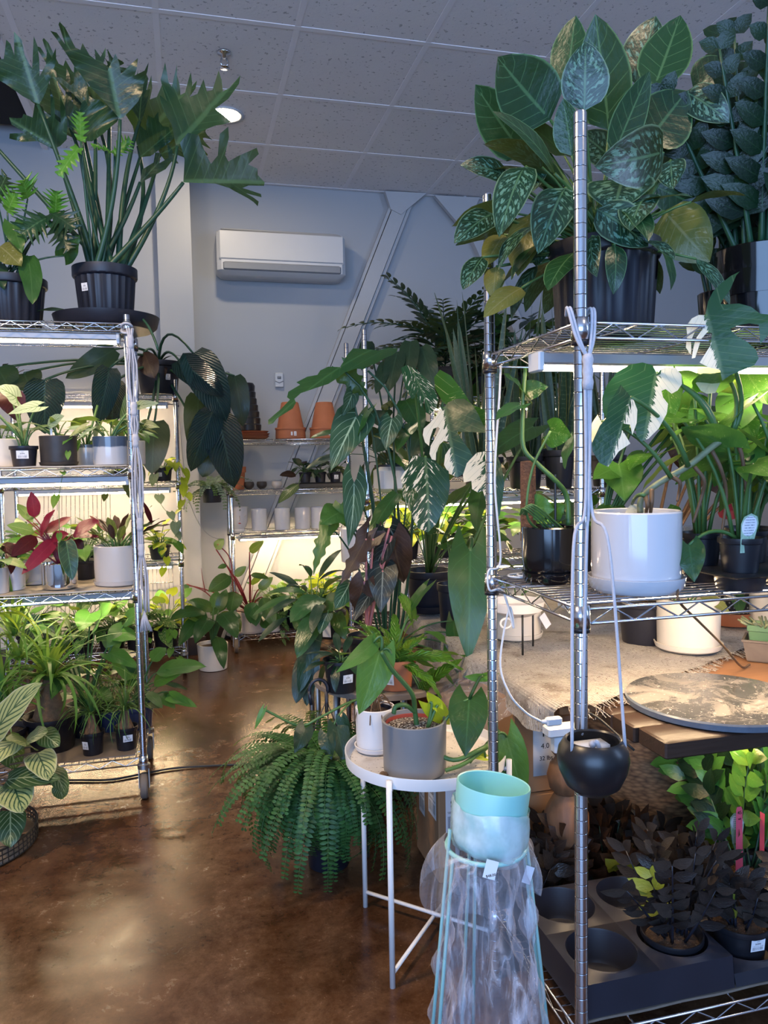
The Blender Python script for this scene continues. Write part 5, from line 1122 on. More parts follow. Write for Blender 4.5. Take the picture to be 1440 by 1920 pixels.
m.tube([loc+V((0, -.062, .115)), loc+V((.002, -.069, .085)), loc+V((-.003, -.064, .08))], .003, 5); m.build('face_lines', 'creamgl', t); m = MB(); m.leaf(loc+V((-.011, -.0635, .062)), V((1, 0, 0)), V((0, -1, 0)), .022, .008, 'lance', 0); m.build('lips', 'redliner', t)
z = BKZ[3]+.002
for px, Y, mats_, lab, pot, n, L in ((560, 5.50, ['marble', 'philol'], 'marbled trailing pothos on the bottom shelf under the cylinder pots', ('nursery', .10, .15, 'nursery'), 60, (.06, .09)), (610, 5.52, ['lime', 'philol'], 'bright lime pothos mound on the bottom shelf under the cylinder pots', ('nursery', .11, .19, 'nursery'), 50, (.09, .13)), (520, 5.55, ['marble', 'philol'], 'marbled pothos beside the two cream pots on the bottom shelf', ('nursery', .09, .15, 'nursery'), 40, (.06, .09)), (470, 5.46, ['mid', 'philo'], 'red-stemmed philodendron in a cream pot on the bottom shelf', ('cyl', .095, .15, 'creamgl'), 8, (.12, .17)), (507, 5.44, ['philo', 'mid'], 'broad-leaved philodendron in a small white pot on the bottom shelf', ('cyl', .07, .12, 'whitegl'), 6, (.12, .17)), (660, 5.5, ['mid', 'philol'], 'green pothos at the far end of the bottom shelf', ('nursery', .1, .16, 'nursery'), 30, (.07, .1))):
    P = Plant('potted_pothos' if 'pothos' in lab else 'potted_philodendron', lab, on(px, 1185, Y, z), pot=pot[0], r=pot[1], h=pot[2], mat=pot[3], saucer=(pot[1]*1.1, .02, pot[3]) if pot[0] == 'cyl' else None, z_up=.004, leaves=mats_, stems='stemr' if 'red-stemmed' in lab else 'stemg')
    P.bush(n, (5, 88), (.06, .22), L, .7 if n > 10 else .5, 'tinyheart' if n > 10 else 'ovate', .5, ms=(0, 0, 1))
    if px in (560, 520): P.vine([P.top, P.top+V((.0, -.13, .0)), P.top+V((.02, -.15, -.12)), P.top+V((.0, -.15, -.2))], 8, .06, .7, m=0); P.vine([P.top, P.top+V((.1, -.12, .0)), P.top+V((.12, -.15, -.12))], 8, .06, .7, m=0)
    if 'red-stemmed' in lab:
        for b, t_, w, yt in (((432, 1080), (390, 1110), 30, -.05), ((405, 1030), (420, 1010), 22, 0), ((355, 1098), (340, 1104), 10, 0), ((468, 1035), (495, 1015), 18, -.05), ((440, 1080), (462, 1062), 16, 0), ((425, 1060), (408, 1065), 10, 0), ((485, 1105), (512, 1082), 18, 0), ((470, 1078), (505, 1085), 14, 0), ((420, 1130), (395, 1155), 26, -.1), ((440, 1110), (432, 1150), 36, -.12), ((470, 1130), (480, 1175), 34, -.12), ((492, 1120), (515, 1175), 30, -.1)): P.xl(b, t_, 5.28, 5.28+yt, w, 'ovate', .4, random.uniform(-.3, .3), random.choice((0, 1)), root=P.top, pr=.005, sag=.06)
        P.stem.tube(spline([P.top, atY(440, 1120, 5.3), atY(432, 1050, 5.28), atY(408, 1020, 5.28)], 6), .004, 6); P.stem.tube(spline([P.top, atY(420, 1140, 5.3), atY(385, 1110, 5.25), atY(350, 1095, 5.22)], 6), .0035, 6); P.stem.tube(spline([atY(385, 1110, 5.25), atY(380, 1085, 5.25), atY(377, 1065, 5.25)], 6), [.004, .001], 6)
    if '507' == str(px): P.xl((490, 1160), (530, 1170), 5.3, 5.2, 40, 'ovate', .4, 0, 0, root=P.top); P.xl((470, 1130), (470, 1170), 5.3, 5.2, 24, 'ovate', .4, 0, 1, root=P.top)
    P.done()
# peace lily on the floor
P = Plant('potted_peace_lily', 'peace lily with drooping dark leaves in a white pot on the floor', on(400, 1253, 4.98, .001), pot='cyl', r=.098, h=.165, rb=.088, mat='whitemt', leaves=['philo', 'mid'], stems='stemg')
for b, t_, w, yt in (((385, 1148), (318, 1165), 44, -.1), ((395, 1160), (365, 1210), 42, -.25), ((415, 1150), (445, 1200), 46, -.2), ((408, 1195), (420, 1258), 34, -.25), ((385, 1150), (335, 1215), 40, -.15), ((400, 1145), (350, 1128), 32, 0), ((410, 1145), (425, 1105), 26, .05), ((420, 1155), (452, 1160), 30, -.05), ((400, 1140), (408, 1110), 26, .1), ((425, 1150), (450, 1185), 34, 0)):
    P.xl(b, t_, 4.95, 4.95+yt, w*.8, 'ovate', .9, random.uniform(-.2, .2), random.choice((0, 0, 1)), .14, .03, up=.5, root=P.top, pr=.006)
P.done()
# hanging silvery fern
hp = on(398, 942, 5.16, 0); hp.z = atY(398, 942, 5.16).z
P = Plant('hanging_fern', 'silvery fern in a dark green pot hanging from the rack post beside the dark leaves', hp, r=.075, h=.105, mat='nursery', leaves=['dusty', 'mid'], stems='stemg')
for k in range(26):
    a = k*2.4; E = random.uniform(.1, 1.3); out = V((math.cos(a), math.sin(a), 0)); P.frond(P.top+out*.03, out*math.cos(E)+UP*math.sin(E), UP*math.cos(E)-out*math.sin(E), random.uniform(.14, .26), random.uniform(.8, 2.), 11, .042, .018, 'tiny', m=random.choice((0, 0, 1)))
for k in range(3): P.stem.tube([P.top+V((.068*math.cos(k*2.1+.4), .068*math.sin(k*2.1+.4), .01)), on(428, 0, 5.30, 0)*0+V((BK[0], BK[2]-.018, BKZ[1]+.11))], .0012, 4)
P.done(stem='stems')

# ---- rack behind the burlap table: snake plants, cups
z = MRZ[0]+.002
for px, Y, r, h, n, L, lab in ((905, 3.78, .11, .17, 15, (.55, .95), 'tall snake plant in a black pot beside the rear chrome post'), (985, 3.82, .10, .17, 14, (.5, .9), 'tall banded snake plant in the middle of the shelf behind the moss pole'), (1048, 3.74, .085, .20, 12, (.5, .85), 'snake plant in a tall labelled black pot behind the near chrome post'), (1140, 3.8, .10, .17, 14, (.5, .9), 'snake plant behind the cream and green monstera leaves')):
    P = Plant('snake_plant', lab, on(px, 905, Y, z), r=r, h=h, mat='nursery', leaves='snake', lab=(-10, .75, .035, .03) if px == 1048 else None)
    for k in range(n):
        a = k*2.4; out = V((math.cos(a), math.sin(a), 0)); d = (UP+out*random.uniform(.02, .30)).normalized(); P.fol.leaf(P.top+out*r*.6*random.random(), d, rot(out.cross(UP), d, random.uniform(-1, 1)), random.uniform(*L), random.uniform(.05, .075), 'strap', random.uniform(-.15, .15), .3, .02)
    P.done()
P = Plant('potted_palm', 'dark feathery palm on the far corner rack against the beam', on(835, 738, 4.95, XRZ[0]+.002), pot='cyl', r=.13, h=.20, mat='bark', leaves=['dark', 'mid'], stems='stemd')
for k in range(34):
    a = k*2.4; E = random.uniform(.15, 1.35); out = V((math.cos(a), math.sin(a), 0)); st = P.top+UP*random.uniform(.02, .16)
    P.frond(st, out*math.cos(E)+UP*math.sin(E), UP*math.cos(E)-out*math.sin(E), random.uniform(.45, .75), random.uniform(.5, 1.2), 11, .19, .05, 'leaflet', m=0, r=.004, start=.25, tip=.8)
P.done()
for k, (px, Y, mats_, lab, zz, L, kind) in enumerate(((905, 4.95, ['dark', 'philo'], 'dark leafy plant beside the palm on the far corner rack', XRZ[0], (.14, .22), 'ovate'), (960, 5.0, ['dark', 'mid'], 'dense dark foliage plant behind the snake plants on the far rack', XRZ[0], (.14, .24), 'lance'), (860, 4.9, ['dark', 'mid'], 'dark trailing plant on the middle shelf of the far rack', XRZ[1], (.12, .2), 'heart'), (1000, 4.95, ['dark', 'philo'], 'bushy dark plant at the end of the far rack shelf', XRZ[1], (.12, .2), 'ovate'))):
    P = Plant('potted_plant', lab, on(px, 740, Y, zz+.002), r=.12, h=.17, leaves=mats_); P.bush(46, (-5, 88), (.12, .42), L, .42, kind, .6, ms=(0, 0, 0, 1)); P.done()
P = Plant('potted_monstera', 'leafy green monstera beyond the striped aglaonema pot', V((2.28, 4.95, XRZ[0]+.002)), r=.13, h=.18, leaves=['mid', 'dark']); P.bush(44, (0, 88), (.15, .5), (.16, .24), .75, 'monst', .6, ms=(0, 0, 1)); P.done()
P = Plant('potted_philodendron', 'dark philodendron hanging leaves at the end of the snake plant shelf', on(735, 905, 3.85, z), r=.09, h=.14, leaves=['dark', 'philo', 'anth'], stems='stemd')
for b, t_, w, mi in (((745, 660), (730, 735), 40, 0), ((770, 640), (765, 720), 40, 0), ((725, 680), (705, 740), 26, 0), ((790, 650), (815, 730), 40, 0), ((720, 770), (710, 800), 40, 0), ((760, 750), (790, 810), 50, 1), ((800, 790), (770, 860), 50, 0), ((830, 830), (800, 880), 44, 2), ((760, 840), (775, 900), 40, 2), ((700, 830), (690, 800), 40, 0), ((690, 640), (680, 700), 30, 0), ((740, 800), (700, 850), 46, 0)):
    P.xl(b, t_, 3.7, 3.62, w, 'oblong', .4, random.uniform(-.3, .3), mi, root=P.top, pr=.005, sag=.12)
P.bush(18, (20, 88), (.1, .4), (.14, .2), .45, 'oblong', .5, ms=(0, 0, 1)); P.done()
z = MRZ[1]+.002
for px, Y, mats_, lab in ((672, 3.78, None, 'white glazed pot on the low shelf behind the chrome posts'), (760, 3.8, ['lime', 'philol'], 'lime green plant lit by the strip behind the black nursery pots'), (830, 3.8, ['philol', 'lime'], 'light green heart-leaved plant lit from above behind the variegated monstera'), (900, 3.8, ['philol', 'mid'], 'glowing green plant behind the giant oblong leaf'), (1010, 3.8, ['philol', 'mid'], 'green plant under the strip light behind the moss pole pot'), (1090, 3.8, ['mid', 'philol'], 'green foliage under the strip light behind the near chrome post')):
    loc = on(px, 1065, Y, z)
    if mats_ is None: solo(MB().lathe(pot_profile('cyl', .09, .17, .085), loc, 36), 'glazed_pot', 'whitegl', lab, 'pot', loc); continue
    P = Plant('potted_plant', lab, loc, r=.08, h=.12, leaves=mats_); P.bush(26, (15, 88), (.08, .2), (.10, .16), .75, 'heart', .4, ms=(0, 0, 1)); P.done()
loc = on(720, 905, 3.72, MRZ[0]+.002); m = MB(); m.box((loc.x-.02, loc.y, loc.z), (loc.x+.20, loc.y+.16, loc.z+.13), bev=.02); solo(m, 'storage_bin', 'whitepl', 'white plastic bin on the shelf behind the velvet leaves', 'bin', loc)

# ---- burlap table: the big floor of pots
z = .672
P = Plant('potted_monstera', 'variegated cream and green monstera in a black nursery pot on the burlap', on(805, 1128, 3.06, z), r=.10, h=.175, leaves=['albo', 'alboc', 'wcprin', 'philo'], stems='stemg', saucer=(.095, .03, 'nursery'))
rt = P.top
HERO = (
    ((690, 1008), (790, 1600), (680, 540, 4.5), 2.4, -.55, -.62, .1, .35, ((690, 1005), (720, 965), (790, 940), (860, 945), (925, 1000), (980, 1090), (1020, 1180), (1080, 1245), (1090, 1258), (1020, 1250), (900, 1235), (800, 1228), (850, 1310), (910, 1390), (945, 1470), (935, 1520), (880, 1560), (800, 1600), (730, 1570), (690, 1500), (700, 1420), (745, 1350), (728, 1310), (690, 1300), (655, 1330), (625, 1400), (622, 1462), (590, 1455), (570, 1410), (580, 1340), (620, 1270), (655, 1195), (640, 1182), (600, 1200), (575, 1270), (565, 1342), (530, 1310), (512, 1250), (520, 1200), (570, 1150), (620, 1090), (640, 1040))),
    ((975, 1035), (1000, 1505), (500, 540, 3.273), .16, -.60, -.66, -.1, .35, ((965, 1040), (900, 1030), (870, 1090), (820, 1180), (825, 1215), (855, 1215), (850, 1262), (905, 1240), (930, 1280), (905, 1330), (890, 1400), (905, 1440), (930, 1480), (990, 1503), (1040, 1450), (1080, 1370), (1110, 1300), (1122, 1220), (1115, 1130), (1060, 1090), (1010, 1050))),
    ((1388, 1035), (1395, 1450), (500, 540, 3.273), .55, -.78, -.82, .1, .4, ((1385, 1040), (1340, 1000), (1290, 1010), (1230, 1080), (1207, 1150), (1215, 1200), (1260, 1190), (1265, 1240), (1300, 1260), (1330, 1250), (1345, 1300), (1350, 1380), (1380, 1450), (1430, 1400), (1450, 1300), (1460, 1200), (1440, 1090), (1420, 1040))),
    ((895, 510), (1010, 775), (500, 540, 3.273), -.02, -.45, -.5, -.3, .4, ((905, 490), (860, 468), (825, 495), (830, 560), (850, 640), (885, 700), (905, 690), (912, 650), (925, 700), (950, 750), (962, 690), (975, 768), (1000, 780), (1040, 740), (1050, 680), (1020, 600), (960, 540))),
    ((1080, 700), (1370, 905), (500, 540, 3.273), -.05, -.40, -.45, .3, .5, ((1080, 700), (1030, 620), (1020, 550), (1060, 505), (1130, 540), (1200, 620), (1260, 710), (1330, 740), (1395, 755), (1398, 810), (1340, 815), (1380, 890), (1300, 860), (1200, 780), (1120, 730))))
for b, t_, crop, bias, yb, yt, roll, bend, pts in HERO:
    B = P.poly(b, t_, pts, 3.06+yb, 3.06+yt, crop, bend, roll, 0 if bias > -.03 else 2, .12, .03, bias)
    P.petiole(rt, B, .0065, arch=(rt+B)/2+V((0, -.05, .12)))
for b, t_, w, k, mi, bias, roll, yb, yt, bend in (((862, 770), (930, 800), 40, 'heart', 3, 0, .5, -.4, -.4, .3), ((780, 890), (770, 960), 50, 'heart', 0, .1, .6, -.5, -.55, .4), ((905, 910), (895, 1000), 56, 'heart', 3, 0, .8, -.5, -.55, .4)):
    P.xl(b, t_, 3.06+yb, 3.06+yt, w, k, bend, roll, mi, .12, .03, bias=bias, up=.12, root=rt, pr=.0055, arch=(rt+atY(*b, 3.06+yb))/2+V((0, -.05, .12)))
P.bush(10, (40, 85), (.25, .5), (.16, .22), .7, 'heart', .5, m=3); P.done()
P = Plant('potted_philodendron', 'giant oblong leaf philodendron in a tall black nursery pot at the burlap edge', on(850, 1152, 2.74, z), r=.062, h=.165, leaves=['philo', 'philol'], stems='stemg')
P.xl((882, 1034), (878, 1243), 2.45, 2.36, 84, 'heart', .3, 0, 0, .10, .012, up=.1, root=P.top, pr=.008, arch=atY(895, 960, 2.6))
P.xl((1000, 800), (900, 870), 2.6, 2.5, 60, 'heart', .4, .2, 0, root=P.top, pr=.006); P.bush(3, (50, 80), (.15, .3), (.14, .18), .6, 'heart', .4); P.done()
P = Plant('potted_anthurium', 'velvet dark anthurium with pale veins on tall stems behind the woven stool', (.74, 2.90, .001), r=.115, h=.52, rb=.10, mat='blackpl', leaves=['anth', 'philo', 'mid'], stems='stemd')
for b, t_, w, mi, roll, yt, k in (((668, 782), (620, 885), 76, 0, .1, -.08, 'arrow'), ((664, 905), (652, 1025), 50, 0, -.35, -.06, 'arrow'), ((735, 785), (724, 845), 46, 0, .2, -.05, 'heart'), ((690, 770), (665, 835), 40, 1, .9, -.05, 'heart'), ((770, 800), (745, 850), 40, 1, .7, -.05, 'heart'), ((660, 740), (640, 780), 34, 0, -.6, 0, 'arrow'), ((745, 925), (695, 1010), 40, 1, .6, -.05, 'oblong'), ((640, 960), (600, 985), 60, 2, .4, -.05, 'heart'), ((617, 985), (588, 1078), 40, 2, .3, -.05, 'lobed'), ((640, 945), (652, 990), 40, 2, .5, -.02, 'heart'), ((650, 700), (690, 745), 50, 1, .3, 0, 'lobed')):
    P.xl(b, t_, 2.78, 2.78+yt, w, k, .5, roll, mi, .14, .04, up=.15, root=P.top, pr=.0042, arch=(P.top+atY(*b, 2.78))/2+V((.06, .05, .15)))
B = P.poly((450, 485), (8, 840), ((450, 485), (380, 480), (330, 505), (310, 540), (250, 550), (185, 585), (205, 605), (135, 640), (125, 680), (140, 700), (85, 755), (10, 810), (8, 840), (35, 840), (60, 812), (150, 770), (172, 730), (165, 700), (205, 665), (290, 645), (365, 630), (420, 590), (470, 545), (540, 520), (585, 535), (620, 500), (700, 450), (790, 380), (835, 320), (850, 280), (790, 278), (710, 320), (640, 308), (550, 315), (510, 370), (475, 440)), 2.74, 2.62, (500, 540, 3.273), .3, .1, 1, .12, .04, up=.4)
P.petiole(P.top+V((.03, 0, 0)), B, .0055, arch=atY(790, 800, 2.8)); P.petiole(P.top+V((.03, 0, 0)), atY(690, 695, 2.76), .0055, arch=atY(830, 790, 2.8))
P.done(stem='petioles')
P = Plant('potted_alocasia', 'black shield-leaved alocasia on pink stems in a black pot on the wooden side table', on(690, 1262, 2.66, .562), r=.075, h=.12, mat='blackpl', leaves=['aloc', 'brown', 'dark'], stems='stemp')
for b, t_, w, mi, roll, yt, k in (((718, 1070), (714, 1150), 58, 0, 0, -.05, 'arrow'), ((686, 1010), (636, 1098), 48, 1, -.3, -.05, 'lobed'), ((735, 1005), (758, 1092), 70, 1, .3, .04, 'heart'), ((692, 1116), (660, 1170), 28, 0, .2, -.05, 'arrow'), ((683, 1090), (668, 1150), 50, 1, .2, .05, 'heart'), ((730, 990), (765, 1040), 60, 0, .4, .08, 'heart'), ((700, 1010), (668, 1050), 36, 1, .3, .02, 'lobed'), ((726, 1020), (700, 1075), 40, 0, .5, .05, 'arrow')):
    P.xl(b, t_, 2.62, 2.62+yt, w, k, .4, roll, mi, .14, .04, up=.1, root=P.top, pr=.005)
P.done(stem='petioles')
P = Plant('potted_anthurium', 'thin-stemmed plant with dark velvety leaves in a labelled black pot on the woven stool', on(622, 1228, 3.02, .603), r=.062, h=.105, mat='blackpl', leaves=['anth', 'dark', 'philo'], lab=(-30, .42, .035, .07, 'label'))
for b, t_, w, mi, roll in (((655, 1095), (628, 1142), 36, 0, -.3), ((668, 1092), (690, 1075), 20, 0, .3), ((590, 1150), (556, 1230), 34, 2, .2), ((600, 1135), (585, 1190), 24, 1, .3), ((615, 1150), (600, 1190), 26, 0, .2)): P.xl(b, t_, 2.72, 2.64, w, 'oblong', .6, roll, mi, root=P.top, pr=.004)
P.done()
P = Plant('potted_peperomia', 'dark drooping leafy plant spilling down beside the woven stool', on(590, 1234, 3.06, .603), r=.055, h=.08, leaves=['dark', 'philo', 'mid'])
for b, t_, w, mi in (((600, 1140), (555, 1235), 36, 2), ((590, 1160), (560, 1300), 40, 0), ((585, 1220), (556, 1320), 44, 0), ((600, 1120), (545, 1170), 50, 1), ((610, 1130), (650, 1135), 40, 1), ((580, 1250), (575, 1325), 30, 0), ((630, 1150), (650, 1200), 30, 1), ((575, 1180), (590, 1290), 36, 0)): P.xl(b, t_, 2.8, 2.72, w, 'oblong', .7, random.uniform(-.4, .4), mi, root=P.top, pr=.004)
P.bush(16, (10, 85), (.1, .25), (.14, .22), .22, 'lance', .8, ms=(0, 1)); P.done()
P = Plant('potted_hoya', 'low dark rosette plant in a labelled black nursery pot at the side table edge', on(640, 1298, 2.42, .562), r=.058, h=.105, mat='blackpl', leaves=['dark', 'calad'], lab=(14, .48, .034, .028)); P.bush(24, (5, 75), (.01, .05), (.07, .11), .28, 'wavy', .9, (0, 60)); P.done()
P = Plant('birds_nest_fern', 'bright crinkled fern in a terracotta pot with a white label', on(742, 1316, 2.40, .562), pot='terra', r=.068, h=.10, mat='terra', leaves=['fernl', 'philol'], lab=(-38, .42, .04, .036))
P.bush(30, (15, 88), (.0, .02), (.13, .24), .22, 'nestfern', .8, (0, 20), wave=.10, r0=.3)
P.xl((770, 1150), (745, 1120), 2.38, 2.3, 40, 'nestfern', .3, 0, 0, root=P.top); P.xl((790, 1290), (868, 1235), 2.36, 2.3, 26, 'nestfern', .5, 0, 0, root=P.top); P.xl((790, 1300), (815, 1250), 2.36, 2.3, 26, 'nestfern', .3, 0, 0, root=P.top); P.done()
for k, (px, py, r, lab) in enumerate(((845, 1292, .095, 'wide clear plastic saucer on the side table'), (850, 1285, .085, 'smaller clear plastic saucer nested in the wide one'))):
    loc = on(px, py, 2.47, .562+.012*k); loc.x = .77-.004*k; m = MB().lathe([(0, .002), (r*.85, .002), (r, .03), (r-.002, .031), (r*.84, .005), (r*.6, .004), (r*.58, .008), (r*.56, .004), (0, .004)], loc, 40); solo(m, 'clear_saucer', 'clear', lab, 'saucer', loc, 'clear saucers')

P = Plant('potted_pothos', 'pale trailing philodendron hidden behind the terracotta fern pot on the side table', (.735, 2.70, .562), r=.045, h=.075, leaves=['philol', 'philo', 'mid'])
for b, t_, w, mi, roll in (((862, 1190), (830, 1245), 34, 0, .2), ((845, 1212), (795, 1185), 30, 0, .4), ((800, 1100), (760, 1170), 34, 2, .7), ((850, 1165), (868, 1255), 36, 1, .8), ((845, 1240), (858, 1285), 30, 1, .4), ((775, 1160), (748, 1110), 30, 0, .3), ((870, 1250), (900, 1235), 20, 0, .3)): P.xl(b, t_, 2.62, 2.56, w, 'heart', .5, roll, mi, root=P.top, pr=.003)
P.done()

# ---- Boston fern in a hanging basket standing on the floor
P = Plant('boston_fern', 'lush Boston fern in a hanging basket set down on the floor', (.41, 2.40, .001), r=.085, h=.33, mat='nursery', leaves='fern', stems='stemg')
random.seed(11)
for k in range(225):
    a = k*2.39996; E = random.uniform(-.25, 1.3); out = V((math.cos(a), math.sin(a), 0)); L = random.uniform(.22, .41)
    P.frond(P.top+out*.08*random.random()+UP*.03, out*math.cos(E)+UP*math.sin(E), UP*math.cos(E)-out*math.sin(E)+V((random.uniform(-.25, .25), random.uniform(-.25, .25), 0)), L, random.uniform(1.5, 2.7), 28, .040, .0135, 'leaflet', r=.0012, start=.05, tip=.22)
for mb in (P.fol, P.stem): mb.v = [V((v[0], v[1], max(v[2], .012+.01*abs(math.sin(v[0]*90))))) for v in mb.v]
P.done()
m = MB(); q = P.top; hk = atY(600, 1285, 2.40)
for k in range(3): m.tube([q+V((.11*math.cos(k*2.1+.5), .11*math.sin(k*2.1+.5), 0)), V((hk.x+.02, 2.40, hk.z-.05))], .002, 5)
m.tube([V((hk.x+.02, 2.40, hk.z-.10)), V((hk.x+.02, 2.40, hk.z-.02))], .006, 8)
m.tube([V((hk.x-.005+.03*math.cos(a_*pi/10), 2.40, hk.z-.015+.035*math.sin(a_*pi/10))) for a_ in range(-1, 12)], .006, 8); m.tube([V((hk.x-.035, 2.40, hk.z-.015)), V((hk.x-.03, 2.40, hk.z-.06))], .006, 8); m.build('hanger_hook', 'nursery', P.root)
P = Plant('hanging_hoya', 'trailing vine with blue-green leaves lying over the Boston fern', (.36, 2.36, .36), pot=None, r=.05, h=.02, leaves=['dark', 'philol', 'anth'], stems='stemg', cat='trailing plant')
P.stem.tube(spline([atY(720, 1300, 2.36), atY(660, 1315, 2.3), atY(600, 1345, 2.28), atY(560, 1360, 2.28), atY(495, 1330, 2.28)], 8), .004, 6); P.stem.tube(spline([atY(660, 1315, 2.3), atY(630, 1350, 2.27), atY(610, 1420, 2.26)], 6), .003, 6)
for b, t_, w, mi, yt in (((572, 1365), (552, 1412), 36, 0, -.03), ((632, 1362), (645, 1430), 42, 0, -.05), ((612, 1375), (622, 1425), 36, 0, -.04), ((494, 1330), (478, 1368), 12, 1, 0), ((640, 1345), (655, 1380), 24, 0, 0)): P.xl(b, t_, 2.26, 2.26+yt, w, 'heart', .4, random.uniform(-.4, .4), mi, up=.2)
P.done(stem='vines')

# ---- white tray table
z = .505
P = Plant('potted_philodendron', 'arching heart-leaved philodendron in a matt grey cylinder pot on the tray table', (.548, 1.862, z), pot='cyl', r=.083, h=.135, mat='grey', soil='perlite', leaves=['philo', 'philol', 'lime'], stems='stemg', z_up=.001)
MB().lathe([(.0755, .095), (.0755, .125), (.0735, .125), (.0735, .095)], P.o, 40).build('liner_pot', 'redliner', P.root, 'auto')
s0 = P.top+V((.012, -.01, -.01)); sY = 1.85
st = spline([s0, atY(783, 1370, sY), atY(778, 1335, sY), atY(772, 1300, sY-.03), atY(735, 1255, sY-.05), atY(715, 1222, sY-.06)], 8); P.stem.tube(st, [.0075, .0055], 8)
P.stem.tube(spline([atY(778, 1335, sY), atY(760, 1322, sY-.02), atY(742, 1325, sY-.03), atY(738, 1338, sY-.03)], 6), .006, 8)
for b, t_, w, mi, yt, roll, rt_ in (((712, 1222), (672, 1340), 70, 1, -.02, -.35, (735, 1255)), ((700, 1205), (628, 1262), 36, 1, -.10, -.5, (715, 1222)), ((880, 1310), (872, 1420), 76, 0, -.08, 0, (800, 1400)), ((950, 1382), (985, 1500), 62, 1, -.02, .25, (905, 1405)), ((805, 1318), (842, 1358), 40, 2, .06, .4, (800, 1370)), ((820, 1325), (800, 1300), 24, 2, .05, .3, (800, 1370)), ((905, 1270), (935, 1262), 18, 1, .02, .8, (880, 1310)), ((905, 1270), (870, 1268), 18, 1, .02, -.8, (880, 1310)), ((910, 1420), (875, 1418), 16, 2, 0, .2, (880, 1430))):
    B = atY(*b, sY-.02); A = atY(*rt_, sY-.02); P.xl(b, t_, sY-.02, sY-.02+yt, w, 'heart', .45, roll, mi, .10, .02, up=.25, root=A, pr=.004, arch=(A+B)/2+V((.02, .0, .05)))
P.stem.tube(spline([atY(800, 1400, sY), atY(850, 1425, sY-.05), atY(900, 1405, sY-.05), atY(925, 1392, sY)], 6), .006, 8); P.stem.tube(spline([atY(835, 1445, sY-.06), atY(870, 1432, sY-.06), atY(915, 1400, sY-.03)], 6), .0055, 8); P.done()
P = Plant('potted_cutting', 'dried-up brown cutting in a white cylinder pot with saucer on the tray table', (.487, 2.035, z), pot='cyl', r=.055, h=.118, mat='whitemt', saucer=(.060, .016, 'whitemt'), z_up=.004, leaves=['brown', 'maroon'], stems='stemb')
MB().lathe([(.040, .088), (.043, .112), (.0395, .112), (.037, .088)], P.o+V((.008, 0, .002)), 28).build('inner_pot', 'nursery', P.root, 'auto')
for k in range(9): a = k*2.4; P.stem.tube(spline([P.top, P.top+V((.02*math.cos(a), .02*math.sin(a), .02+.012*(k % 3))), P.top+V((.05*math.cos(a), .05*math.sin(a), .012)), P.top+V((.062*math.cos(a), .062*math.sin(a), -.02))], 5), .0016, 4)
P.stem.tube(spline([P.top-UP*.02, P.top+V((.0, 0, .03)), P.top+V((.012, 0, .07))], 5), .005, 6); P.bush(3, (30, 70), (.02, .05), (.03, .05), .3, 'wavy', 1.); P.done()
loc = V((.46, 1.845, .5045)); m = MB(); m.lathe([(0, 0), (.010, .002), (.012, .007), (.007, .012), (0, .013)], loc, 10, mod=lambda q, a, zz, k: q*(1+.3*math.sin(a*3+k))); solo(m, 'bark_chip', 'stemb', 'brown bark chip on the tray beside the grey pot', 'bark chip', loc)

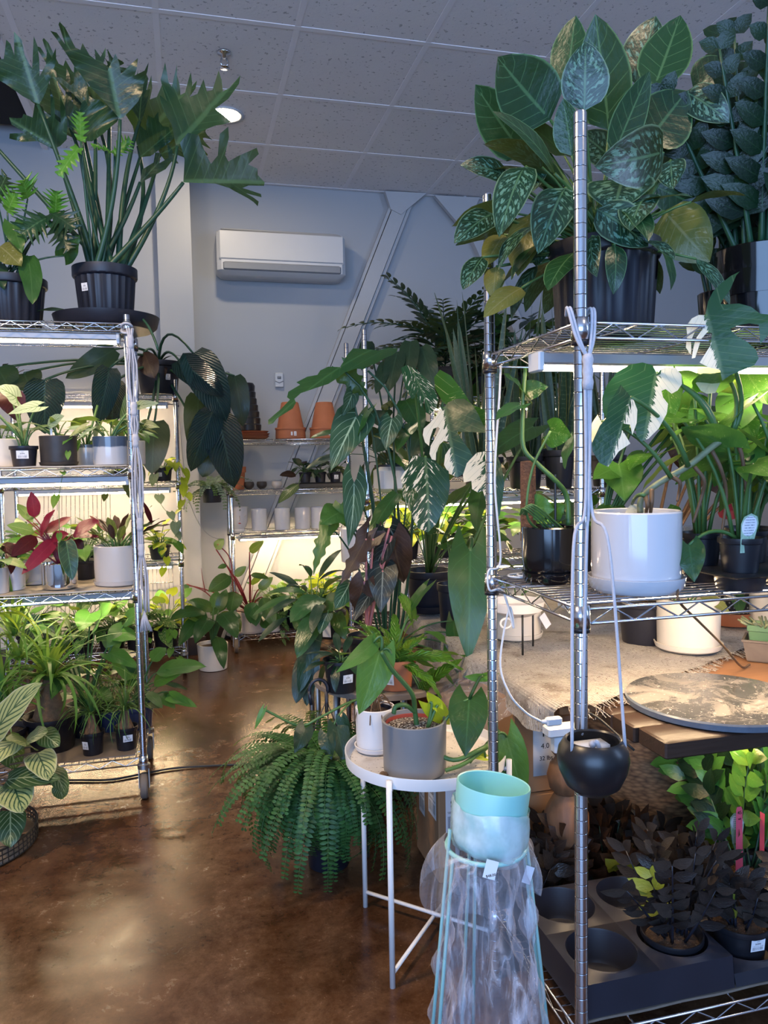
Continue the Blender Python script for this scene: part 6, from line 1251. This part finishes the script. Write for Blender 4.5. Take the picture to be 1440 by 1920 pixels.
# ---- near rack right: top shelf
z = RRZ[0]+.002
P = Plant('potted_aglaonema', 'huge striped aglaonema in a ribbed black nursery pot on the top wire shelf', on(1132, 600, 1.52, z), r=.118, h=.20, rb=.10, ribs=22, leaves=['agla', 'aglap', 'aglay'], stems='stemg', lab=(58, .72, .03, .05))
Y0 = 1.52
for b, t_, w, mi, yb, yt, roll, bend in (
    ((1062, 162), (1080, 28), 66, 1, .10, .12, .2, -.2), ((1142, 245), (1116, 26), 92, 1, .02, .0, -.2, -.15), ((1095, 208), (1098, 78), 78, 0, -.06, -.08, .1, .3), ((1192, 158), (1230, 28), 76, 0, .12, .14, .2, -.2), ((1226, 165), (1276, 28), 84, 1, .04, .04, -.1, -.15),
    ((1032, 225), (934, 106), 112, 1, -.03, -.06, .15, -.3), ((985, 295), (892, 158), 88, 1, .08, .06, .3, -.2), ((1040, 325), (918, 212), 44, 1, -.08, -.14, .8, .6), ((1072, 292), (1056, 184), 50, 1, -.06, -.08, -.2, -.1), ((1150, 292), (1219, 132), 56, 1, -.06, -.08, .3, -.2),
    ((1212, 268), (1290, 168), 100, 1, .0, -.02, .2, -.3), ((1285, 172), (1368, 232), 56, 0, .0, -.06, -.1, .7), ((1300, 168), (1368, 114), 64, 1, .06, .06, .1, .4), ((1244, 285), (1108, 312), 96, 0, -.10, -.17, -.5, .6), ((1170, 335), (1152, 398), 110, 0, -.08, -.12, .2, .6),
    ((1060, 352), (1008, 482), 74, 0, -.10, -.18, .1, .6), ((985, 312), (936, 452), 64, 0, -.08, -.18, .2, .6), ((955, 332), (860, 312), 46, 0, .0, -.04, .4, .5), ((925, 400), (850, 460), 52, 0, .02, -.04, .2, .5), ((1000, 400), (972, 520), 62, 2, .02, .0, .3, .5),
    ((1258, 300), (1262, 356), 48, 0, -.06, -.10, .2, .4), ((1212, 365), (1182, 436), 66, 0, -.13, -.18, .4, .5), ((1246, 396), (1332, 492), 88, 2, -.04, -.10, .2, .6), ((1120, 392), (1215, 464), 72, 0, -.11, -.15, -.2, .6), ((978, 540), (906, 598), 44, 2, .02, -.04, .3, .4),
    ((905, 482), (868, 545), 40, 0, .04, .02, .3, .4), ((955, 350), (925, 400), 30, 0, .05, .03, .3, .5), ((1010, 300), (1000, 360), 40, 0, .04, .02, .2, .3), ((1255, 225), (1330, 300), 70, 1, .08, .06, .1, .4), ((1300, 280), (1365, 235), 60, 0, .1, .1, .1, .4), ((1230, 350), (1310, 390), 60, 1, .06, .06, .1, .5), ((1280, 300), (1355, 330), 60, 0, .12, .12, .2, .5),
    ((1000, 290), (960, 250), 60, 0, .12, .14, .2, .2), ((1020, 420), (1005, 500), 50, 0, .05, .05, .2, .4), ((945, 440), (910, 500), 44, 2, .08, .06, .3, .4), ((1150, 300), (1090, 250), 60, 0, .10, .10, .3, .2), ((930, 500), (925, 560), 36, 2, .06, .05, .2, .3), ((1080, 130), (1068, 60), 40, 0, .2, .2, .2, -.2), ((945, 160), (985, 105), 50, 0, .16, .16, .2, -.2), ((1300, 350), (1350, 380), 50, 1, .15, .15, .2, .4)):
    P.xl(b, t_, Y0+yb, Y0+yt, w*1.14, 'ovate', bend, roll, mi, .15, .015, up=.2, root=P.top+V((random.uniform(-.05, .05), random.uniform(-.05, .05), 0)), pr=.004, sag=.02)
P.bush(30, (5, 80), (.10, .26), (.12, .18), .42, 'ovate', .6, (20, 60), az=(20, 200), ms=(0, 0, 1, 1), pr=.003)
P.bush(14, (-10, 45), (.10, .18), (.10, .15), .42, 'ovate', .7, (20, 60), az=(150, 330), ms=(0, 0, 1), pr=.003)
P.done(stem='petioles')
P = Plant('potted_zz_plant', 'big dark zz plant in a glossy black pot on the top wire shelf', on(1425, 606, 1.54, z), pot='cyl', r=.105, h=.215, rb=.075, mat='blackgl', leaves='zz', stems='stemd')
random.seed(5)
for k in range(22):
    a = k*2.4; out = V((math.cos(a), math.sin(a), 0)); d = (UP+out*random.uniform(.05, .6)).normalized(); P.frond(P.top+out*.05, d, V((-.35, -1, .1))+out*.5, random.uniform(.34, .54), random.uniform(-.3, .3), 9, .12, .05, 'tiny', r=.006, start=.22, tip=.75, lift=.3)
P.done()
P = Plant('potted_zz_plant', 'small dark plant in a black pot between the aglaonema and the glossy pot', on(1352, 605, 1.64, z), pot='cyl', r=.055, h=.14, rb=.045, mat='blackgl', leaves=['zz', 'agla'], stems='stemd')
for k in range(8):
    a = k*2.4; out = V((math.cos(a), math.sin(a), 0)); d = (UP+out*random.uniform(.05, .5)).normalized(); P.frond(P.top+out*.03, d, out.cross(d), random.uniform(.16, .30), random.uniform(-.3, .3), 8, .07, .03, 'tiny', r=.004, start=.3, tip=.7, lift=.3)
P.done()

# ---- near rack right: second shelf
z = RRZ[1]+.002
P = Plant('potted_monstera', 'cream and green variegated monstera on a thick leaning stem in a long white glazed pot', on(1192, 1112, 1.425, z), pot='round', r=.0915, h=.152, mat='whitegl', saucer=(.101, .032, 'whitegl'), z_up=.016, leaves=['albo', 'alboc', 'philo', 'wcprin'], stems='stemg')
Y0 = 1.40
ms = MB(); st = spline([atY(1200, 962, 1.42), atY(1203, 935, 1.42), atY(1232, 908, 1.40), atY(1290, 874, 1.38), atY(1335, 838, 1.37), atY(1372, 812, 1.36)], 8); ms.tube(st, [.006, .007], 10)
for q_ in ((1262, 893), (1290, 874), (1330, 842), (1345, 832)): c_ = atY(*q_, 1.375); ms.lathe([(0, -.004), (.0075, -.003), (.0085, 0), (.0075, .003), (0, .004)], c_, 10)
ms.build('main_stem', 'stema', P.root)
ms = MB()
for (a, c, e, g_) in (((1335, 845), (1352, 880), (1362, 930), (1352, 1010)), ((1365, 820), (1390, 850), (1402, 960), (1400, 1000)), ((1262, 895), (1275, 905), (1273, 925), (1270, 940)), ((1210, 930), (1214, 945), (1212, 958), (1212, 964)), ((1222, 918), (1222, 940), (1220, 958), (1220, 964)), ((1302, 875), (1320, 900), (1316, 930), (1300, 980))): ms.tube(spline([atY(*a, 1.37), atY(*c, 1.36), atY(*e, 1.37), atY(*g_, 1.37)], 6), [.005, .003], 6); ms.build('aerial_root', 'stemb', P.root); ms = MB()
for b, t_, crop, bias, mi, yb, yt, roll, bend, ft, ar, pts in (
    ((585, 232), (500, 715), (1080, 640, 3.839), -2.6, 0, -.03, -.05, .05, .3, (1345, 828), (1330, 735), ((585, 232), (555, 165), (485, 138), (400, 150), (310, 205), (235, 300), (205, 400), (210, 500), (250, 590), (330, 630), (390, 640), (400, 560), (430, 600), (440, 680), (470, 720), (520, 705), (590, 640), (645, 540), (655, 470), (622, 420), (612, 370), (640, 360), (680, 400), (720, 380), (750, 330), (748, 260), (710, 205), (650, 185), (605, 205))),
    ((395, 402), (228, 905), (1080, 640, 3.839), -1.2, 0, -.07, -.08, -.2, .4, (1290, 874), (1262, 785), ((395, 400), (325, 305), (275, 390), (225, 480), (215, 560), (165, 620), (110, 745), (118, 800), (170, 880), (230, 908), (300, 800), (380, 745), (350, 690), (320, 640), (330, 600), (380, 610), (395, 685), (425, 600), (435, 500), (415, 430))),
    ((720, 1065), (880, 1690), (1180, 380, 5.054), 3.0, 0, -.10, -.12, .05, .25, (1372, 812), (1425, 740), ((720, 1065), (660, 1060), (600, 1090), (555, 1160), (565, 1250), (555, 1360), (600, 1435), (605, 1390), (600, 1300), (640, 1200), (700, 1150), (700, 1200), (650, 1270), (625, 1350), (610, 1470), (640, 1465), (660, 1400), (690, 1290), (740, 1230), (785, 1240), (770, 1360), (680, 1510), (760, 1560), (860, 1590), (880, 1690), (950, 1640), (1080, 1590), (1150, 1560), (1185, 1500), (1160, 1420), (1080, 1340), (1000, 1290), (960, 1250), (940, 1215), (1000, 1190), (1100, 1180), (1180, 1200), (1190, 1290), (1195, 1375), (1230, 1330), (1260, 1300), (1290, 1400), (1330, 1350), (1345, 1200), (1290, 1120), (1190, 1100), (1110, 1030), (1010, 990), (900, 985), (850, 975), (880, 920), (930, 850), (980, 720), (1010, 685), (930, 720), (850, 780), (780, 850), (740, 940))),
    ((860, 1560), (700, 1830), (1180, 380, 5.054), 0, 1, .02, .0, .1, .3, (1372, 812), (1400, 740), ((880, 1570), (780, 1550), (660, 1545), (650, 1640), (690, 1650), (765, 1640), (690, 1670), (640, 1700), (680, 1780), (730, 1820), (800, 1830), (840, 1750), (880, 1680)))):
    B = P.poly(b, t_, pts, Y0+yb, Y0+yt, crop, bend, roll, mi, .08, .02, bias); P.petiole(atY(*ft, 1.37), B, .0045, arch=atY(*ar, 1.35), seg=7)
for b, t_, w, k, mi, bias, roll, yb, yt, bend, ft, ar in (((1250, 710), (1262, 790), 60, 'heart', 3, 0, .3, .02, .0, .3, (1345, 820), (1340, 740)), ((1128, 790), (1118, 845), 40, 'heart', 1, 0, .5, .02, .0, .3, (1258, 895), (1200, 800)), ((1185, 945), (1200, 985), 40, 'wavy', 1, 0, .3, .05, .04, .3, (1210, 930), (1195, 920))):
    P.xl(b, t_, Y0+yb, Y0+yt, w, k, bend, roll, mi, .12, .03, bias=bias, up=.1, root=atY(*ft, 1.37), pr=.004, arch=atY(*ar, 1.36))
P.done(stem='stems')
P = Plant('potted_philodendron', 'philodendron climbing a coir moss pole in a glossy black glazed pot', on(1030, 1096, 1.585, z), pot='round', r=.062, h=.118, rb=.05, mat='blackgl', saucer=(.062, .026, 'blackgl'), z_up=.01, leaves=['philo', 'philol', 'dark', 'wcprin'], stems='stemg')
cp = V((atY(990, 900, 1.61).x, 1.61, P.top.z-.02)); MB().lathe([(0, 0), (.017, 0), (.0165, .18), (0, .182)], cp, 20, mod=lambda q, a, zz, k: q*(1+.05*math.sin(a*7))).build('moss_pole', 'coir', P.root, 'auto')
sk = V((atY(1041, 900, 1.57).x, 1.57, P.top.z-.02)); MB().lathe([(0, 0), (.003, 0), (.003, .15), (0, .15)], sk, 8).build('support_stick', 'blackmet', P.root, 'auto')
P.stem.tube(spline([atY(1066, 985, 1.58), atY(1062, 930, 1.58), atY(1040, 900, 1.57), atY(1008, 870, 1.58), atY(982, 840, 1.59), atY(980, 780, 1.60), atY(985, 690, 1.60)], 8), [.0065, .0045], 8)
P.stem.tube(spline([P.top+V((-.02, 0, 0)), atY(988, 965, 1.56), atY(998, 880, 1.56), atY(1032, 808, 1.55)], 8), .003, 6)
for b, t_, w, mi, roll in (((1032, 808), (1072, 818), 60, 3, .9), ((985, 735), (1028, 725), 42, 0, .2), ((975, 760), (930, 790), 50, 0, .5), ((1000, 950), (1040, 955), 50, 1, .6), ((1030, 965), (1060, 945), 40, 1, .6), ((1070, 970), (1030, 985), 30, 2, .5), ((985, 740), (940, 700), 46, 0, .6), ((1075, 820), (1060, 880), 40, 0, .9)): P.xl(b, t_, 1.60, 1.57, w, 'heart', .4, roll, mi, up=.4)
for k in range(5): a = atY(980+random.uniform(-8, 8), 965, 1.56); P.stem.tube(spline([a, atY(985+k*4, 955-k*2, 1.54), P.top+V((.01*k-.01, -.03, 0))], 6), .0022, 5)
P.done(stem='stems')
# tray with speckled philodendrons
loc = on(1400, 1112, 1.42, z); t = thing('seedling_tray', 'black plastic carry tray of speckled philodendrons on the second wire shelf', 'tray', loc)
m = MB()
for (dx, dy) in ((-.063, -.055), (.063, -.055), (-.063, .07), (.063, .07), (.19, -.055), (.19, .07)): m.lathe([(0, .0), (.045, .0), (.047, .004), (.052, .030), (.054, .033), (.05, .033), (.044, .006), (0, .006)], loc+V((dx, dy, 0)), 24)
m.box((loc.x-.125, loc.y-.115, loc.z+.030), (loc.x+.25, loc.y+.13, loc.z+.036), bev=.003); m.build('tray', 'blackpl', t, 'auto')
random.seed(21)
for k, (dx, dy, mm, lab, st_) in enumerate(((-.063, -.055, ['wcprin', 'philo'], 'speckled philodendron with a printed plant tag beside the long white pot', None), (.063, -.055, ['wcprin', 'mid'], 'speckled philodendron with a hand-priced label at the tray front', (-12, .52, .042, .034)), (-.063, .07, ['wcprin', 'philol'], 'yellow-green speckled philodendron at the back of the tray beside the thick stem', None), (.063, .07, ['wcprin', 'philol'], 'speckled philodendron at the back of the tray with long stems', None))):
    P = Plant('potted_philodendron', lab, loc+V((dx, dy, .0365)), r=.045, h=.072, mat='blackpl', leaves=mm, lab=st_); P.bush(9, (55, 88), (.16, .34), (.10, .15), .62, 'heart', .45, (50, 110), ms=(0, 0, 0, 1), pr=.004)
    if k == 0:
        P.xl((1292, 1022), (1302, 1092), 1.36, 1.33, 54, 'heart', .35, 0, 1, root=P.top, up=.1); m = MB(); c = P.top+V((-.016, -.035, -.02)); A = []
        sh = [(-.013, 0), (.013, 0), (.019, .045), (.021, .06), (.016, .074), (0, .081), (-.016, .074), (-.021, .06), (-.019, .045)]; ii = [m.add(c+V((x+.12*y, -.05*y, y)), (.5+x/.044, y/.081)) for x, y in sh]; m.face(*ii); m.build('plant_tag', 'tag', P.root, False)
    P.done()
    if st_: text_mesh('5', .012, facing(P.o+V((.004, -.0445, .041)), (-.2, -1, -.1)), 'handwriting', 'ink', P.root)
P = Plant('potted_philodendron', 'bright yellow-green speckled philodendron behind the long white pot', V((.965, 1.66, z)), r=.052, h=.10, leaves=['wcprin', 'philol', 'lime'])
for b, t_, w, mi in (((1160, 870), (1170, 940), 84, 1), ((1250, 795), (1130, 800), 50, 0), ((1190, 790), (1270, 800), 52, 0), ((1150, 880), (1110, 900), 50, 1), ((1245, 960), (1262, 1000), 60, 0), ((1210, 850), (1180, 885), 50, 0), ((1290, 780), (1300, 720), 60, 1), ((1310, 790), (1340, 850), 60, 0), ((1150, 950), (1130, 985), 50, 0)): P.xl(b, t_, 1.64, 1.58, w, 'heart', .4, random.uniform(-.4, .4), mi, up=.4, root=P.top)
P.done()
P = Plant('potted_philodendron', 'leafy green speckled philodendron filling the back of the shelf under the lit tube', V((1.36, 1.63, z)), r=.06, h=.10, leaves=['wcprin', 'philol', 'philo'])
P.bush(22, (50, 88), (.14, .36), (.11, .16), .64, 'heart', .45, (40, 110), ms=(0, 0, 1, 2), pr=.004)
for b, t_, w, mi in (((1380, 760), (1420, 830), 80, 0), ((1330, 760), (1290, 800), 60, 2), ((1400, 700), (1440, 760), 60, 0), ((1430, 800), (1400, 870), 60, 1), ((1300, 760), (1330, 810), 60, 0), ((1420, 880), (1450, 930), 50, 2)): P.xl(b, t_, 1.58, 1.52, w, 'heart', .4, random.uniform(-.4, .4), mi, up=.3, root=P.top)
P.done()
for k, px in enumerate((1345, 1395)):
    c = V((1.115+.075*k, 1.60, z)); m = MB().lathe([(0, .001), (.026, .001), (.032, .11), (.031, .11), (.025, .004), (0, .004)], c, 28); solo(m, 'clear_cup', 'clear', ('clear plastic cup behind the tray of speckled philodendrons', 'second clear plastic cup farther along behind the speckled philodendrons')[k], 'cup', c, 'clear cups')
# ---- on the burlap table, under the second shelf
def pot_on(label, loc, pk, r, h, mat, sau=None, leaf=None, n=6, rb=None, sm=None, **kw):
    P = Plant("potted_plant" if leaf else "ceramic_pot", label, loc, pot=pk, r=r, h=h, rb=rb, mat=mat, saucer=sau, z_up=.004 if sau else 0, leaves=leaf or 'mid', cat='potted plant' if leaf else 'pot', soil='soil')
    if leaf: P.bush(n, **kw)
    P.done(); return P
z = .672
P = pot_on('cream cylinder pot with saucer under the long white pot, on the burlap', on(1290, 1215, 2.17, z), 'cyl', .10, .165, 'cream', (.108, .024, 'cream'), ['aglay', 'mid'], 4, el=(20, 60), pl=(.05, .12), L=(.09, .13), W=.5, droop=.6)
P = pot_on('cream round pot with saucer beside the burlap corner behind the chrome post', on(968, 1200, 2.50, z), 'cyl', .088, .15, 'cream', (.094, .022, 'cream'), ['mid', 'philo'], 5, el=(20, 70), pl=(.05, .15), L=(.09, .13), W=.55, kind='heart', droop=.6)
sticker(P.root, P.o+V((.07, -.085, .07)), (.3, -1, .2), .03, .05, .5, 'price_label', 'label')
t0 = V((1.045, 2.33, z)); t = thing('planter_stand', 'white bowl planter on three thin black legs on the burlap', 'planter', t0)
MB().lathe([(0, .115), (.05, .117), (.085, .135), (.092, .165), (.088, .165), (.08, .14), (0, .125)], t0, 40).build('bowl', 'whitemt', t, 'auto')
for a in (-100, 150, 20): q = t0+V((.075*math.cos(math.radians(a)), .075*math.sin(math.radians(a)), 0)); m = MB(); m.tube([q, q+UP*.135], .0035, 8); m.build('leg', 'blackmet', t)
m = MB(); c = t0+V((-.055, -.04, .10)); m.tube([c+V((.02*math.cos(a_*pi/8), .0, .016*math.sin(a_*pi/8))) for a_ in range(17)], .004, 6); m.build('ring_handle', 'whitemt', t)
pot_on('dotted black pot on a terracotta saucer beyond the cream cylinder pot', on(1372, 1188, 2.45, z), 'cyl', .085, .13, 'dots', (.095, .05, 'terra'), ['mid', 'philol'], 6, el=(20, 75), pl=(.05, .15), L=(.08, .12), W=.5, droop=.5)
pot_on('cream pot at the end of the burlap beside the dotted black pot', on(1450, 1190, 2.33, z), 'cyl', .085, .15, 'cream', None, ['mid', 'philol'], 6, el=(20, 75), pl=(.05, .15), L=(.08, .12), W=.5, droop=.5)
loc = on(1432, 1245, 2.02, .657); t = thing('plastic_planter', 'grubby black plastic trough planter on the orange table top', 'planter', loc); MB().lathe([(0, 0), (.06, 0), (.064, .004), (.078, .062), (.084, .064), (.084, .07), (.074, .07), (.06, .01), (0, .008)], loc, 4, sq=0).build('trough', 'boardd', t, False); loc2 = loc+V((0, 0, .010))
P = Plant('potted_succulent', 'pale finger succulent in a small square green pot inside the black trough', loc2, pot=None, r=.05, h=.10, leaves=['fernl', 'alboc'], stems='stema'); MB().lathe([(0, .0), (.046, 0), (.058, .085), (.064, .087), (.064, .105), (.056, .105), (.05, .08), (0, .08)], loc2, 4).build('pot', 'greenpl', P.root, False)
for k in range(26): a = k*2.4; q = loc2+V((.035*math.cos(a)*random.random(), .035*math.sin(a)*random.random(), .085)); P.stem.tube([q, q+V((.03*math.cos(a), .03*math.sin(a), .02)), q+V((.05*math.cos(a), .05*math.sin(a), .03))], [.005, .003], 6)
P.done(stem='fingers')
P = Plant('potted_philodendron', 'red-brown broad-leaved plant standing behind the speckled philodendrons', V((1.50, 2.30, z)), r=.09, h=.15, leaves=['brown', 'terra', 'red'], stems='stemb'); P.leaves = ['brown', 'red', 'maroon']
for b, t_, w, mi in (((1340, 850), (1420, 900), 60, 1), ((1330, 900), (1400, 935), 60, 0), ((1270, 820), (1310, 900), 60, 0), ((1360, 830), (1330, 780), 70, 2), ((1390, 890), (1440, 850), 60, 1), ((1300, 880), (1260, 860), 50, 0), ((1350, 950), (1400, 960), 50, 1)): P.xl(b, t_, 2.2, 2.15, w, 'oblong', .5, random.uniform(-.3, .3), mi, up=.45, root=P.top, pr=.006)
P.done()
for (px, Y, lab) in ((1250, 2.9, 'green nursery plant in a black pot at the far back of the burlap table'), (1080, 2.95, 'dark green nursery plant on the burlap behind the near chrome post')):
    P = Plant('potted_plant', lab, on(px, 1135, Y, z), r=.08, h=.13, leaves=['philo', 'mid', 'dark']); P.bush(16, (20, 85), (.12, .32), (.12, .18), .6, 'heart', .5, ms=(0, 1, 2)); P.done()
P = Plant('fallen_vine', 'thin brown aerial root hanging from the shelf down to the orange table top', atY(1270, 1120, 1.33), pot=None, r=.02, h=.02, leaves='philo', stems='stemb', cat='vine'); P.stem.tube(spline([atY(1270, 1105, 1.34), atY(1275, 1130, 1.32), atY(1310, 1165, 1.45), atY(1355, 1210, 1.7), atY(1390, 1250, 1.92), on(1405, 1278, 1.96, .665)], 8), [.0028, .0035], 6); P.done(stem='root')

# ---- near rack right: bottom shelf, seedling trays and black-leaved zz plants
ZT = RRZ[2]+.0085
def cell_tray(label, x0, y0, nx, ny, c=.172, h=.075, R=.074):
    t = thing('seedling_tray', label, 'tray', (x0+nx*c/2, y0+ny*c/2, ZT)); m = MB(); N = 32; zt = ZT+h
    for i in range(nx):
        for j in range(ny):
            cx, cy = x0+(i+.5)*c, y0+(j+.5)*c; sq, ci = [], []
            for k in range(N):
                a = 2*pi*k/N; q = (c/2)/max(abs(math.cos(a)), abs(math.sin(a))); sq.append(m.add((cx+q*math.cos(a), cy+q*math.sin(a), zt-.006))); ci.append(m.add((cx+R*1.05*math.cos(a), cy+R*1.05*math.sin(a), zt)))
            for k in range(N): m.face(sq[k], sq[(k+1) % N], ci[(k+1) % N], ci[k])
            m.lathe([(R*1.05, zt), (R*1.0, zt+.001), (R*.98, zt-.004), (R*.90, ZT+.012), (R*.84, ZT+.004), (0, ZT+.003)], (cx, cy, 0), N)
    X1, Y1 = x0+nx*c, y0+ny*c; e = .008
    for k, (pa, pb, nx_, ny_) in enumerate((((x0, y0), (X1, y0), 0, -1), ((X1, y0), (X1, Y1), 1, 0), ((X1, Y1), (x0, Y1), 0, 1), ((x0, Y1), (x0, y0), -1, 0))):
        q = [(pa[0], pa[1], zt-.006), (pb[0], pb[1], zt-.006)]; r1 = [(p_[0]+nx_*e, p_[1]+ny_*e, ZT+.004) for p_ in q]; m.quad(V(r1[0]), V(r1[1]), V(q[1]), V(q[0]))
    m.build('tray', 'nursery', t, 'auto'); return [[V((x0+(i+.5)*c, y0+(j+.5)*c, ZT+.005)) for j in range(ny)] for i in range(nx)]
c1 = cell_tray('dark plastic carry tray with empty round wells behind the near chrome post', .735, 1.325, 2, 2)
c2 = cell_tray('dark plastic carry tray at the shelf front with a labelled black-leaved plant', 1.083, 1.325, 2, 2, h=.034)
random.seed(3)
def raven(label, loc, mats_=('raven', 'ravenn'), n=9, L=(.14, .24), lab=None, new=1, r=.066, h=.082, pot='blackpl', lw=.026, w=.052, lean=0.):
    P = Plant('potted_zz_plant', label, loc, r=r, h=h, mat=pot, leaves=list(mats_), stems='stemd' if mats_[0] != 'raven' else 'nursery', lab=lab)
    for k in range(n):
        a = k*2.4+random.random(); out = V((math.cos(a), math.sin(a), 0)); d = (UP+out*random.uniform(.05, .8)+V((.3*lean, lean, 0))).normalized(); out = V((out.x, out.y if not lean else abs(out.y), 0)); l = random.uniform(*L)*(.62 if k >= n-new and mats_[1] == 'ravenn' else 1)
        P.frond(P.top+out*random.uniform(.01, .035), d, V((-.3, -.7, .5))+out*.8, l, random.uniform(-.3, .5), max(5, int(l/.026)), w, lw, 'tiny', m=1 if k >= n-new else 0, r=.003, start=.22, tip=.7, lift=.45, shape=lambda t: random.uniform(.75, 1.15), jit=.42)
    P.done(); return P
raven('black-leaved zz plant in the tray well beside the empty front well', c1[1][0], n=15, new=1)
raven('black-leaved zz plant with a white price label at the front of the second tray', c2[0][0]+V((-.004, .0, 0)), n=12, L=(.05, .105), lab=(-2, .68, .034, .028), new=1)
raven('black-leaved zz plant in the back well of the second tray', c2[0][1], n=9, L=(.06, .10), new=0)
raven('black-leaved zz plant at the far front of the second tray', c2[1][0], n=9, L=(.05, .09), new=0)
P = raven('green zz plant with a pink tag reading 45 in the second tray', c2[1][1], ('zzg', 'zz'), n=10, L=(.26, .38), new=3, w=.075, lw=.038, lean=.5)
q = P.top+V((-.06, -.035, -.01)); q = atY(1386, 1592, 1.56); m = MB(); ii = [m.add(q+V((x+.0*y, .02*y, y))) for x, y in ((-.011, -.085), (.011, -.085), (.0095, .098), (.006, .106), (-.006, .106), (-.0085, .098))]; m.face(*ii); tg = m.build('price_tag', 'pink', P.root, False)
nn = V((0, -1, .02)); text_mesh('45', .0125, facing(q+V((0, -.0005, .088)), nn), 'numerals', 'ink', tg); text_mesh('wk', .008, facing(q+V((0, -.0007, .074)), nn), 'lettering', 'ink', tg)
m = MB(); q2 = q+V((.018, .03, -.002)); sh = [(-.013, 0), (.013, 0), (.021, .055), (.020, .068), (.010, .078), (-.010, .078), (-.020, .068), (-.021, .055)]; ii = [m.add(q2+V((x, 0, y)), (.5+x/.044, y/.08)) for x, y in sh]; m.face(*ii); m.build('care_tag', 'tag', P.root, False)
m = MB(); q3 = V((q.x+.040, q.y-.03, q.z-.01)); ii = [m.add(q3+V((0, y0_, zz_))) for y0_, zz_ in ((-.008, 0), (.008, 0), (.008, .11), (-.008, .11))]; m.face(*ii); m.build('price_tag', 'pink', P.root, False)
back = [((.80, 1.80), 'black-leaved zz plant on the floor behind the empty wells, closest to the wrapped stand'), ((.94, 1.86), 'black-leaved zz plant on the floor behind the hanging pot'), ((1.10, 1.83), 'bronze-leaved zz plant on the floor behind the second tray'), ((1.25, 1.87), 'black-leaved zz plant on the floor under the plank corner'), ((1.16, 2.03), 'black-leaved zz plant on the floor in front of the wicker basket')]
for k, ((x, y), lab) in enumerate(back):
    raven(lab, (x, y, .001), (('raven', 'brown', 'raven', 'raven')[k % 4] if k != 2 else 'brown', 'ravenn'), n=14, L=(.11, .20), new=2 if k in (2, 3) else 1, r=.085, h=.11, w=.07, lw=.036)
for (x, y), lab in (((1.52, 1.86), 'tall fresh green zz plant on the floor under the plank'), ((1.66, 1.98), 'green zz plant on the floor beyond the tall one under the table')):
    raven(lab, (x, y, .001), ('zzg', 'lime'), n=10, L=(.20, .34), new=1, r=.09, h=.15, w=.085, lw=.044)
# ------------------------------------------------------------------ light
w = bpy.data.worlds.new('world'); sc.world = w; w.use_nodes = True; bg = w.node_tree.nodes['Background']
bg.inputs[0].default_value = (.36, .56, 1., 1); bg.inputs[1].default_value = .5
def area(name, loc, target, sx, sy, power, col):
    l = bpy.data.lights.new(name, 'AREA'); l.shape = 'RECTANGLE'; l.size = sx; l.size_y = sy; l.energy = power; l.color = col
    o = bpy.data.objects.new(name, l); COL.objects.link(o); o.location = loc; o.rotation_euler = (V(target)-V(loc)).to_track_quat('-Z', 'Y').to_euler(); return o
area('shop_window_light', (-1.2, -2.4, 1.7), (.6, 4, 2.1), 3.6, 2.4, 190, (.33, .56, 1.))
area('side_window_light', (4.2, -.3, 2.3), (1, 3.5, 1.8), .5, 1.8, 34, (.42, .62, 1.))
area('floor_fill_light', (-1.1, 1.4, 3.3), (-.9, 1.7, 0), .3, .3, 70, (1., .72, .42))  # added warm fill over the floor, no fixture above it
area('downlight_glow', (.29, 4.75, 3.33), (.29, 4.75, 0), .12, .12, 9, (1., .8, .55))
area('tray_fill_light', (1.4, .4, 3.2), (1.1, 1.9, .5), .25, .25, 9, (1., .78, .52))  # fill added for the zz plants and trays, no fixture there
sc.view_settings.view_transform = 'Standard'; sc.view_settings.look = 'None'; sc.view_settings.exposure = .2
sc.cycles.max_bounces = 7; sc.cycles.diffuse_bounces = 3; sc.cycles.glossy_bounces = 3; sc.cycles.transmission_bounces = 3; sc.cycles.transparent_max_bounces = 10
sc.cycles.sample_clamp_indirect = 6; sc.cycles.caustics_reflective = False; sc.cycles.caustics_refractive = False; sc.cycles.use_denoising = True
